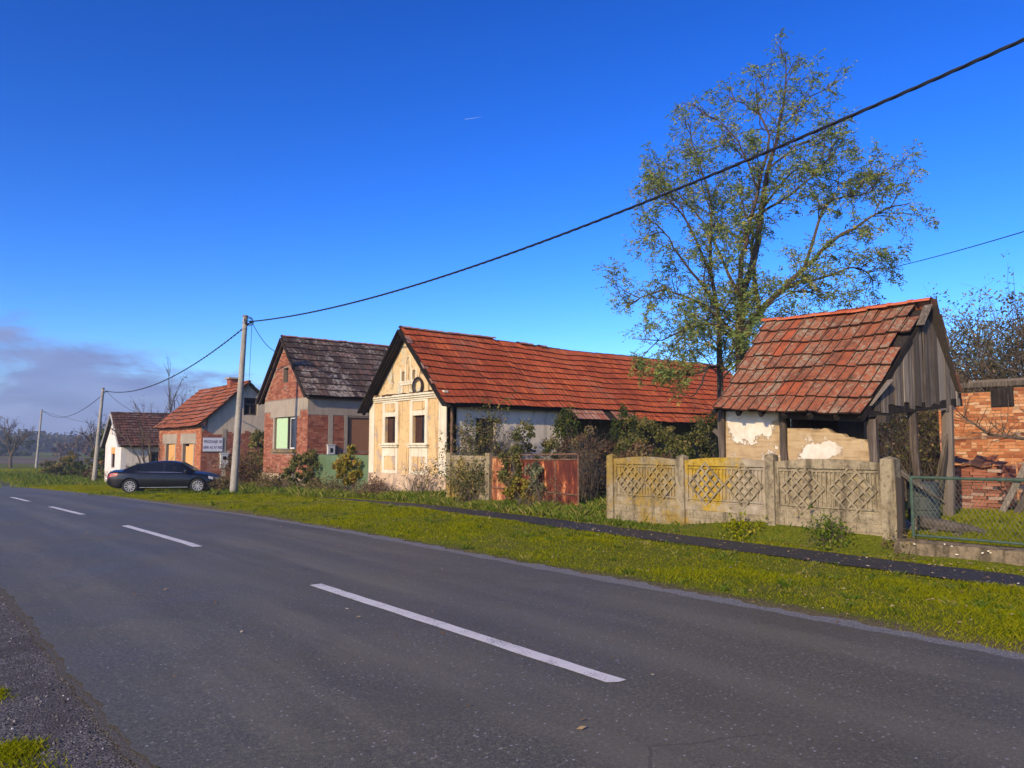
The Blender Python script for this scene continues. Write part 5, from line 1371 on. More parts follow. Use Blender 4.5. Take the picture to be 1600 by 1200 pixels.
def panel(y0, y1, x, mats):
    L = y1 - y0
    # u runs from y0 to y1; front face towards the road at x
    P = lambda u, v, e: (x + e, y0 + u, v)
    mb = MB()
    mb.hexa([P(0, 0.44, -0.005), P(L, 0.44, -0.005), P(L, 0.44, 0.045), P(0, 0.44, 0.045), P(0, 0.60, -0.005), P(L, 0.60, -0.005), P(L, 0.60, 0.045), P(0, 0.60, 0.045)])
    mb.hexa([P(0, 0.602, 0.032), P(L, 0.602, 0.032), P(L, 0.602, 0.06), P(0, 0.602, 0.06), P(0, 1.32, 0.032), P(L, 1.32, 0.032), P(L, 1.32, 0.06), P(0, 1.32, 0.06)])
    n = 10
    for i in range(n):           # arched coping
        a, b = L * i / n, L * (i + 1) / n
        za, zb = 1.43 + 0.06 * math.sin(math.pi * i / n), 1.43 + 0.06 * math.sin(math.pi * (i + 1) / n)
        mb.hexa([P(a, 1.322, -0.008), P(b, 1.322, -0.008), P(b, 1.322, 0.07), P(a, 1.322, 0.07), P(a, za, -0.004), P(b, zb, -0.004), P(b, zb, 0.065), P(a, za, 0.065)], 0.5)
    mb.box(P(0.0, 0.602, -0.002), P(0.07, 1.318, 0.031)); mb.box(P(L - 0.07, 0.602, -0.002), P(L, 1.318, 0.031))
    pan = mb.build('panel', mats[0], cf)
    mb = MB()                    # rails, ribs
    for v0, v1 in ((1.262, 1.285), (0.645, 0.675)): mb.box(P(0.072, v0, 0.0), P(L - 0.072, v1, 0.0315))
    cs = [0.27 * L, 0.73 * L]; HW, HH = 0.41, 0.42; cz = 0.965
    inside = lambda u, v: any(abs(u - c) / HW + abs(v - cz) / HH < 1.02 for c in cs)
    u = 0.13
    while u < L - 0.1:
        seg = []
        v = 0.678
        while v < 1.26:
            if not inside(u, v + 0.02): seg.append(v)
            elif seg:
                if seg[-1] - seg[0] > 0.05: mb.box(P(u - 0.014, seg[0], 0.006), P(u + 0.014, seg[-1] + 0.03, 0.0316))
                seg = []
            v += 0.03
        if seg and seg[-1] - seg[0] > 0.05: mb.box(P(u - 0.014, seg[0], 0.006), P(u + 0.014, 1.261, 0.0316))
        u += 0.078
    mb.build('rib', mats[1], pan)
    for c in cs:                 # the lattice: four cells a side
        mb = MB()
        for i in range(5):
            t = -1 + 2 * i / 4.0
            for sgn in (1, -1):
                # bar from one flank to the other
                a = ((t - 1) / 2 * HW, (t + 1) / 2 * HH * sgn); b = ((t + 1) / 2 * HW, (t - 1) / 2 * HH * sgn)
                A = V(P(c + a[0], cz + a[1], -0.006)); B = V(P(c + b[0], cz + b[1], -0.006))
                dd = (B - A).normalized(); nn = V(-1, 0, 0); ss = dd.cross(nn)
                e = 0.002 * (sgn + 1) / 2
                mb.obox((A + B) / 2 + V(0.012 + e, 0, 0), dd * ((B - A).length / 2 + 0.012), ss * 0.017, nn * 0.024)
        mb.build('lattice', mats[2], pan)
    mb = MB()                    # bottom slab with a block pattern
    mb.box(P(0, -0.1, 0.004), P(L, 0.437, 0.05))
    for row in range(3):
        v0 = 0.02 + row * 0.138; u = 0.02 - (0.2 if row % 2 else 0)
        while u < L - 0.03:
            a, b = max(0.02, u), min(L - 0.02, u + 0.42)
            if b - a > 0.06: mb.box(P(a, v0, -0.010), P(b, v0 + 0.122, 0.0035), jit=0.002)
            u += 0.44
    mb.build('base_slab', mats[3], cf)
panel(PY_[0] + 0.115, PY_[1] - 0.095, 12.53, (M['fence'], M['fence'], M['fence'], M['fence_plain']))
panel(PY_[1] + 0.095, PY_[2] - 0.095, 12.555, (M['lichen'], M['lichen'], M['fence'], M['fence_plain']))
panel(PY_[2] + 0.095, PY_[3] - 0.095, 12.575, (M['fence'], M['fence'], M['fence'], M['fence_plain']))

# ------------------------------------------------------------------ wire fence in a green tube frame
wf = thing('wire_fence', 'green framed chain-link fence on a mossy concrete kerb', 'fence', (12.36, 3.9, 0.3))
mb = MB()
yA, yB = 5.20, 1.0
for y in (yA, 3.05, yB): mb.tube([(12.36, y, 0.30), (12.36, y, 1.235)], 0.024, 7)
mb.tube([(12.36, yA, 1.225), (12.36, yB, 1.235)], 0.024, 7); mb.tube([(12.36, yA, 0.335), (12.36, yB, 0.345)], 0.020, 7)
mb.build('frame', M['greenframe'], wf)
mb = MB(); zlo, zhi = 0.35, 1.21; s = 0.062
k = -20
while k * s < (yA - yB) + 1.2:
    for sgn in (1, -1):
        pts = []
        u0 = k * s
        H = zhi - zlo
        # straight wire at about 55 degrees clipped to the frame
        ua, ub = u0, u0 + H * 0.62
        va, vb = 0.0, H
        if ua < 0: va = -ua / 0.62; ua = 0
        if ub > yA - yB: vb = (yA - yB - u0) / 0.62; ub = yA - yB
        if vb - va > 0.03 and va < H:
            f = (lambda u, v: (12.36 + 0.004 * sgn, yA - u, zlo + v)) if sgn > 0 else (lambda u, v: (12.36 - 0.004, yA - u, zhi - v))
            mb.tube([f(ua, va), f(ub, vb)], 0.0026, 3, cap=False)
    k += 1
mb.build('mesh', M['wire'], wf)
mb = MB(); mb.beam((12.44, 5.42, 0.0), (12.44, 5.40, 1.20), 0.09, 0.09, jit=0.006); mb.build('corner_post', M['darkwood'], wf)
kb = MB()
ysq = [5.44 - 0.3 * i for i in range(18)]
for a, b in zip(ysq[:-1], ysq[1:]):
    kb.hexa([(12.19, b, -0.2), (12.52, b, -0.2), (12.52, a, -0.2), (12.19, a, -0.2), (12.24 + rng.uniform(-.012, .012), b, 0.235 + rng.uniform(-.02, .02)), (12.50, b, 0.27), (12.50, a, 0.27), (12.24 + rng.uniform(-.012, .012), a, 0.235 + rng.uniform(-.02, .02))], 0.5)
kb.build('kerb', M['plinth_c'], wf)

# ------------------------------------------------------------------ gates and panel between fence and cottage
pn = thing('yard_fence', 'weathered concrete fence panel joined to the yellow cottage corner', 'fence', (13.35, 18.2, 0))
for y in (19.15, 17.2):
    MB().box((13.26, y - 0.10, -0.2), (13.46, y + 0.10, 1.52), jit=0.008).build('post', M['fence_plain'], pn)
mb = MB(); mb.box((13.34, 17.3, 0.0), (13.39, 19.05, 1.38)); base = mb.build('panel', M['fence_plain'], pn)
mb = MB(); mb.box((13.31, 17.3, 1.30), (13.42, 19.05, 1.44)); mb.box((13.315, 17.3, 0.32), (13.338, 19.05, 0.40)); mb.box((13.315, 17.32, 0.42), (13.337, 17.42, 1.29)); mb.box((13.315, 18.93, 0.42), (13.337, 19.03, 1.29)); mb.build('rail', M['fence_plain'], base)
mb = MB()
for i in range(6):
    for j in range(5):
        y = 17.52 + i * 0.26; z = 0.50 + j * 0.165
        mb.obox((13.328, y, z), V(0, 0.115, 0.0), V(0, 0, 0.06), V(0.010, 0, 0), jit=0.004)
mb.build('relief_block', M['fence_plain'], base)

gt = thing('peeling_gate', 'narrow gate of peeling orange sheet beside the weathered concrete panel', 'gate', (13.32, 16.7, 0))
mb = MB()
for a, b in (((13.30, 17.05, 0.05), (13.30, 17.05, 1.42)), ((13.30, 16.15, 0.05), (13.30, 16.15, 1.45)), ((13.30, 17.05, 1.40), (13.30, 16.15, 1.43)), ((13.30, 17.05, 0.10), (13.30, 16.15, 0.10)), ((13.30, 17.05, 0.55), (13.30, 16.15, 0.55))): mb.tube([a, b], 0.022, 6)
mb.build('frame', M['rustframe'], gt)
n = 4
for k in range(n):
    a = 17.03 - 0.86 * k / n; b = 17.03 - 0.86 * (k + 1) / n + 0.008
    MB().box((13.312 + 0.004 * (k % 2), b, 0.12), (13.318 + 0.004 * (k % 2), a, 1.38), jit=0.004).build('sheet', M['rust2'], gt)
gp = thing('gate_post', 'ivy-grown wooden gate post between the orange gate and the rusty red gate', 'post', (13.32, 16.0, 0))
MB().beam((13.34, 16.0, -0.1), (13.30, 16.02, 1.62), 0.16, 0.16, jit=0.01).build('shaft', M['timber'], gp)
MB().beam((13.30, 15.9, 1.45), (13.30, 16.1, 1.47), 0.05, 0.05).build('hinge', M['rustframe'], gp)
rg_ = thing('rusty_gate', 'wide rusty red sheet-metal gate with flaking paint and a bent white top bar', 'gate', (13.30, 14.7, 0))
mb = MB()
for a, b in (((13.28, 15.88, 0.08), (13.28, 15.88, 1.52)), ((13.28, 13.52, 0.06), (13.28, 13.52, 1.52)), ((13.28, 15.88, 1.48), (13.26, 13.52, 1.52)), ((13.28, 15.88, 0.10), (13.28, 13.52, 0.08)), ((13.28, 14.36, 0.10), (13.28, 14.36, 1.38)), ((13.28, 15.88, 1.36), (13.28, 13.52, 1.38)), ((13.28, 15.88, 0.55), (13.28, 13.52, 0.50))): mb.tube([a, b], 0.020, 6)
mb.build('frame', M['rustframe'], rg_)
for a, b, z0, z1 in ((15.86, 15.10, 0.10, 1.36), (15.095, 14.37, 0.12, 1.33), (14.355, 13.53, 0.52, 1.36), (14.36, 13.54, 0.09, 0.515)):
    MB().box((13.292 + rng.uniform(0, .006), b, z0), (13.298 + rng.uniform(0, .006), a, z1), jit=0.006).build('sheet', M['rust'], rg_)
gg = thing('green_gate', 'green sheet-metal yard gate between the brick house and yellow cottage', 'gate', (14.3, 28.4, -0.2))
for a, b in ((30.85, 29.72), (29.70, 28.46), (28.44, 27.2), (27.18, 25.98)):
    MB().box((14.30, b, -0.32), (14.315, a, 1.36 + rng.uniform(-0.02, 0.02)), jit=0.004).build('sheet', M['greengate'], gg)
mb = MB()
for y in (30.9, 28.45, 25.94): mb.tube([(14.33, y, -0.4), (14.33, y, 1.44)], 0.035, 7)
mb.tube([(14.33, 30.9, 1.36), (14.33, 25.94, 1.36)], 0.022, 6); mb.tube([(14.33, 30.9, 0.0), (14.33, 25.94, 0.0)], 0.022, 6)
mb.build('frame', M['greenframe'], gg)

# ------------------------------------------------------------------ ruined brick wall, brick pile, boards
rw = thing('ruined_wall', 'roofless orange brick wall with timber plates on top behind the brick pile', 'ruin', (22, 5.6, 0.3))
ORW = (22, 8.45, 0); URW = (0, -1, 0)
r2 = random.Random(17)
mb = MB(); segs = []
u = 0.0
while u < 7.6:
    w_ = r2.uniform(0.35, 0.8); segs.append((u, min(7.6, u + w_), r2.choice((3.25, 3.25, 3.12, 2.98)))); u += w_
for a, b, h in segs:
    wall_mb(ORW, URW, (-1, 0, 0), [(a, -0.2), (b, -0.2), (b, h), (a, h)], [], 0.38, mb)
cw = mb.build('wall_core', M['mortar_ruin'], rw)
top_at = lambda u: next((h for a, b, h in segs if a <= u <= b), 3.1)
bricks_mb(ORW, URW, (-1, 0, 0), [(0, -0.2), (7.6, -0.2), (7.6, 3.22), (0, 3.25)], [(1.28, 2.72, 1.80, 3.26)], proud=0.016, jit=0.008, miss=0.02, bh=0.067, j=0.014, keep=lambda u, v: v < top_at(u), bw=0.235, halves=0.45).build('bricks', M['brick_ruin'], cw, kind='stuff')
bricks_mb((22.0, 8.45, 0), (1, 0, 0), (0, 1, 0), [(0, -0.2), (0.38, -0.2), (0.38, 3.25), (0, 3.25)], [], bw=0.18).build('bricks', M['brick_ruin'], cw, kind='stuff')
MB().box((21.93, 6.66, 2.74), (22.0 - 0.002, 7.16, 3.20)).build('timber_infill', M['darkwood'], rw)
MB().beam((22.05, 8.9, 3.32), (22.0, 5.9, 3.30), 0.22, 0.12, jit=0.015).build('wall_plate', M['board'], rw)
MB().beam((22.1, 7.7, 3.40), (21.9, 0.8, 3.38), 0.12, 0.07, jit=0.012).build('wall_plate', M['timber'], rw)
MB().beam((21.8, 8.7, 3.24), (22.3, 8.0, 3.42), 0.09, 0.09, jit=0.012).build('wall_plate', M['timber'], rw)

bp = thing('brick_pile', 'square stack of old bricks under a crooked cover of ridge tiles', 'brick pile', (18.2, 6.3, 0.3))
bm_ = bpy.data.meshes.new('brick')
t_ = MB(); t_.box((-0.125, -0.06, 0), (0.125, 0.06, 0.065)); bm_.from_pydata(t_.v, [], t_.f); bm_.materials.append(M['brick_pile'])
r2 = random.Random(31)
for row in range(14):
    for face in range(2):
        n = 4 if face == 0 else 3
        for i in range(n):
            o = bpy.data.objects.new('brick', bm_); COL.objects.link(o); o.parent = bp
            if face == 0:
                o.location = (-0.20 + r2.gauss(0, 0.012), -0.42 + i * 0.262 + (0.06 if row % 2 else 0) + r2.gauss(0, 0.01), row * 0.072)
                o.rotation_euler = (r2.gauss(0, 0.02), r2.gauss(0, 0.02), math.pi / 2 + r2.gauss(0, 0.05))
            else:
                o.location = (-0.02 + i * 0.26 + (0.06 if row % 2 else 0) + r2.gauss(0, 0.01), -0.50 + r2.gauss(0, 0.012), row * 0.072)
                o.rotation_euler = (r2.gauss(0, 0.02), r2.gauss(0, 0.02), r2.gauss(0, 0.05))
mb = MB(); mb.box((18.12, 5.9, 0.28), (18.9, 6.75, 1.22)); mb.build('inner_stack', M['brick_pile'], bp)
for k in range(6):
    y = 5.82 + k * 0.19
    mb = MB(); mb.obox((18.12, y, 1.37 + r2.uniform(-0.02, 0.05)), V(0.28, 0.02, 0.06 + r2.uniform(-.05, .05)), V(0, 0.10, 0.02 * (-1) ** k), V(0, 0, 0.010), jit=0.015); mb.build('cover_tile', M['tile_shed'] if k % 2 else M['tile_brown'], bp)
for k, (y, z, tilt, w, lean) in enumerate(((5.62, 0.25, 0.42, 0.11, 0.5), (5.38, 0.22, 0.46, 0.12, 0.55), (5.05, 0.20, 0.50, 0.12, 0.5), (4.78, 0.20, 0.52, 0.10, 0.6), (4.45, 0.20, 0.45, 0.12, 0.55))):
    pk = MB(); pk.beam((17.3, y, z), (17.3 + lean, y - tilt, z + 1.15 + 0.05 * k), w, 0.028, up=(1, 0, 0), jit=0.006)
    tag(pk.build('leaning_board', M['board']), ('grey board leaning on the rail nearest the brick stack', 'second leaning board from the brick stack, close to the first', 'middle one of the five boards leaning on the rail', 'thinner leaning board, second from the frame edge', 'leaning board farthest from the brick stack')[k], 'board', 'boards leaning by the brick stack')
rl = MB(); rl.beam((17.5, 5.75, 1.06), (17.5, 3.6, 1.05), 0.05, 0.05, jit=0.006)
tag(rl.build('wooden_rail', M['timber']), 'horizontal wooden rail behind the leaning boards', 'rail')
lp = thing('low_brick_wall', 'broken low wall of darker bricks behind the leaning boards', 'wall', (19.0, 4.6, 0.3))
cw = wall_mb((19.0, 5.75, 0), (0, -1, 0), (-1, 0, 0), [(0, 0.1), (3.4, 0.1), (3.4, 1.25), (0, 1.35)], [], 0.25).build('wall_core', M['mortar'], lp)
bricks_mb((19.0, 5.75, 0), (0, -1, 0), (-1, 0, 0), [(0, 0.1), (3.4, 0.1), (3.4, 1.25), (0, 1.35)], [], miss=0.05, jit=0.008, proud=0.016).build('bricks', M['brick_pile'], cw, kind='stuff')

# junk behind the end of the concrete fence
ts = thing('tin_heap', 'slanting heap of dark tin sheets and laths behind the fence end', 'scrap heap', (13.9, 6.1, 0.5))
for k in range(7):
    a = V(13.98 + 0.03 * k, 6.62 - 0.085 * k, 1.62 - 0.055 * k + r2.uniform(-.02, .02)); b = a + V(0.25, -0.62, -0.58)
    MB().beam(a, b, 0.075, 0.02, up=(0, 0.5, 1), jit=0.008).build('sheet' if k % 2 else 'lath', M['tin'] if k % 2 else M['board'], ts)
dr = thing('drum', 'dull grey drum standing behind the wire fence', 'drum', (14.75, 6.0, 0.35))
mb = MB(); mb.tube([(14.75, 6.0, 0.30), (14.75, 6.0, 0.55), (14.75, 6.0, 0.80), (14.75, 6.0, 1.05)], [0.26, 0.262, 0.262, 0.26], 18); mb.build('shell', M['barrel'], dr)
mb = MB()
for zz in (0.31, 0.56, 0.81, 1.04): mb.tube([(14.75, 6.0, zz - 0.015), (14.75, 6.0, zz), (14.75, 6.0, zz + 0.015)], [0.262, 0.275, 0.262], 18)
mb.build('hoop', M['barrel'], dr)
lg = MB()
pts = [(13.3 + 0.09 * k, 5.5 - 0.10 * k + 0.04 * math.sin(k), 0.46 - 0.022 * k) for k in range(9)]
lg.tube(pts, [0.10, 0.11, 0.10, 0.105, 0.09, 0.085, 0.08, 0.06, 0.05], 8)
tag(lg.build('fallen_log', M['timber']), 'rotten log lying at the foot of the shed corner', 'log')
rb = MB()
for k in range(90):
    x = 13.4 + r2.gauss(0.35, 0.40); y = 5.75 + r2.gauss(0, 0.28); s = r2.uniform(0.025, 0.085)
    if x < 12.9: continue
    rb.obox((x, y, ground_z(x, y) + s * 0.4 + 0.10 * math.exp(-((x - 13.8) ** 2 + (y - 5.8) ** 2) * 3)), V(s, r2.uniform(-.02, .02), r2.uniform(-.02, .02)), V(r2.uniform(-.02, .02), s * 0.7, 0), V(0, 0, s * 0.5), jit=s * 0.25)
tag(rb.build('rubble', M['mud']), kind='stuff')
gr = MB()
for k in range(16):
    y = r2.uniform(1.5, 5.3); s = r2.uniform(0.006, 0.018); x = r2.uniform(12.16, 12.30)
    gr.obox((x, y, 0.20 + r2.uniform(-0.08, 0.05)), V(s, 0, 0), V(0, s, 0), V(0, 0, s * 0.8), jit=s * 0.4)
tag(gr.build('loose_lime_chips', M['trim']), kind='stuff')

# ------------------------------------------------------------------ utility poles and cables
def pole(x, y, h, lean, label):
    z0 = g(y)
    p = thing('utility_pole', label, 'utility pole', (x, y, z0), 0, 'concrete poles along the road')
    mb = MB(); n = 12
    top = V(x + lean[0], y + lean[1], z0 + h)
    bot = V(x, y, z0 - 0.3)
    mb.tube([bot.lerp(top, k / n) for k in range(n + 1)], [0.165 - 0.065 * k / n for k in range(n + 1)], 14)
    sh_ = mb.build('shaft', M['pole'], p, smooth=True)
    mb = MB(); mb.tube([top - V(0, 0, 0.04), top + V(0, 0, 0.02)], [0.115, 0.112], 14); mb.build('cap', M['rustframe'], p)
    mb = MB(); side = V(math.cos(R(39.5)), -math.sin(R(39.5)), 0)
    mb.tube([top + side * 0.1 - V(0, 0, 0.22), top + side * 0.26 - V(0, 0, 0.24)], 0.022, 6); mb.box(top + side * 0.24 - V(0.04, 0.04, 0.30), top + side * 0.24 + V(0.04, 0.04, -0.20)); mb.build('clamp', M['cable'], p)
    for zz in (0.30, 0.55):
        c = bot.lerp(top, 1 - zz / h)
        MB().tube([c - V(0, 0, 0.012), c + V(0, 0, 0.012)], [0.118, 0.118], 14).build('strap', M['steel'], p)
    return top + side * 0.27 - V(0, 0, 0.24)
t1 = pole(11.40, 32.4, 7.62, (0.24, -0.18), 'nearest concrete utility pole standing at the verge before the brick house')
t2 = pole(12.40, 65.8, 7.45, (0.35, -0.2), 'slender concrete utility pole at the road bend left of the white cottage')
t3 = pole(15.5, 119.0, 8.0, (0.3, -0.2), 'farthest concrete utility pole standing alone by the open field')

def cable(name, a, b, sag, rad, label, strands=1, n=40, parent=None, ext=None):
    a, b = V(a), V(b)
    pts = [a.lerp(b, k / n) - Z * (4 * sag * (k / n) * (1 - k / n)) for k in range(n + 1)]
    mb = MB()
    if strands == 1: mb.tube(pts, rad, 6)
    else:
        d = (b - a).normalized(); s1 = d.cross(Z).normalized(); s2 = s1.cross(d)
        m = n * 10
        for q in range(strands):
            pp = []
            for k in range(m + 1):
                t = k / m; i = min(n - 1, int(t * n)); f = t * n - i
                c = pts[i].lerp(pts[i + 1], f); th = 2 * math.pi * (q / strands + t * (b - a).length / 0.95)
                pp.append(c + s1 * math.cos(th) * rad * 1.05 + s2 * math.sin(th) * rad * 1.05)
            mb.tube(pp, rad, 5, cap=False)
    o = mb.build(name, M['cable'])
    return tag(o, label, 'cable', 'overhead power cables')
# near span climbs over the camera's right shoulder to a pole outside the view
cable('power_cable', t1, (11.4, -6.0, 8.35), 1.22, 0.0150, 'thick twisted overhead cable crossing the whole sky from the nearest pole', 3, 44)
cable('power_cable', t1, t2, 1.05, 0.018, 'sagging cable between the nearest pole and the pole at the bend', 2, 30)
cable('power_cable', t2, t3, 1.35, 0.024, 'distant sagging cable beyond the pole at the bend', 1, 24)
cable('service_wire', t1, (XB - 0.06, 34.6, 6.15), 0.40, 0.014, 'service wire dropping from the nearest pole to the brick house gable', 1, 16)
cable('service_wire', t1 + V(0.02, 0, -0.05), (XR, 47.1, 5.55), 0.25, 0.010, 'thin wire running down behind the nearest pole to the low brick house', 1, 14)
cable('service_wire', t3, (26, 96, 3.2), 0.5, 0.016, 'thin wire from the farthest pole towards the bare tree', 1, 12)
cable('service_wire', t2, (XW + 1.5, 62.5, 4.3), 0.2, 0.014, 'thin wire from the bend pole down to the white cottage', 1, 12)
cable('service_wire', (27.2, 13.5, 8.0), (16.6, 3.4, 6.0), 0.12, 0.011, 'thin wire at the far edge of the sky beside the big tree', 1, 20)
lp_ = MB()
for q in range(3):
    pts = [t1 + V(0.05 * math.cos(a) - 0.12, 0.05 * q - 0.05, -0.05 + 0.16 * math.sin(a) + 0.05 * q) + V(0.12 * math.cos(a), -0.05 * math.cos(a), 0) for a in [k * 0.5 for k in range(14)]]
    lp_.tube(pts, 0.013, 5)
tag(lp_.build('cable_coil', M['cable']), 'loops of spare black cable at the top of the nearest pole', 'cable coil')

# aircraft trail high in the north-east
ct = MB(); 
fwd = V(math.sin(R(36.5)), math.cos(R(36.5)), 0); 
C0 = V(0, 0, 0) + fwd * 5200 + Z * 2330; dd = V(math.cos(R(39.5)), -math.sin(R(39.5)), 0) * 150 + Z * 22
ct.tube([C0 - dd * 0.42, C0, C0 + dd * 0.4], [0.8, 0.6, 0.2], 6)
tag(ct.build('contrail', (lambda q: q.done((0.6, 0.7, 0.85), 1.0, 0.0))(Mt('ice_trail'))), kind='structure')
# ------------------------------------------------------------------ parked car
def build_car():
    paint = Mt('car_paint').done((0.006, 0.006, 0.007), 0.30, 0.25, coat=0.3)
    glass = Mt('car_glass').done((0.008, 0.009, 0.010), 0.05, 0.3)
    tyre = plain('tyre_rubber', (0.018, 0.018, 0.018), 0.85, 0.2); alloy = plain('alloy', (0.36, 0.355, 0.35), 0.4, 0.5, metal=0.4, var=0.05)
    chrome = plain('chrome_trim', (0.5, 0.5, 0.5), 0.25, 0.6, metal=0.8, var=0.05); red = plain('tail_lamp', (0.40, 0.012, 0.02), 0.4, 0.3, var=0.1)
    lens = plain('head_lamp', (0.35, 0.38, 0.42), 0.15, 0.6, var=0.1); plate = plain('number_plate', (0.62, 0.62, 0.58), 0.5, 0.3, var=0.05); blackp = plain('black_plastic', (0.015, 0.015, 0.016), 0.7, 0.3)
    seam = plain('panel_gap', (0.004, 0.004, 0.004), 0.9, 0.1)
    car = thing('parked_car', 'dark grey saloon car parked on the grass in front of the sale house', 'car', (10.10, 37.15, -0.40), R(-27.5))
    X = [-2.42, -2.36, -2.2, -1.9, -1.42, -0.9, -0.3, 0.3, 0.8, 1.15, 1.45, 1.8, 2.1, 2.28, 2.36]
    fi = lambda xs, ys: (lambda x: float(np.interp(x, xs, ys)))
    zb = fi([-2.42, -2.2, -1.9, -1, 1, 1.9, 2.36], [0.42, 0.30, 0.24, 0.22, 0.21, 0.22, 0.30])
    zs = fi([-2.42, -2.36, -2.2, -1.7, -0.6, 0.6, 1.15, 1.8, 2.2, 2.36], [0.80, 0.93, 0.985, 0.985, 0.965, 0.945, 0.925, 0.83, 0.72, 0.60])
    zt = fi([-2.42, -2.36, -2.2, -1.7, -0.6, 0.6, 1.15, 1.8, 2.2, 2.36], [0.83, 0.99, 1.055, 1.04, 1.02, 1.0, 0.99, 0.90, 0.78, 0.63])
    w = fi([-2.42, -2.3, -1.9, -1.2, 0.9, 1.7, 2.1, 2.36], [0.70, 0.82, 0.895, 0.915, 0.915, 0.89, 0.80, 0.58])
    v = []; f = []
    prof = lambda x: [(0, zb(x)), (w(x) * .86, zb(x)), (w(x) * .965, zb(x) + .07), (w(x) * .995, zb(x) + .2), (w(x), .60 * zs(x) + .06), (w(x) * .985, zs(x) - .13), (w(x) * .955, zs(x) - .045), (w(x) * .90, zs(x) + .005), (w(x) * .55, zt(x)), (0, zt(x) + .01)]
    for x in X:
        p = prof(x)
        ring = [(x, y, z) for y, z in p] + [(x, -y, z) for y, z in p[-2:0:-1]]
        v += ring
    m = len(ring)
    for i in range(len(X) - 1):
        for k in range(m): f.append((i * m + k, (i + 1) * m + k, (i + 1) * m + (k + 1) % m, i * m + (k + 1) % m))
    f.append(tuple(range(m))); f.append(tuple((len(X) - 1) * m + k for k in range(m - 1, -1, -1)))
    me = bpy.data.meshes.new('body'); me.from_pydata(v, [], f); me.materials.append(paint); me.polygons.foreach_set('use_smooth', [True] * len(f)); me.update()
    body = link('body', me, car)
    cut = []
    for x in (-1.42, 1.42):
        mb = MB(); mb.tube([(x, -1.2, 0.335), (x, -0.62, 0.335)], 0.395, 28); cut.append(mb); 
        mb = MB(); mb.tube([(x, 0.62, 0.335), (x, 1.2, 0.335)], 0.395, 28); cut.append(mb)
    tmp = []
    for mb in cut:
        o = mb.build('arch_cutter', blackp); tmp.append(o)
        bo = body.modifiers.new('b', 'BOOLEAN'); bo.operation = 'DIFFERENCE'; bo.object = o; bo.solver = 'EXACT'
    bpy.context.view_layer.update()
    ev = body.evaluated_get(bpy.context.evaluated_depsgraph_get())
    # cutters are at the world origin: bring them to the car before evaluating
    for o in tmp: o.matrix_world = car.matrix_world.copy()
    bpy.context.view_layer.update()
    ev = body.evaluated_get(bpy.context.evaluated_depsgraph_get())
    me2 = bpy.data.meshes.new_from_object(ev)
    me2.set_sharp_from_angle(angle=R(28))
    body.modifiers.clear(); body.data = me2
    for o in tmp: bpy.data.objects.remove(o)
    # greenhouse
    GX = [-1.86, -1.55, -1.15, -0.7, -0.2, 0.2, 0.5, 0.8, 1.22]
    gt_ = fi([-1.86, -1.55, -1.15, -0.7, -0.2, 0.2, 0.5, 0.8, 1.22], [1.03, 1.17, 1.325, 1.42, 1.46, 1.455, 1.40, 1.26, 0.98])
    gw_ = fi([-1.86, -1.15, -0.2, 0.5, 1.22], [0.60, 0.60, 0.62, 0.61, 0.66])
    bw_ = lambda x: w(x) * .90
    v = []; f = []
    gp = lambda x: [(bw_(x), zs(x) - .01), (gw_(x) + .03, max(zs(x), gt_(x) - .055)), (gw_(x) - .06, gt_(x) - .012), (0, gt_(x) + .006)]
    for x in GX:
        p = gp(x); v += [(x, y, z) for y, z in p] + [(x, -y, z) for y, z in p[-2::-1]]
    m = 7
    for i in range(len(GX) - 1):
        for k in range(m - 1): f.append((i * m + k, i * m + k + 1, (i + 1) * m + k + 1, (i + 1) * m + k))
    me = bpy.data.meshes.new('roof'); me.from_pydata(v, [], f); me.materials.append(paint); me.polygons.foreach_set('use_smooth', [True] * len(f)); me.update()
    me.set_sharp_from_angle(angle=R(32))
    link('roof', me, car)
    def side(x, t, s, e=0.008):
        p = gp(x); a, b = p[0], p[1]
        return (x, s * (a[0] + (b[0] - a[0]) * t + e), a[1] + (b[1] - a[1]) * t)
    for s in (1, -1):
        for xs_ in ([-1.52, -1.30, -1.12], [-1.04, -0.7, -0.35, -0.10], [0.0, 0.25, 0.55, 0.80, 1.02]):
            mb = MB()
            for a, b in zip(xs_[:-1], xs_[1:]):
                mb.add([side(a, .06, s), side(b, .06, s), side(b, .93, s), side(a, .93, s)], [(0, 1, 2, 3)])
            mb.build('side_window', glass, car, world=False, smooth=True)
        mb = MB()
        for a, b in zip([-1.5, -1.0, -0.4, 0.2, 0.7], [-1.0, -0.4, 0.2, 0.7, 1.15]):
            mb.add([side(a, -.02, s, .012), side(b, -.02, s, .012), side(b, .04, s, .012), side(a, .04, s, .012)], [(0, 1, 2, 3)])
        mb.build('trim_strip', chrome, car, world=False)
        mb = MB()
        for x in (-0.98, -0.03, 1.10):
            yy = [(w(x) * .955 + .004, zs(x) - .05), (w(x) * .985 + .004, zs(x) - .13), (w(x) + .004, .60 * zs(x) + .06), (w(x) * .995 + .004, zb(x) + .2)]
            for p, q in zip(yy[:-1], yy[1:]): mb.add([(x - .005, s * p[0], p[1]), (x + .005, s * p[0], p[1]), (x + .005, s * q[0], q[1]), (x - .005, s * q[0], q[1])], [(0, 1, 2, 3)])
        mb.build('door_gap', seam, car, world=False)
        mb = MB(); 
        for x in (-0.82, 0.14): mb.box((x - .09, s * .905 - .012, .835), (x + .09, s * .905 + .012, .86))
        mb.build('door_handle', paint, car, world=False)
        mb = MB(); mb.box((-1.02, s * .905 - .012, .275), (1.02, s * .905 + .014, .295)); mb.build('sill_trim', chrome, car, world=False)
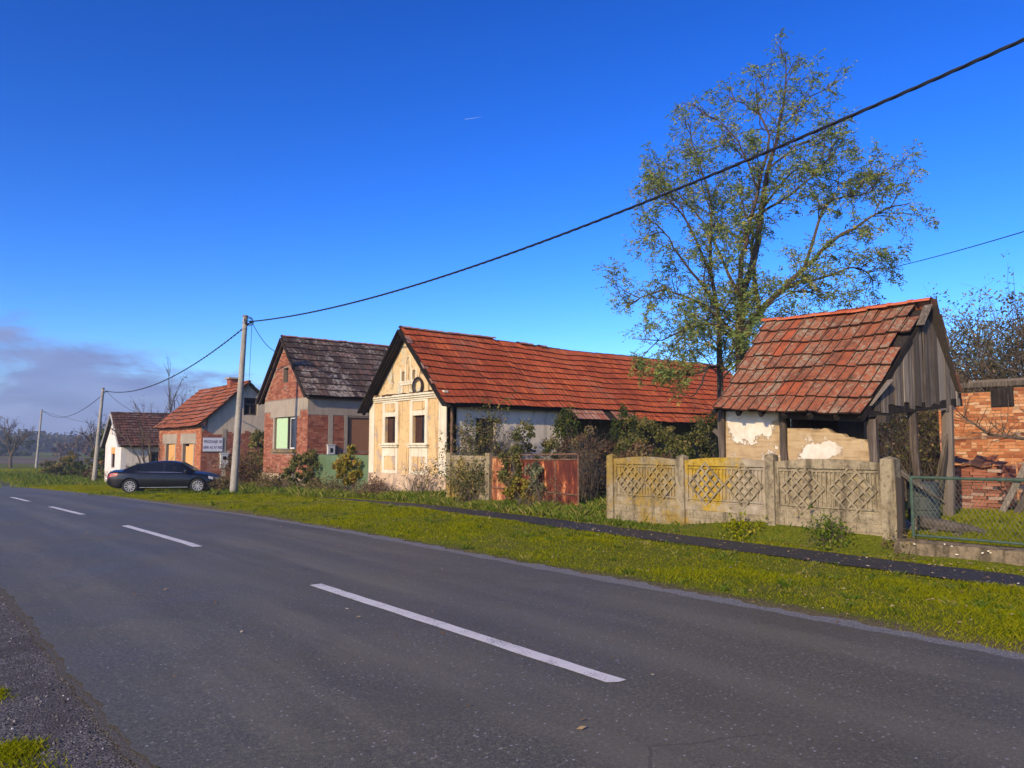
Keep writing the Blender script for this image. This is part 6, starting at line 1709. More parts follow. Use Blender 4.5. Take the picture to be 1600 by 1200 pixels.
        mb = MB(); mb.obox((0.92, s * 1.0, 1.0), V(.06, 0, 0), V(0, .10, 0), V(0, 0, .065), jit=.01); mb.build('mirror', paint, car, world=False)
        mb = MB()
        for a, b in ((-2.40, -2.28), (-2.28, -2.12), (-2.12, -1.95)):
            zz = lambda x: zs(x) - .05
            mb.add([(a, s * (w(a) * .99 + .008), zz(a) - .16), (b, s * (w(b) * .99 + .008), zz(b) - .13 + .03 * (b > -2)), (b, s * (w(b) * .955 + .008), zz(b)), (a, s * (w(a) * .955 + .008), zz(a))], [(0, 1, 2, 3)])
        mb.add([(-2.432, s * .30, .74), (-2.425, s * .70, .74), (-2.39, s * .69, .90), (-2.40, s * .30, .90)], [(0, 1, 2, 3)])
        mb.build('tail_light', red, car, world=False)
        mb = MB()
        for a, b in ((1.86, 2.05), (2.05, 2.2), (2.2, 2.33)):
            mb.add([(a, s * (w(a) * .985 + .008), zs(a) - .15), (b, s * (w(b) * .985 + .008), zs(b) - .15), (b, s * (w(b) * .95 + .008), zs(b) - .03), (a, s * (w(a) * .95 + .008), zs(a) - .03)], [(0, 1, 2, 3)])
        mb.build('headlight', lens, car, world=False)
    mb = MB(); mb.add([(1.215, .60, 1.0), (1.215, -.60, 1.0), (.60, -.53, 1.365), (.60, .53, 1.365)], [(0, 1, 2, 3)]); mb.v = [(x + .012, y, z + .012) for x, y, z in mb.v]; mb.build('windscreen', glass, car, world=False)
    mb = MB(); mb.add([(-1.84, .55, 1.055), (-1.84, -.55, 1.055), (-1.18, -.50, 1.325), (-1.18, .50, 1.325)], [(0, 1, 2, 3)]); mb.v = [(x - .01, y, z + .014) for x, y, z in mb.v]; mb.build('rear_window', glass, car, world=False)
    mb = MB(); mb.box((-2.445, -.27, .52), (-2.425, .27, .63)); mb.build('number_plate', plate, car, world=False)
    mb = MB(); mb.box((2.33, -.45, .42), (2.375, .45, .60)); mb.build('grille', blackp, car, world=False)
    mb = MB(); mb.box((-1.95, -.8, .24), (1.95, .8, .40)); mb.build('underbody', blackp, car, world=False)
    # wheels
    def wheel(x, s):
        y0 = s * 0.80
        mb = MB(); n = 28
        prof = [(-.10, .235), (-.105, .29), (-.085, .328), (-.04, .336), (.04, .336), (.085, .328), (.105, .29), (.10, .235)]
        vs = []; fs = []
        for k in range(n):
            t = 2 * math.pi * k / n
            for dy, r in prof: vs.append((x + r * math.cos(t), y0 + dy, 0.336 + r * math.sin(t)))
        m = len(prof)
        for k in range(n):
            k2 = (k + 1) % n
            for i in range(m - 1): fs.append((k * m + i, k * m + i + 1, k2 * m + i + 1, k2 * m + i))
        mb.add(vs, fs); wh = mb.build('wheel', tyre, car, world=False, smooth=True)
        mb = MB(); mb.tube([(x, y0 + s * .02, .336), (x, y0 + s * .03, .336)], .24, 24); mb.build('brake_disc', blackp, wh, world=False)
        mb = MB()
        for k in range(10):
            t = 2 * math.pi * k / 10; e = .17
            for tt in (t,):
                c, sn = math.cos(tt), math.sin(tt)
                mb.prism([(x + .05 * math.cos(tt - .3), y0 + s * .085, .336 + .05 * math.sin(tt - .3)), (x + .05 * math.cos(tt + .3), y0 + s * .085, .336 + .05 * math.sin(tt + .3)), (x + .215 * math.cos(tt + .10), y0 + s * .095, .336 + .215 * math.sin(tt + .10)), (x + .215 * math.cos(tt - .10), y0 + s * .095, .336 + .215 * math.sin(tt - .10))], (0, -s * .03, 0))
        ringp = [(x + .215 * math.cos(2 * math.pi * k / 24), y0 + s * .09, .336 + .215 * math.sin(2 * math.pi * k / 24)) for k in range(25)]
        mb.tube(ringp, .014, 6, cap=False); mb.tube([(x, y0 + s * .06, .336), (x, y0 + s * .095, .336)], .06, 12)
        mb.build('rim', alloy, wh, world=False)
    for x in (-1.42, 1.42):
        for s in (1, -1): wheel(x, s)
build_car()

# ------------------------------------------------------------------ vegetation
def unit(a):
    return a / np.maximum(1e-9, np.linalg.norm(a, axis=-1, keepdims=True))

def leaf_quads(C, size, r, wid=0.55, droop=0.0):
    n = len(C)
    a = r.normal(0, 1, (n, 3)); a[:, 2] -= droop; a = unit(a)
    b = unit(np.cross(a, r.normal(0, 1, (n, 3))))
    s = size * r.uniform(0.55, 1.35, n)[:, None]
    vs = np.empty((n, 4, 3))
    vs[:, 0] = C - a * s * 0.5; vs[:, 1] = C + b * s * wid * 0.5 - a * s * 0.06; vs[:, 2] = C + a * s * 0.5; vs[:, 3] = C - b * s * wid * 0.5 - a * s * 0.06
    return vs.reshape(-1, 3)

def stem_path(p0, d0, L, n, r, wob, gravity):
    pts = [np.array(p0, float)]; d = np.array(d0, float); d /= np.linalg.norm(d)
    for k in range(n):
        d = d + r.normal(0, wob, 3); d[2] += gravity; d /= np.linalg.norm(d)
        pts.append(pts[-1] + d * L / n)
    return pts

def shrub(name, label, loc, rad, h, stems, nleaf, ls, leafm, seed, group=None, twigm='twig', spread=0.5, grav=-0.02, sub=3, lo=0.25, jitter=0.14, stemr=0.012, cat='shrub', droop=0.3, cluster=6, zbase=None, ell=True):
    """A shrub grown from stems: twigs fork off the stems and the leaves sit in loose clusters along them."""
    r = nrand(seed)
    x0, y0 = loc; z0 = ground_z(x0, y0) if zbase is None else zbase
    t = thing(name, label, cat, (x0, y0, z0), 0, group)
    mb = MB(); anchors = []
    rx, ry = rad
    for i in range(stems):
        b = np.array([x0 + r.normal(0, rx * 0.35), y0 + r.normal(0, ry * 0.35), z0 - 0.05])
        out = np.array([r.normal(0, spread * rx), r.normal(0, spread * ry), 0.0])
        L = h * r.uniform(0.55, 1.1)
        d0 = np.array([out[0], out[1], h * 0.8])
        p = stem_path(b, d0, L, 7, r, 0.10, grav)
        mb.tube(p, [stemr * (1 - 0.75 * k / 7) for k in range(8)], 4, cap=False)
        for k in range(2, 8): anchors.append(p[k])
        for q in range(sub):
            k = int(r.integers(2, 7))
            dd = p[k] - p[k - 1]; dd = dd / np.linalg.norm(dd) + r.normal(0, 0.7, 3) * np.array([rx, ry, 0.7]) / max(rx, ry)
            pp = stem_path(p[k], dd, L * r.uniform(0.2, 0.5), 4, r, 0.2, grav * 2)
            mb.tube(pp, [stemr * 0.55 * (1 - 0.8 * j / 4) for j in range(5)], 3, cap=False)
            anchors += pp[1:]
    mb.build('stems', M[twigm], t, kind='stuff')
    if nleaf:
        A = np.array(anchors)
        w = np.clip((A[:, 2] - z0) / h - lo, 0.05, 1); w /= w.sum()
        nc = max(1, nleaf // cluster)
        idx = r.choice(len(A), nc, p=w)
        c = A[idx] + r.normal(0, jitter, (nc, 3)) * np.array([1, 1, 0.8])
        C = np.repeat(c, cluster, 0) + r.normal(0, ls * 0.9, (nc * cluster, 3))
        C[:, 2] = np.maximum(C[:, 2], z0 + 0.02)
        rn = np.clip(np.repeat(r.beta(2, 2, nc), cluster) + r.normal(0, 0.15, nc * cluster), 0, 1)
        np_mesh('foliage', leaf_quads(C, ls, r, 0.6, droop), 4, rn, M[leafm], t, kind='stuff')
    return t

def mass(name, label, c, rad, nleaf, ls, leafm, seed, group=None, cat='shrub', nclump=40, stems=14, twigm='twig', hang=0.0):
    """A dense ivy or bramble mass filling an uneven ellipsoid that stands on the ground."""
    r = nrand(seed)
    x0, y0, zc = c; z0 = ground_z(x0, y0)
    t = thing(name, label, cat, (x0, y0, z0), 0, group)
    # clump centres spread over the shell with a few deeper ones
    u = unit(r.normal(0, 1, (nclump, 3))); rr = r.uniform(0.55, 1.08, (nclump, 1)) 
    cl = np.array([x0, y0, zc]) + u * rr * np.array(rad)
    cl[:, 2] = np.maximum(cl[:, 2], z0 + 0.1)
    k = r.integers(0, nclump, nleaf)
    sz = r.uniform(0.10, 0.30, (nclump, 1)) * (np.mean(rad) / 0.9) ** 0.6
    C = cl[k] + unit(r.normal(0, 1, (nleaf, 3))) * r.random((nleaf, 1)) ** 0.5 * sz[k] * np.array([1, 1, 0.8 + hang])
    C[:, 2] = np.maximum(C[:, 2], z0 + 0.02)
    rn = np.clip(r.beta(2, 2, nclump)[k] * 0.8 + r.normal(0.1, 0.15, nleaf), 0, 1)
    np_mesh('foliage', leaf_quads(C, ls, r, 0.7, 0.4), 4, rn, M[leafm], t, kind='stuff')
    mb = MB()
    for i in range(stems):
        b = np.array([x0 + r.normal(0, rad[0] * 0.4), y0 + r.normal(0, rad[1] * 0.4), z0 - 0.05])
        e = cl[int(r.integers(0, nclump))]
        m = (b + e) / 2 + r.normal(0, 0.15, 3)
        mb.tube([b, (b + m) / 2 + r.normal(0, .04, 3), m, (m + e) / 2 + r.normal(0, .05, 3), e], [0.018, 0.016, 0.013, 0.009, 0.004], 4, cap=False)
    mb.build('stems', M[twigm], t, kind='stuff')
    return t

# ---- the robinia behind the cottage roof, grown along its main limbs
def big_tree():
    r = nrand(77)
    bx, by = 18.08, 12.05
    zg = 0.0
    t = thing('locust_tree', 'tall thin-leaved autumn locust tree rising between the cottage and shed', 'tree', (bx, by, zg))
    e1 = np.array([math.cos(R(39.5)), -math.sin(R(39.5)), 0]); e2 = np.array([math.sin(R(39.5)), math.cos(R(39.5)), 0])
    limbs = [
    ([(0.04, -0.2, 0), (0.05, 2.0, 0), (0.04, 3.25, 0), (0.04, 4.49, 0), (0.14, 5.72, 0.1), (0.58, 7.13, 0.2), (0.8, 8.36, 0.3), (1.07, 9.77, 0.2), (1.29, 10.83, 0.1), (1.51, 12.06, 0), (1.55, 13.25, 0)], 0.21, 0.012),
    ([(0.14, 5.72, 0.1), (0.01, 6.6, -0.3), (0.23, 7.66, -0.5), (0.41, 8.72, -0.7), (0.76, 10.39, -0.7), (0.32, 11.27, -0.6), (-0.21, 11.58, -0.5)], 0.085, 0.01),
    ([(-0.30, -0.2, 0.2), (-0.45, 1.8, 0.3), (-0.48, 3.25, 0.3), (-0.5, 4.49, 0.3), (-0.46, 5.54, 0.4), (-0.61, 6.6, 0.6), (-0.52, 7.83, 0.8), (-0.48, 9.07, 0.9), (-0.92, 10.39, 0.8), (-1.18, 11.4, 0.7)], 0.125, 0.01),
    ([(0.05, 4.62, 0), (0.58, 5.45, -0.2), (1.11, 5.98, -0.4), (1.64, 6.51, -0.6), (2.34, 7.22, -0.9), (3.05, 7.66, -1.1), (3.6, 7.96, -1.25), (4.2, 8.1, -1.4)], 0.125, 0.01),
    ([(1.64, 6.51, -0.6), (2.17, 7.83, -0.4), (2.52, 8.54, -0.2), (3.23, 8.8, 0), (3.93, 8.98, 0.1), (4.28, 9.91, 0.2)], 0.055, 0.008),
    ([(1.11, 5.98, -0.4), (1.82, 6.34, 0.2), (2.7, 6.56, 0.7), (3.58, 6.95, 1.0), (4.2, 6.86, 1.2), (4.5, 6.6, 1.3)], 0.07, 0.008),
    ([(0.54, 5.41, -0.2), (0.6, 6.42, 0.3), (0.65, 7.57, 0.7), (0.93, 8.36, 1.0), (1.64, 9.51, 1.2), (2.34, 10.21, 1.3), (3.05, 9.95, 1.4), (3.93, 9.77, 1.5)], 0.075, 0.008),
    ([(-0.08, 4.84, 0), (-0.65, 5.45, 0.3), (-1.36, 5.98, 0.7), (-2.06, 6.25, 1.0), (-2.86, 5.98, 1.2), (-3.34, 5.63, 1.3)], 0.07, 0.008),
    ([(-0.46, 5.54, 0.4), (-1.09, 6.25, 0), (-1.8, 6.95, -0.3), (-2.24, 7.57, -0.5), (-2.68, 7.39, -0.6)], 0.055, 0.008),
    ([(-0.21, 4.75, 0), (-0.92, 5.01, -0.5), (-1.71, 4.84, -0.9), (-2.5, 4.49, -1.2), (-3.38, 4.49, -1.4)], 0.06, 0.008),
    ([(-0.5, 3.96, 0.3), (-1.09, 3.82, -0.6), (-1.71, 3.6, -1.1), (-2.33, 3.69, -1.4), (-3.03, 3.52, -1.6)], 0.05, 0.008),
    ([(-1.09, 3.82, -0.6), (-1.45, 3.34, -1.2), (-1.8, 2.99, -1.5), (-2.41, 3.07, -1.7)], 0.035, 0.007),
    ([(0.14, 5.72, 0.1), (-0.21, 7.13, 0.7), (-0.65, 8.36, 1.2), (-1.36, 9.42, 1.5), (-1.84, 9.86, 1.6)], 0.06, 0.008),
    ([(-0.61, 6.6, 0.6), (-1.36, 8.01, 0.2), (-1.97, 8.54, -0.1), (-2.15, 8.89, -0.2)], 0.045, 0.007),
    ([(1.07, 9.77, 0.2), (1.64, 10.21, -0.3), (2.08, 10.39, -0.6), (2.52, 10.65, -0.8)], 0.035, 0.007),
    ([(1.29, 10.83, 0.1), (1.82, 11.45, 0.4), (2.52, 12.24, 0.6), (3.05, 12.51, 0.7)], 0.03, 0.006),
    ([(1.29, 10.83, 0.1), (0.93, 11.27, 0.5), (1.2, 12.24, 0.7), (1.11, 12.77, 0.8)], 0.025, 0.006),
    ([(0.8, 8.36, 0.3), (1.46, 8.72, -0.5), (2.17, 9.42, -0.9), (2.7, 10.21, -1.1)], 0.045, 0.007),
    ([(0.65, 7.57, 0.7), (-0.04, 8.36, 1.4), (-0.48, 9.6, 1.7), (-0.65, 10.65, 1.8)], 0.045, 0.007),
    ([(0.41, 8.72, -0.7), (-0.12, 9.77, -1.1), (-0.65, 10.39, -1.3), (-1.36, 10.74, -1.4)], 0.035, 0.007)]
    def W(q):
        z = q[1] if q[1] < 8 else 8 + (q[1] - 8) * 0.93
        return np.array([bx, by, zg]) + e1 * q[0] * (0.93 if q[0] < 0 else 1.0) + e2 * q[2] + np.array([0, 0, z])
    trunk = MB(); br = MB(); tips = []; tipd = []
    def smooth(P, k=3):
        out = []
        n = len(P)
        for i in range(n - 1):
            p0, p1, p2, p3 = P[max(0, i - 1)], P[i], P[i + 1], P[min(n - 1, i + 2)]
            for j in range(k):
                s = j / k
                out.append(0.5 * ((2 * p1) + (-p0 + p2) * s + (2 * p0 - 5 * p1 + 4 * p2 - p3) * s * s + (-p0 + 3 * p1 - 3 * p2 + p3) * s ** 3))
        out.append(P[-1])
        return out
    def grow(P, lvl, Lscale, dens):
        n = len(P)
        L = sum(np.linalg.norm(P[i + 1] - P[i]) for i in range(n - 1))
        cnt = max(1, int(L * dens))
        for _ in range(cnt):
            s = r.uniform(0.18, 1.0); i = min(n - 2, int(s * (n - 1)))
            p = P[i] + (P[i + 1] - P[i]) * r.random()
            if p[2] < 3.3: continue
            dd = P[i + 1] - P[i]; dd = dd / max(1e-6, np.linalg.norm(dd))
            sd = r.normal(0, 1, 3); sd -= dd * sd.dot(dd); sd /= np.linalg.norm(sd)
            d = dd * (0.9 if lvl == 1 else 0.75) + sd * r.uniform(0.5, 1.0) + np.array([0, 0, 0.40 if lvl == 1 else 0.16])
            ll = Lscale * r.uniform(0.45, 1.3) * (1.15 - 0.5 * s)
            nn = 5 if lvl == 1 else 4
            q = stem_path(p, d, ll, nn, r, 0.17, -0.02 if lvl > 1 else 0.01)
            r0 = (0.016, 0.008, 0.0045)[lvl - 1] * (0.7 + 0.5 * ll / Lscale)
            br.tube(q, [r0 * (1 - 0.72 * j / nn) for j in range(nn + 1)], 4 if lvl == 1 else 3, cap=False)
            if lvl < 3: grow(q, lvl + 1, Lscale * (0.55 if lvl == 1 else 0.5), dens * (1.35 if lvl == 1 else 1.25))
            if lvl >= 1:
                for j in range(2 if lvl == 1 else 1, nn + 1): tips.append(q[j]); tipd.append(q[j] - q[j - 1])
    for k in range(16):          # thin lower shoots that fill the foot of the crown
        a = r.uniform(0, 2 * math.pi); L = r.uniform(1.0, 2.4); z = r.uniform(3.4, 5.6); s0 = r.choice([0.05, -0.48])
        limbs.append(([(s0, z, 0.1), (s0 + math.cos(a) * L * 0.35, z + L * 0.22, 0.1 + math.sin(a) * L * 0.35), (s0 + math.cos(a) * L * 0.7, z + L * 0.35, 0.1 + math.sin(a) * L * 0.7), (s0 + math.cos(a) * L, z + L * 0.36, 0.1 + math.sin(a) * L)], 0.028, 0.006))
    for k, (pts, r0, r1) in enumerate(limbs):
        P = smooth([W(q) for q in pts])
        n = len(P)
        for i in range(1, n - 1): P[i] = P[i] + r.normal(0, 0.018, 3)
        (trunk if k in (0, 2) else br).tube(P, [r0 + (r1 - r0) * (i / (n - 1)) ** 0.8 for i in range(n)], 9 if k in (0, 2) else 6, cap=False)
        grow(P, 1, 1.15, 2.9)
    trunk.build('trunk', M['bark'], t); br.build('branches', M['bark'], t)
    # pinnate leaves: a drooping rachis with pairs of leaflets
    T = np.array(tips); D = unit(np.array(tipd))
    n = 13500
    hgt = T[:, 2]
    # thin the leaves where twigs crowd, so the crown reads evenly
    key = np.floor(T / 0.45).astype(int)
    _, inv, cnt = np.unique(key, axis=0, return_inverse=True, return_counts=True)
    wt = np.where(hgt > 10.6, 0.55, 1.0) / cnt[inv.ravel()] ** 0.62; wt = wt / wt.sum()
    idx = r.choice(len(T), n, p=wt)
    vs = []; rn = []
    for i in idx:
        p = T[i] + r.normal(0, 0.06, 3)
        d = D[i] * 0.5 + r.normal(0, 0.7, 3); d[2] -= 0.55; d /= np.linalg.norm(d)
        side = np.cross(d, np.array([0, 0, 1.0])); ns = np.linalg.norm(side)
        side = side / ns if ns > 1e-3 else np.array([1.0, 0, 0])
        L = r.uniform(0.14, 0.28); q = min(1, max(0, r.beta(2, 2)))
        m = int(r.integers(4, 6))
        for k in range(m):
            c = p + d * L * (k + 1) / m + np.array([0, 0, -0.02 * (k / m) ** 2])
            for s in (1, -1):
                if r.random() < 0.18: continue
                a = side * s * 0.85 + d * 0.45 + np.array([0, 0, -0.25]) + r.normal(0, 0.25, 3); a /= np.linalg.norm(a)
                b = np.cross(a, r.normal(0, 1, 3)); b /= np.linalg.norm(b)
                ll = 0.068 * r.uniform(0.7, 1.2)
                vs += [c, c + a * ll * 0.5 + b * ll * 0.27, c + a * ll, c + a * ll * 0.5 - b * ll * 0.27]
                rn.append(min(1, max(0, q + r.normal(0, 0.12))))
    np_mesh('foliage', np.array(vs), 4, rn, M['leaf_robinia'], t, kind='stuff')
big_tree()

def bare_tree(name, label, base, h, seed, lean=(0, 0), spread=0.55, r0=0.09, nleaf=0, leafm='leaf_far', fork=0.25, levels=4, twigm='twig', group=None, cat='tree', zb=None, nb=4, lsz=0.12):
    r = nrand(seed)
    x, y = base; z0 = ground_z(x, y) if zb is None else zb
    t = thing(name, label, cat, (x, y, z0), 0, group)
    tr = MB(); br = MB(); tips = []
    top = np.array([x + lean[0], y + lean[1], z0 + h * fork])
    P = [np.array([x, y, z0 - 0.1]), (np.array([x, y, z0]) + top) / 2 + r.normal(0, 0.03, 3) * h / 4, top]
    tr.tube(P, [r0, r0 * 0.85, r0 * 0.7], 7, cap=False)
    def go(p, d, L, rr, lv):
        n = 5
        q = stem_path(p, d, L, n, r, 0.13, 0.03)
        br.tube(q, [rr * (1 - 0.6 * k / n) for k in range(n + 1)], 5 if lv > 2 else 3, cap=False)
        if lv <= 2: tips.extend(q[2:])
        if lv <= 0: return
        for k in range(nb if lv > 1 else nb - 1):
            i = int(r.integers(1, n)); dd = q[i + 1] - q[i]; dd /= np.linalg.norm(dd)
            go(q[i + int(r.integers(0, 2))], dd + r.normal(0, spread, 3) + np.array([0, 0, 0.12]), L * r.uniform(0.42, 0.68), rr * 0.5, lv - 1)
    for k in range(4):
        a = 2 * math.pi * k / 4 + r.uniform(-0.5, 0.5)
        d = np.array([math.cos(a) * spread + lean[0] / h, math.sin(a) * spread + lean[1] / h, 1.0])
        go(top - np.array([0, 0, h * 0.03 * k]), d, h * 0.5 * r.uniform(0.8, 1.1), r0 * 0.5, levels - 1)
    tr.build('trunk', M[twigm], t); br.build('branches', M[twigm], t)
    if nleaf:
        T = np.array(tips); C = T[r.integers(0, len(T), nleaf)] + r.normal(0, h * 0.012, (nleaf, 3))
        np_mesh('foliage', leaf_quads(C, lsz, r, 0.6, 0.3), 4, r.random(nleaf), M[leafm], t, kind='stuff')
    return t

# ---- plants against the houses and gates
shrub('rambling_rose', 'leggy rambling shrub with bare stems against the white side wall', (14.75, 19.95), (0.75, 0.4), 2.9, 16, 1500, 0.085, 'leaf_olive', 101, spread=0.6, sub=5, stemr=0.014, lo=0.15)
shrub('wall_vine', 'thin twiggy vine spreading over the white wall beside the side window', (15.6, 20.35), (0.9, 0.2), 3.0, 22, 2200, 0.075, 'leaf_olive', 102, spread=0.55, sub=7, lo=0.1, cat='climber')
shrub('dead_stalks', 'tangle of bare dead stalks in front of the white cottage wall', (15.3, 19.5), (0.9, 0.5), 2.5, 46, 420, 0.06, 'weed', 201, spread=0.6, sub=7, twigm='twig_pale', lo=0.1, stemr=0.010)
shrub('dead_stalks', 'brown dead stalks tangled above the rusty gate', (16.7, 16.9), (1.0, 0.6), 2.2, 52, 600, 0.06, 'leaf_brown', 202, spread=0.6, sub=8, twigm='twig_pale', lo=0.1, stemr=0.010)
shrub('dead_stalks', 'thin dead stalks in front of the rusty gate bottom', (12.98, 14.5), (0.25, 0.9), 0.8, 40, 350, 0.05, 'weed', 203, spread=0.6, sub=4, twigm='twig_pale', lo=0.0, stemr=0.006)
mass('bramble', 'tangled bramble bush hiding the side window of the yellow cottage', (16.3, 18.9, 1.30), (1.0, 0.8, 1.15), 4200, 0.085, 'leaf_olive', 103, nclump=46)
mass('bramble', 'brown-leaved bramble bank behind the rusty red gate', (17.6, 17.6, 1.15), (1.25, 1.0, 1.15), 4800, 0.085, 'leaf_brown', 104, nclump=55, stems=26)
mass('ivy_curtain', 'dark ivy climbing to the porch eave of the cottage beside its white wall', (18.75, 19.55, 1.6), (0.7, 0.45, 1.45), 4200, 0.085, 'leaf_dark', 105, nclump=46, hang=0.5)
mass('ivy_curtain', 'ivy hanging from the mended porch tiles over the dark porch', (21.5, 19.3, 2.15), (0.9, 0.4, 0.85), 3400, 0.085, 'leaf_dark', 106, nclump=36, hang=0.7)
mass('bush', 'dark bush filling the overgrown driveway gap beside the concrete fence', (16.2, 13.9, 0.95), (0.95, 0.8, 0.95), 5200, 0.075, 'leaf_brown', 107, nclump=60, stems=22)
mass('bush', 'olive-green bush rising over the far end of the concrete fence', (19.6, 16.6, 1.35), (1.5, 1.2, 1.35), 6500, 0.085, 'leaf_olive', 108, nclump=70)
mass('bush', 'leafy green bush under the low branches of the locust tree', (20.6, 14.7, 1.5), (1.35, 1.1, 1.35), 6000, 0.09, 'leaf_olive', 109, nclump=60)
mass('bush', 'deep green bush between the locust tree and the shed', (20.2, 12.9, 1.25), (1.3, 1.0, 1.2), 5600, 0.09, 'leaf_dark', 110, nclump=60)
mass('bush', 'low shady bush behind the middle of the concrete fence', (15.4, 11.6, 0.75), (0.9, 1.1, 0.75), 4200, 0.075, 'leaf_dark', 111, nclump=48)
mass('gate_ivy', 'ivy draped over the wooden gate post and the orange gate', (13.15, 16.0, 1.10), (0.28, 0.38, 0.62), 1900, 0.075, 'leaf_olive', 112, nclump=26, hang=0.6, stems=8, cat='climber')
mass('yellow_vine', 'yellowing vine spilling in front of the rusty red gate', (13.02, 15.45, 0.40), (0.25, 0.55, 0.42), 1900, 0.085, 'leaf_yellow', 113, nclump=26, stems=10, cat='climber')
mass('hanging_vine', 'withered grey-green vine hanging on the rusty gate below its top bar', (13.12, 14.95, 0.95), (0.14, 0.34, 0.50), 900, 0.085, 'leaf_grey', 114, nclump=18, hang=0.6, stems=8, cat='climber')
shrub('panel_vine', 'olive vine growing up in front of the weathered concrete panel', (13.14, 18.0), (0.3, 0.65), 1.45, 22, 2200, 0.075, 'leaf_olive', 115, spread=0.7, lo=0.05, cat='climber')
mass('creeper', 'yellow-green creeper over the top of the green gate', (14.15, 27.2, 0.95), (0.35, 0.95, 0.75), 2600, 0.11, 'leaf_yellow', 116, nclump=34, stems=10, cat='climber')
mass('bush', 'dense olive bush at the brick house corner beside the green gate', (13.75, 30.9, 0.60), (0.65, 1.05, 1.05), 3600, 0.115, 'leaf_olive', 117, nclump=44)
mass('ivy_bush', 'tall ivy-clad bush between the sale house and the brick house', (16.75, 43.0, 1.1), (0.85, 0.8, 1.75), 4600, 0.14, 'leaf_olive', 118, nclump=60)
shrub('dead_brush', 'rust-coloured dead brush behind the nearest pole', (14.0, 38.3), (0.75, 0.8), 1.9, 60, 3000, 0.09, 'redweed', 119, sub=4, twigm='twig_pale', spread=0.5, lo=0.0)
shrub('dead_brush', 'straw-brown weed clump beside the dark car bonnet', (12.0, 35.4), (0.6, 0.6), 0.8, 50, 1500, 0.08, 'weed', 120, sub=4, twigm='twig_pale', lo=0.0)
shrub('dead_brush', 'brown weeds growing under the brick house front wall', (13.7, 34.2), (0.4, 1.9), 0.95, 80, 2600, 0.075, 'weed', 121, sub=3, twigm='twig_pale', lo=0.0)
shrub('dead_brush', 'dark brown weeds at the foot of the green gate', (13.6, 28.4), (0.35, 1.9), 0.75, 80, 2400, 0.07, 'weed', 122, sub=3, lo=0.0)
shrub('dead_brush', 'dry brown weeds along the plinth of the yellow cottage', (13.7, 24.5), (0.3, 1.7), 0.70, 90, 2600, 0.06, 'leaf_brown', 123, sub=3, lo=0.0)
shrub('dead_brush', 'thin dry stalks arching at the cottage corner', (13.7, 21.6), (0.25, 0.8), 1.15, 30, 500, 0.06, 'weed', 124, sub=3, spread=0.7, grav=-0.06, lo=0.0)
shrub('fence_weed', 'feathery green weed at the base of the nearest concrete panel', (12.36, 6.55), (0.20, 0.24), 0.52, 34, 900, 0.055, 'tallblade', 125, sub=4, lo=0.0, cat='weed', stemr=0.005)
shrub('fence_weed', 'bright yellow-green weed beside the third fence post', (12.36, 8.15), (0.18, 0.26), 0.28, 30, 700, 0.06, 'blade', 126, sub=3, lo=0.0, cat='weed', stemr=0.004)
shrub('fence_weed', 'small brown weed tuft by the end fence post', (12.34, 5.35), (0.10, 0.12), 0.42, 26, 260, 0.045, 'weed', 127, sub=3, lo=0.0, cat='weed', stemr=0.004)

# ---- thicket behind the shed and the tall shrubs on the right
def thicket(label, loc, rad, h, seed, leafm='leaf_brown', nleaf=1800, stems=70, ls=0.075):
    return shrub('thicket', label, loc, rad, h, stems, nleaf, ls, leafm, seed, 'bare thickets behind the shed', twigm='twig', spread=0.35, sub=7, lo=0.1, stemr=0.014, jitter=0.2)
thicket('bare brown thicket seen through the collapsed shed wall', (25.1, 12.7), (1.5, 1.3), 3.9, 131, nleaf=2600, ls=0.1)
thicket('bare thicket behind the middle post of the shed gable', (25.6, 10.9), (1.3, 1.1), 4.0, 132, 'leaf_olive', 2600, ls=0.1)
thicket('dense brown thicket beside the near edge of the brick ruin', (26.6, 9.6), (1.4, 1.3), 4.2, 133, 'leaf_brown', 2800, ls=0.1)
thicket('brown thicket behind the full bay of the shed', (24.6, 14.9), (1.4, 1.3), 3.9, 134, nleaf=2400, ls=0.1)
def big_shrub(label, loc, h, seed, nleaf, leafm, rad=(1.8, 1.8)):
    return shrub('tall_shrub', label, loc, rad, h, 85, int(nleaf * 2.6), 0.105, leafm, seed, 'tall shrubs beyond the brick ruin', twigm='twig', spread=0.42, sub=13, lo=0.3, stemr=0.026, jitter=0.32, cluster=7)
big_shrub('tall grey-green shrub just beyond the shed gable peak', (29.5, 10.4), 5.5, 141, 3600, 'leaf_grey')
big_shrub('tall shrub with leafy top above the brick ruin', (30.0, 7.6), 6.4, 142, 3800, 'leaf_grey')
big_shrub('bare-topped shrub at the edge of view above the ruin', (29.0, 5.2), 5.7, 143, 2200, 'leaf_far')
big_shrub('olive shrub behind the shed roof ridge', (34.0, 13.6), 5.9, 144, 2600, 'leaf_olive')
big_shrub('distant low shrub under the locust branches', (36.0, 17.6), 5.4, 145, 2600, 'leaf_grey')
big_shrub('brown undergrowth shrub right above the ruin timber', (26.5, 7.2), 5.0, 146, 2600, 'leaf_far')
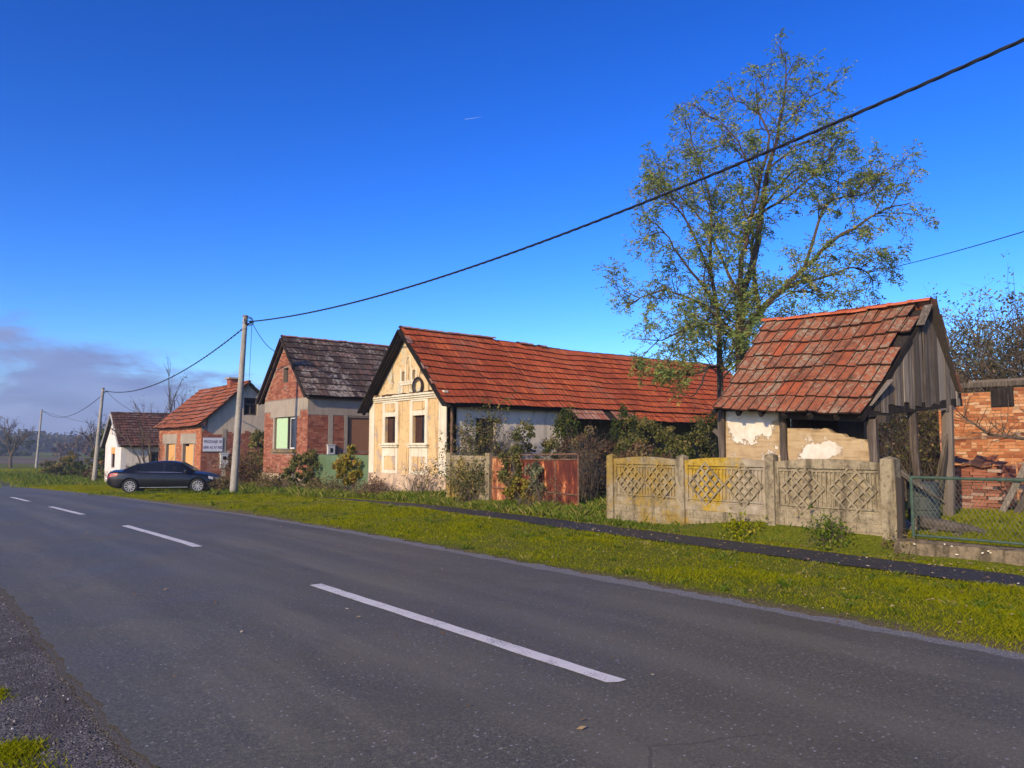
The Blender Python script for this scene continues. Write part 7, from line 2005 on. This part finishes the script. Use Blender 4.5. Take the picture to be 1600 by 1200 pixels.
# bare fruit branch reaching in from beside the wire fence
ft = thing('fruit_tree', 'bare crooked fruit tree branch reaching across the orange brick wall', 'tree', (16.6, 2.55, 0.3))
r9 = nrand(55); mb = MB(); tr = MB()
tr.tube([(16.6, 2.55, 0.2), (16.62, 2.7, 0.9), (16.65, 2.95, 1.55), (16.7, 3.3, 1.95)], [0.12, 0.10, 0.085, 0.07], 8)
tr.build('trunk', M['bark'], ft)
main = [np.array(p) for p in ((16.7, 3.3, 1.95), (16.8, 4.0, 2.02), (16.85, 4.5, 1.86), (16.9, 5.05, 1.86), (16.95, 5.6, 1.95), (17.0, 6.1, 2.35))]
mb.tube(main, [0.068, 0.06, 0.05, 0.04, 0.028, 0.012], 6, cap=False)
mb.tube([np.array(p) for p in ((16.7, 3.3, 1.95), (16.75, 3.5, 2.4), (16.8, 3.9, 2.75), (16.9, 4.3, 2.95))], [0.05, 0.035, 0.022, 0.01], 5, cap=False)
for k in range(60):
    i = int(r9.integers(0, 5)); p = main[i] + (main[i + 1] - main[i]) * r9.random()
    q = stem_path(p, np.array([r9.normal(0, .5), r9.normal(0.2, .7), r9.uniform(0.0, 1.2)]), r9.uniform(0.3, 0.95), 5, r9, 0.18, 0.04)
    mb.tube(q, [0.011 * (1 - 0.75 * j / 5) for j in range(6)], 3, cap=False)
    for m_ in range(3):
        j = int(r9.integers(1, 5)); q2 = stem_path(q[j], q[j] - q[j - 1] + r9.normal(0, .12, 3), r9.uniform(0.1, 0.35), 3, r9, 0.2, 0.04); mb.tube(q2, [0.005, 0.004, 0.003, 0.002], 3, cap=False)
mb.build('branches', M['twig'], ft)
np_mesh('foliage', leaf_quads(np.array([16.9, 4.7, 1.45]) + r9.normal(0, 0.10, (14, 3)), 0.12, r9), 4, r9.random(14), M['leaf_olive'], ft, kind='stuff')

# ---- left background
bare_tree('bare_tree', 'wide bare fruit tree standing between the bend pole and the pale outbuilding', (17.0, 84.5), 6.6, 151, (-0.6, -0.1), 0.62, 0.24, 420, 'leaf_far', 0.28, 4, nb=5)
bare_tree('bare_tree', 'slim bare tree alone in the open field left of the farthest pole', (13.6, 128), 7.2, 152, (0, 0), 0.42, 0.24, 200, 'leaf_far', 0.30, 4, nb=4)
bare_tree('sapling', 'bare forked sapling in front of the white cottage side wall', (13.6, 55.0), 5.9, 153, (0.05, 0), 0.36, 0.15, 80, 'leaf_far', 0.14, 4, nb=3, twigm='twig')
bare_tree('sapling', 'thin bare sapling showing over the white cottage ridge nearest its gable', (19.0, 72), 8.2, 154, (0, 0), 0.30, 0.17, 140, 'leaf_far', 0.3, 4, nb=3)
bare_tree('sapling', 'bare sapling with a few top leaves behind the middle of the brown roof', (20.5, 70.5), 8.4, 155, (0, 0), 0.28, 0.17, 160, 'leaf_far', 0.3, 4, nb=3)
bare_tree('sapling', 'leaning bare sapling behind the brown roof next to the orange roof', (21.8, 68.0), 8.0, 156, (0.3, 0), 0.30, 0.17, 150, 'leaf_far', 0.3, 4, nb=3)
mass('evergreen_bush', 'dark evergreen bush rising left of the white cottage', (17.2, 76.5, 1.2), (2.6, 2.4, 2.7), 5200, 0.26, 'leaf_dark', 157, nclump=80, cat='bush')
mass('evergreen_bush', 'dark rounded bush touching the white cottage front corner', (14.6, 70.0, 0.9), (1.4, 1.4, 2.2), 3600, 0.22, 'leaf_dark', 158, nclump=60, cat='bush')
mass('garden_bush', 'yellow-brown garden bush staked beside the farthest pole', (17.0, 104.0, -0.2), (1.3, 1.3, 1.2), 1500, 0.24, 'leaf_yellow', 159, nclump=26, cat='bush')
for k, (x, y, h, lm, lb) in enumerate(((13.6, 88, 1.6, 'leaf_dark', 'dark garden shrub below the bare fruit tree'), (14.6, 93, 1.4, 'leaf_brown', 'brown garden shrub near the farthest pole'), (11.9, 80, 1.2, 'leaf_olive', 'low roadside shrub with brown tops at the bank'), (13.0, 76, 1.5, 'leaf_dark', 'grey-green shrub left of the bend pole'), (14.6, 82, 1.7, 'leaf_olive', 'olive shrub in front of the pale outbuilding'), (16.0, 110, 1.5, 'leaf_brown', 'withered brown shrub at the foot of the farthest pole'), (13.2, 68.5, 1.1, 'leaf_brown', 'low brown shrub right of the bend pole'))):
    mass('garden_shrub', lb, (x, y, g(y) + h * 0.45), (h * 0.85, h * 0.85, h * 0.62), 1500, 0.17, lm, 170 + k, 'garden shrubs along the bank', nclump=26, stems=16)
sk = MB()
for k in range(7):
    x = 15.6 + k * 0.5; y = 102.5 + (k % 3)
    sk = MB(); sk.beam((x, y, g(y) - 0.2), (x + rng.uniform(-.3, .3), y, g(y) + rng.uniform(1.4, 2.3)), 0.10, 0.10, jit=0.01)
    tag(sk.build('garden_stake', M['board']), 'pale wooden stake standing in the far garden by the yellow-brown bush', 'stake', 'garden stakes')
mass('field_tree', 'round yellow-green tree at the edge of the far wood', (17.0, 300, 0.8), (8, 8, 4.6), 3200, 1.0, 'leaf_olive', 181, nclump=70, cat='tree', stems=6)
mass('field_tree', 'dark round tree right of the yellow-green one before the wood', (32.0, 290, 0.6), (6, 6, 4.4), 2400, 1.0, 'leaf_dark', 182, nclump=60, cat='tree', stems=6)
mass('field_tree', 'broad brown tree before the wood behind the bare fruit tree', (46.0, 270, 0.4), (7, 7, 3.8), 2600, 1.0, 'leaf_brown', 183, nclump=60, cat='tree', stems=6)
def far_wood():
    r = nrand(91)
    n = 460
    az = R(1) + r.random(n) * R(36); d = r.uniform(420, 620, n)
    X = np.sin(az) * d; Y = np.cos(az) * d
    H = r.uniform(6.5, 12, n) * (1 + 0.22 * np.sin(az * 21)); W_ = H * r.uniform(0.35, 0.6, n)
    per = 70
    C = np.empty((n, per, 3)); rn = np.empty((n, per))
    for i in range(n):
        u = unit(r.normal(0, 1, (per, 3))) * r.random((per, 1)) ** 0.4
        C[i] = np.array([X[i], Y[i], -1.3 + H[i] * 0.52]) + u * np.array([W_[i], W_[i], H[i] * 0.5])
        rn[i] = np.clip(r.beta(2, 2) + r.normal(0, 0.12, per), 0, 1)
    np_mesh('far_wood', leaf_quads(C.reshape(-1, 3), 2.3, r, 0.8), 4, rn.ravel(), M['leaf_far'], kind='stuff')
far_wood()
def ridge_hill():
    n = 60; v = []; f = []
    for k in range(n + 1):
        a = R(-8) + R(70) * k / n
        h = 17 + 4 * math.sin(a * 9) + 3 * math.sin(a * 23 + 1)
        for d, z in ((900, -3), (1050, h * 0.8), (1200, h), (1500, h * 0.5)):
            v.append((math.sin(a) * d, math.cos(a) * d, z))
    for k in range(n):
        for j in range(3): f.append((4 * k + j, 4 * (k + 1) + j, 4 * (k + 1) + j + 1, 4 * k + j + 1))
    q = Mt('wooded_hill'); nz = q.noise(0.03, 6, 0.7)
    m = q.done(q.ramp(nz, [(0.3, (0.035, 0.034, 0.026)), (0.7, (0.09, 0.078, 0.055))]), 1.0, 0.0)
    me = bpy.data.meshes.new('hills'); me.from_pydata(v, [], f); me.materials.append(m)
    link('hills', me, None, 'structure')
ridge_hill()

# ---- autumn haze over the fields
hz = bpy.data.materials.new('haze_air'); hz.use_nodes = True
hz.node_tree.nodes.clear()
o_ = hz.node_tree.nodes.new('ShaderNodeOutputMaterial'); pv_ = hz.node_tree.nodes.new('ShaderNodeVolumePrincipled')
pv_.inputs['Color'].default_value = (0.62, 0.72, 0.88, 1); pv_.inputs['Density'].default_value = 0.0007; pv_.inputs['Anisotropy'].default_value = 0.1
hz.node_tree.links.new(pv_.outputs[0], o_.inputs['Volume'])
mb = MB(); mb.box((-2700, -800, -6), (4300, 6300, 26))
HAZE = True
if HAZE: tag(mb.build('haze', hz), kind='stuff')
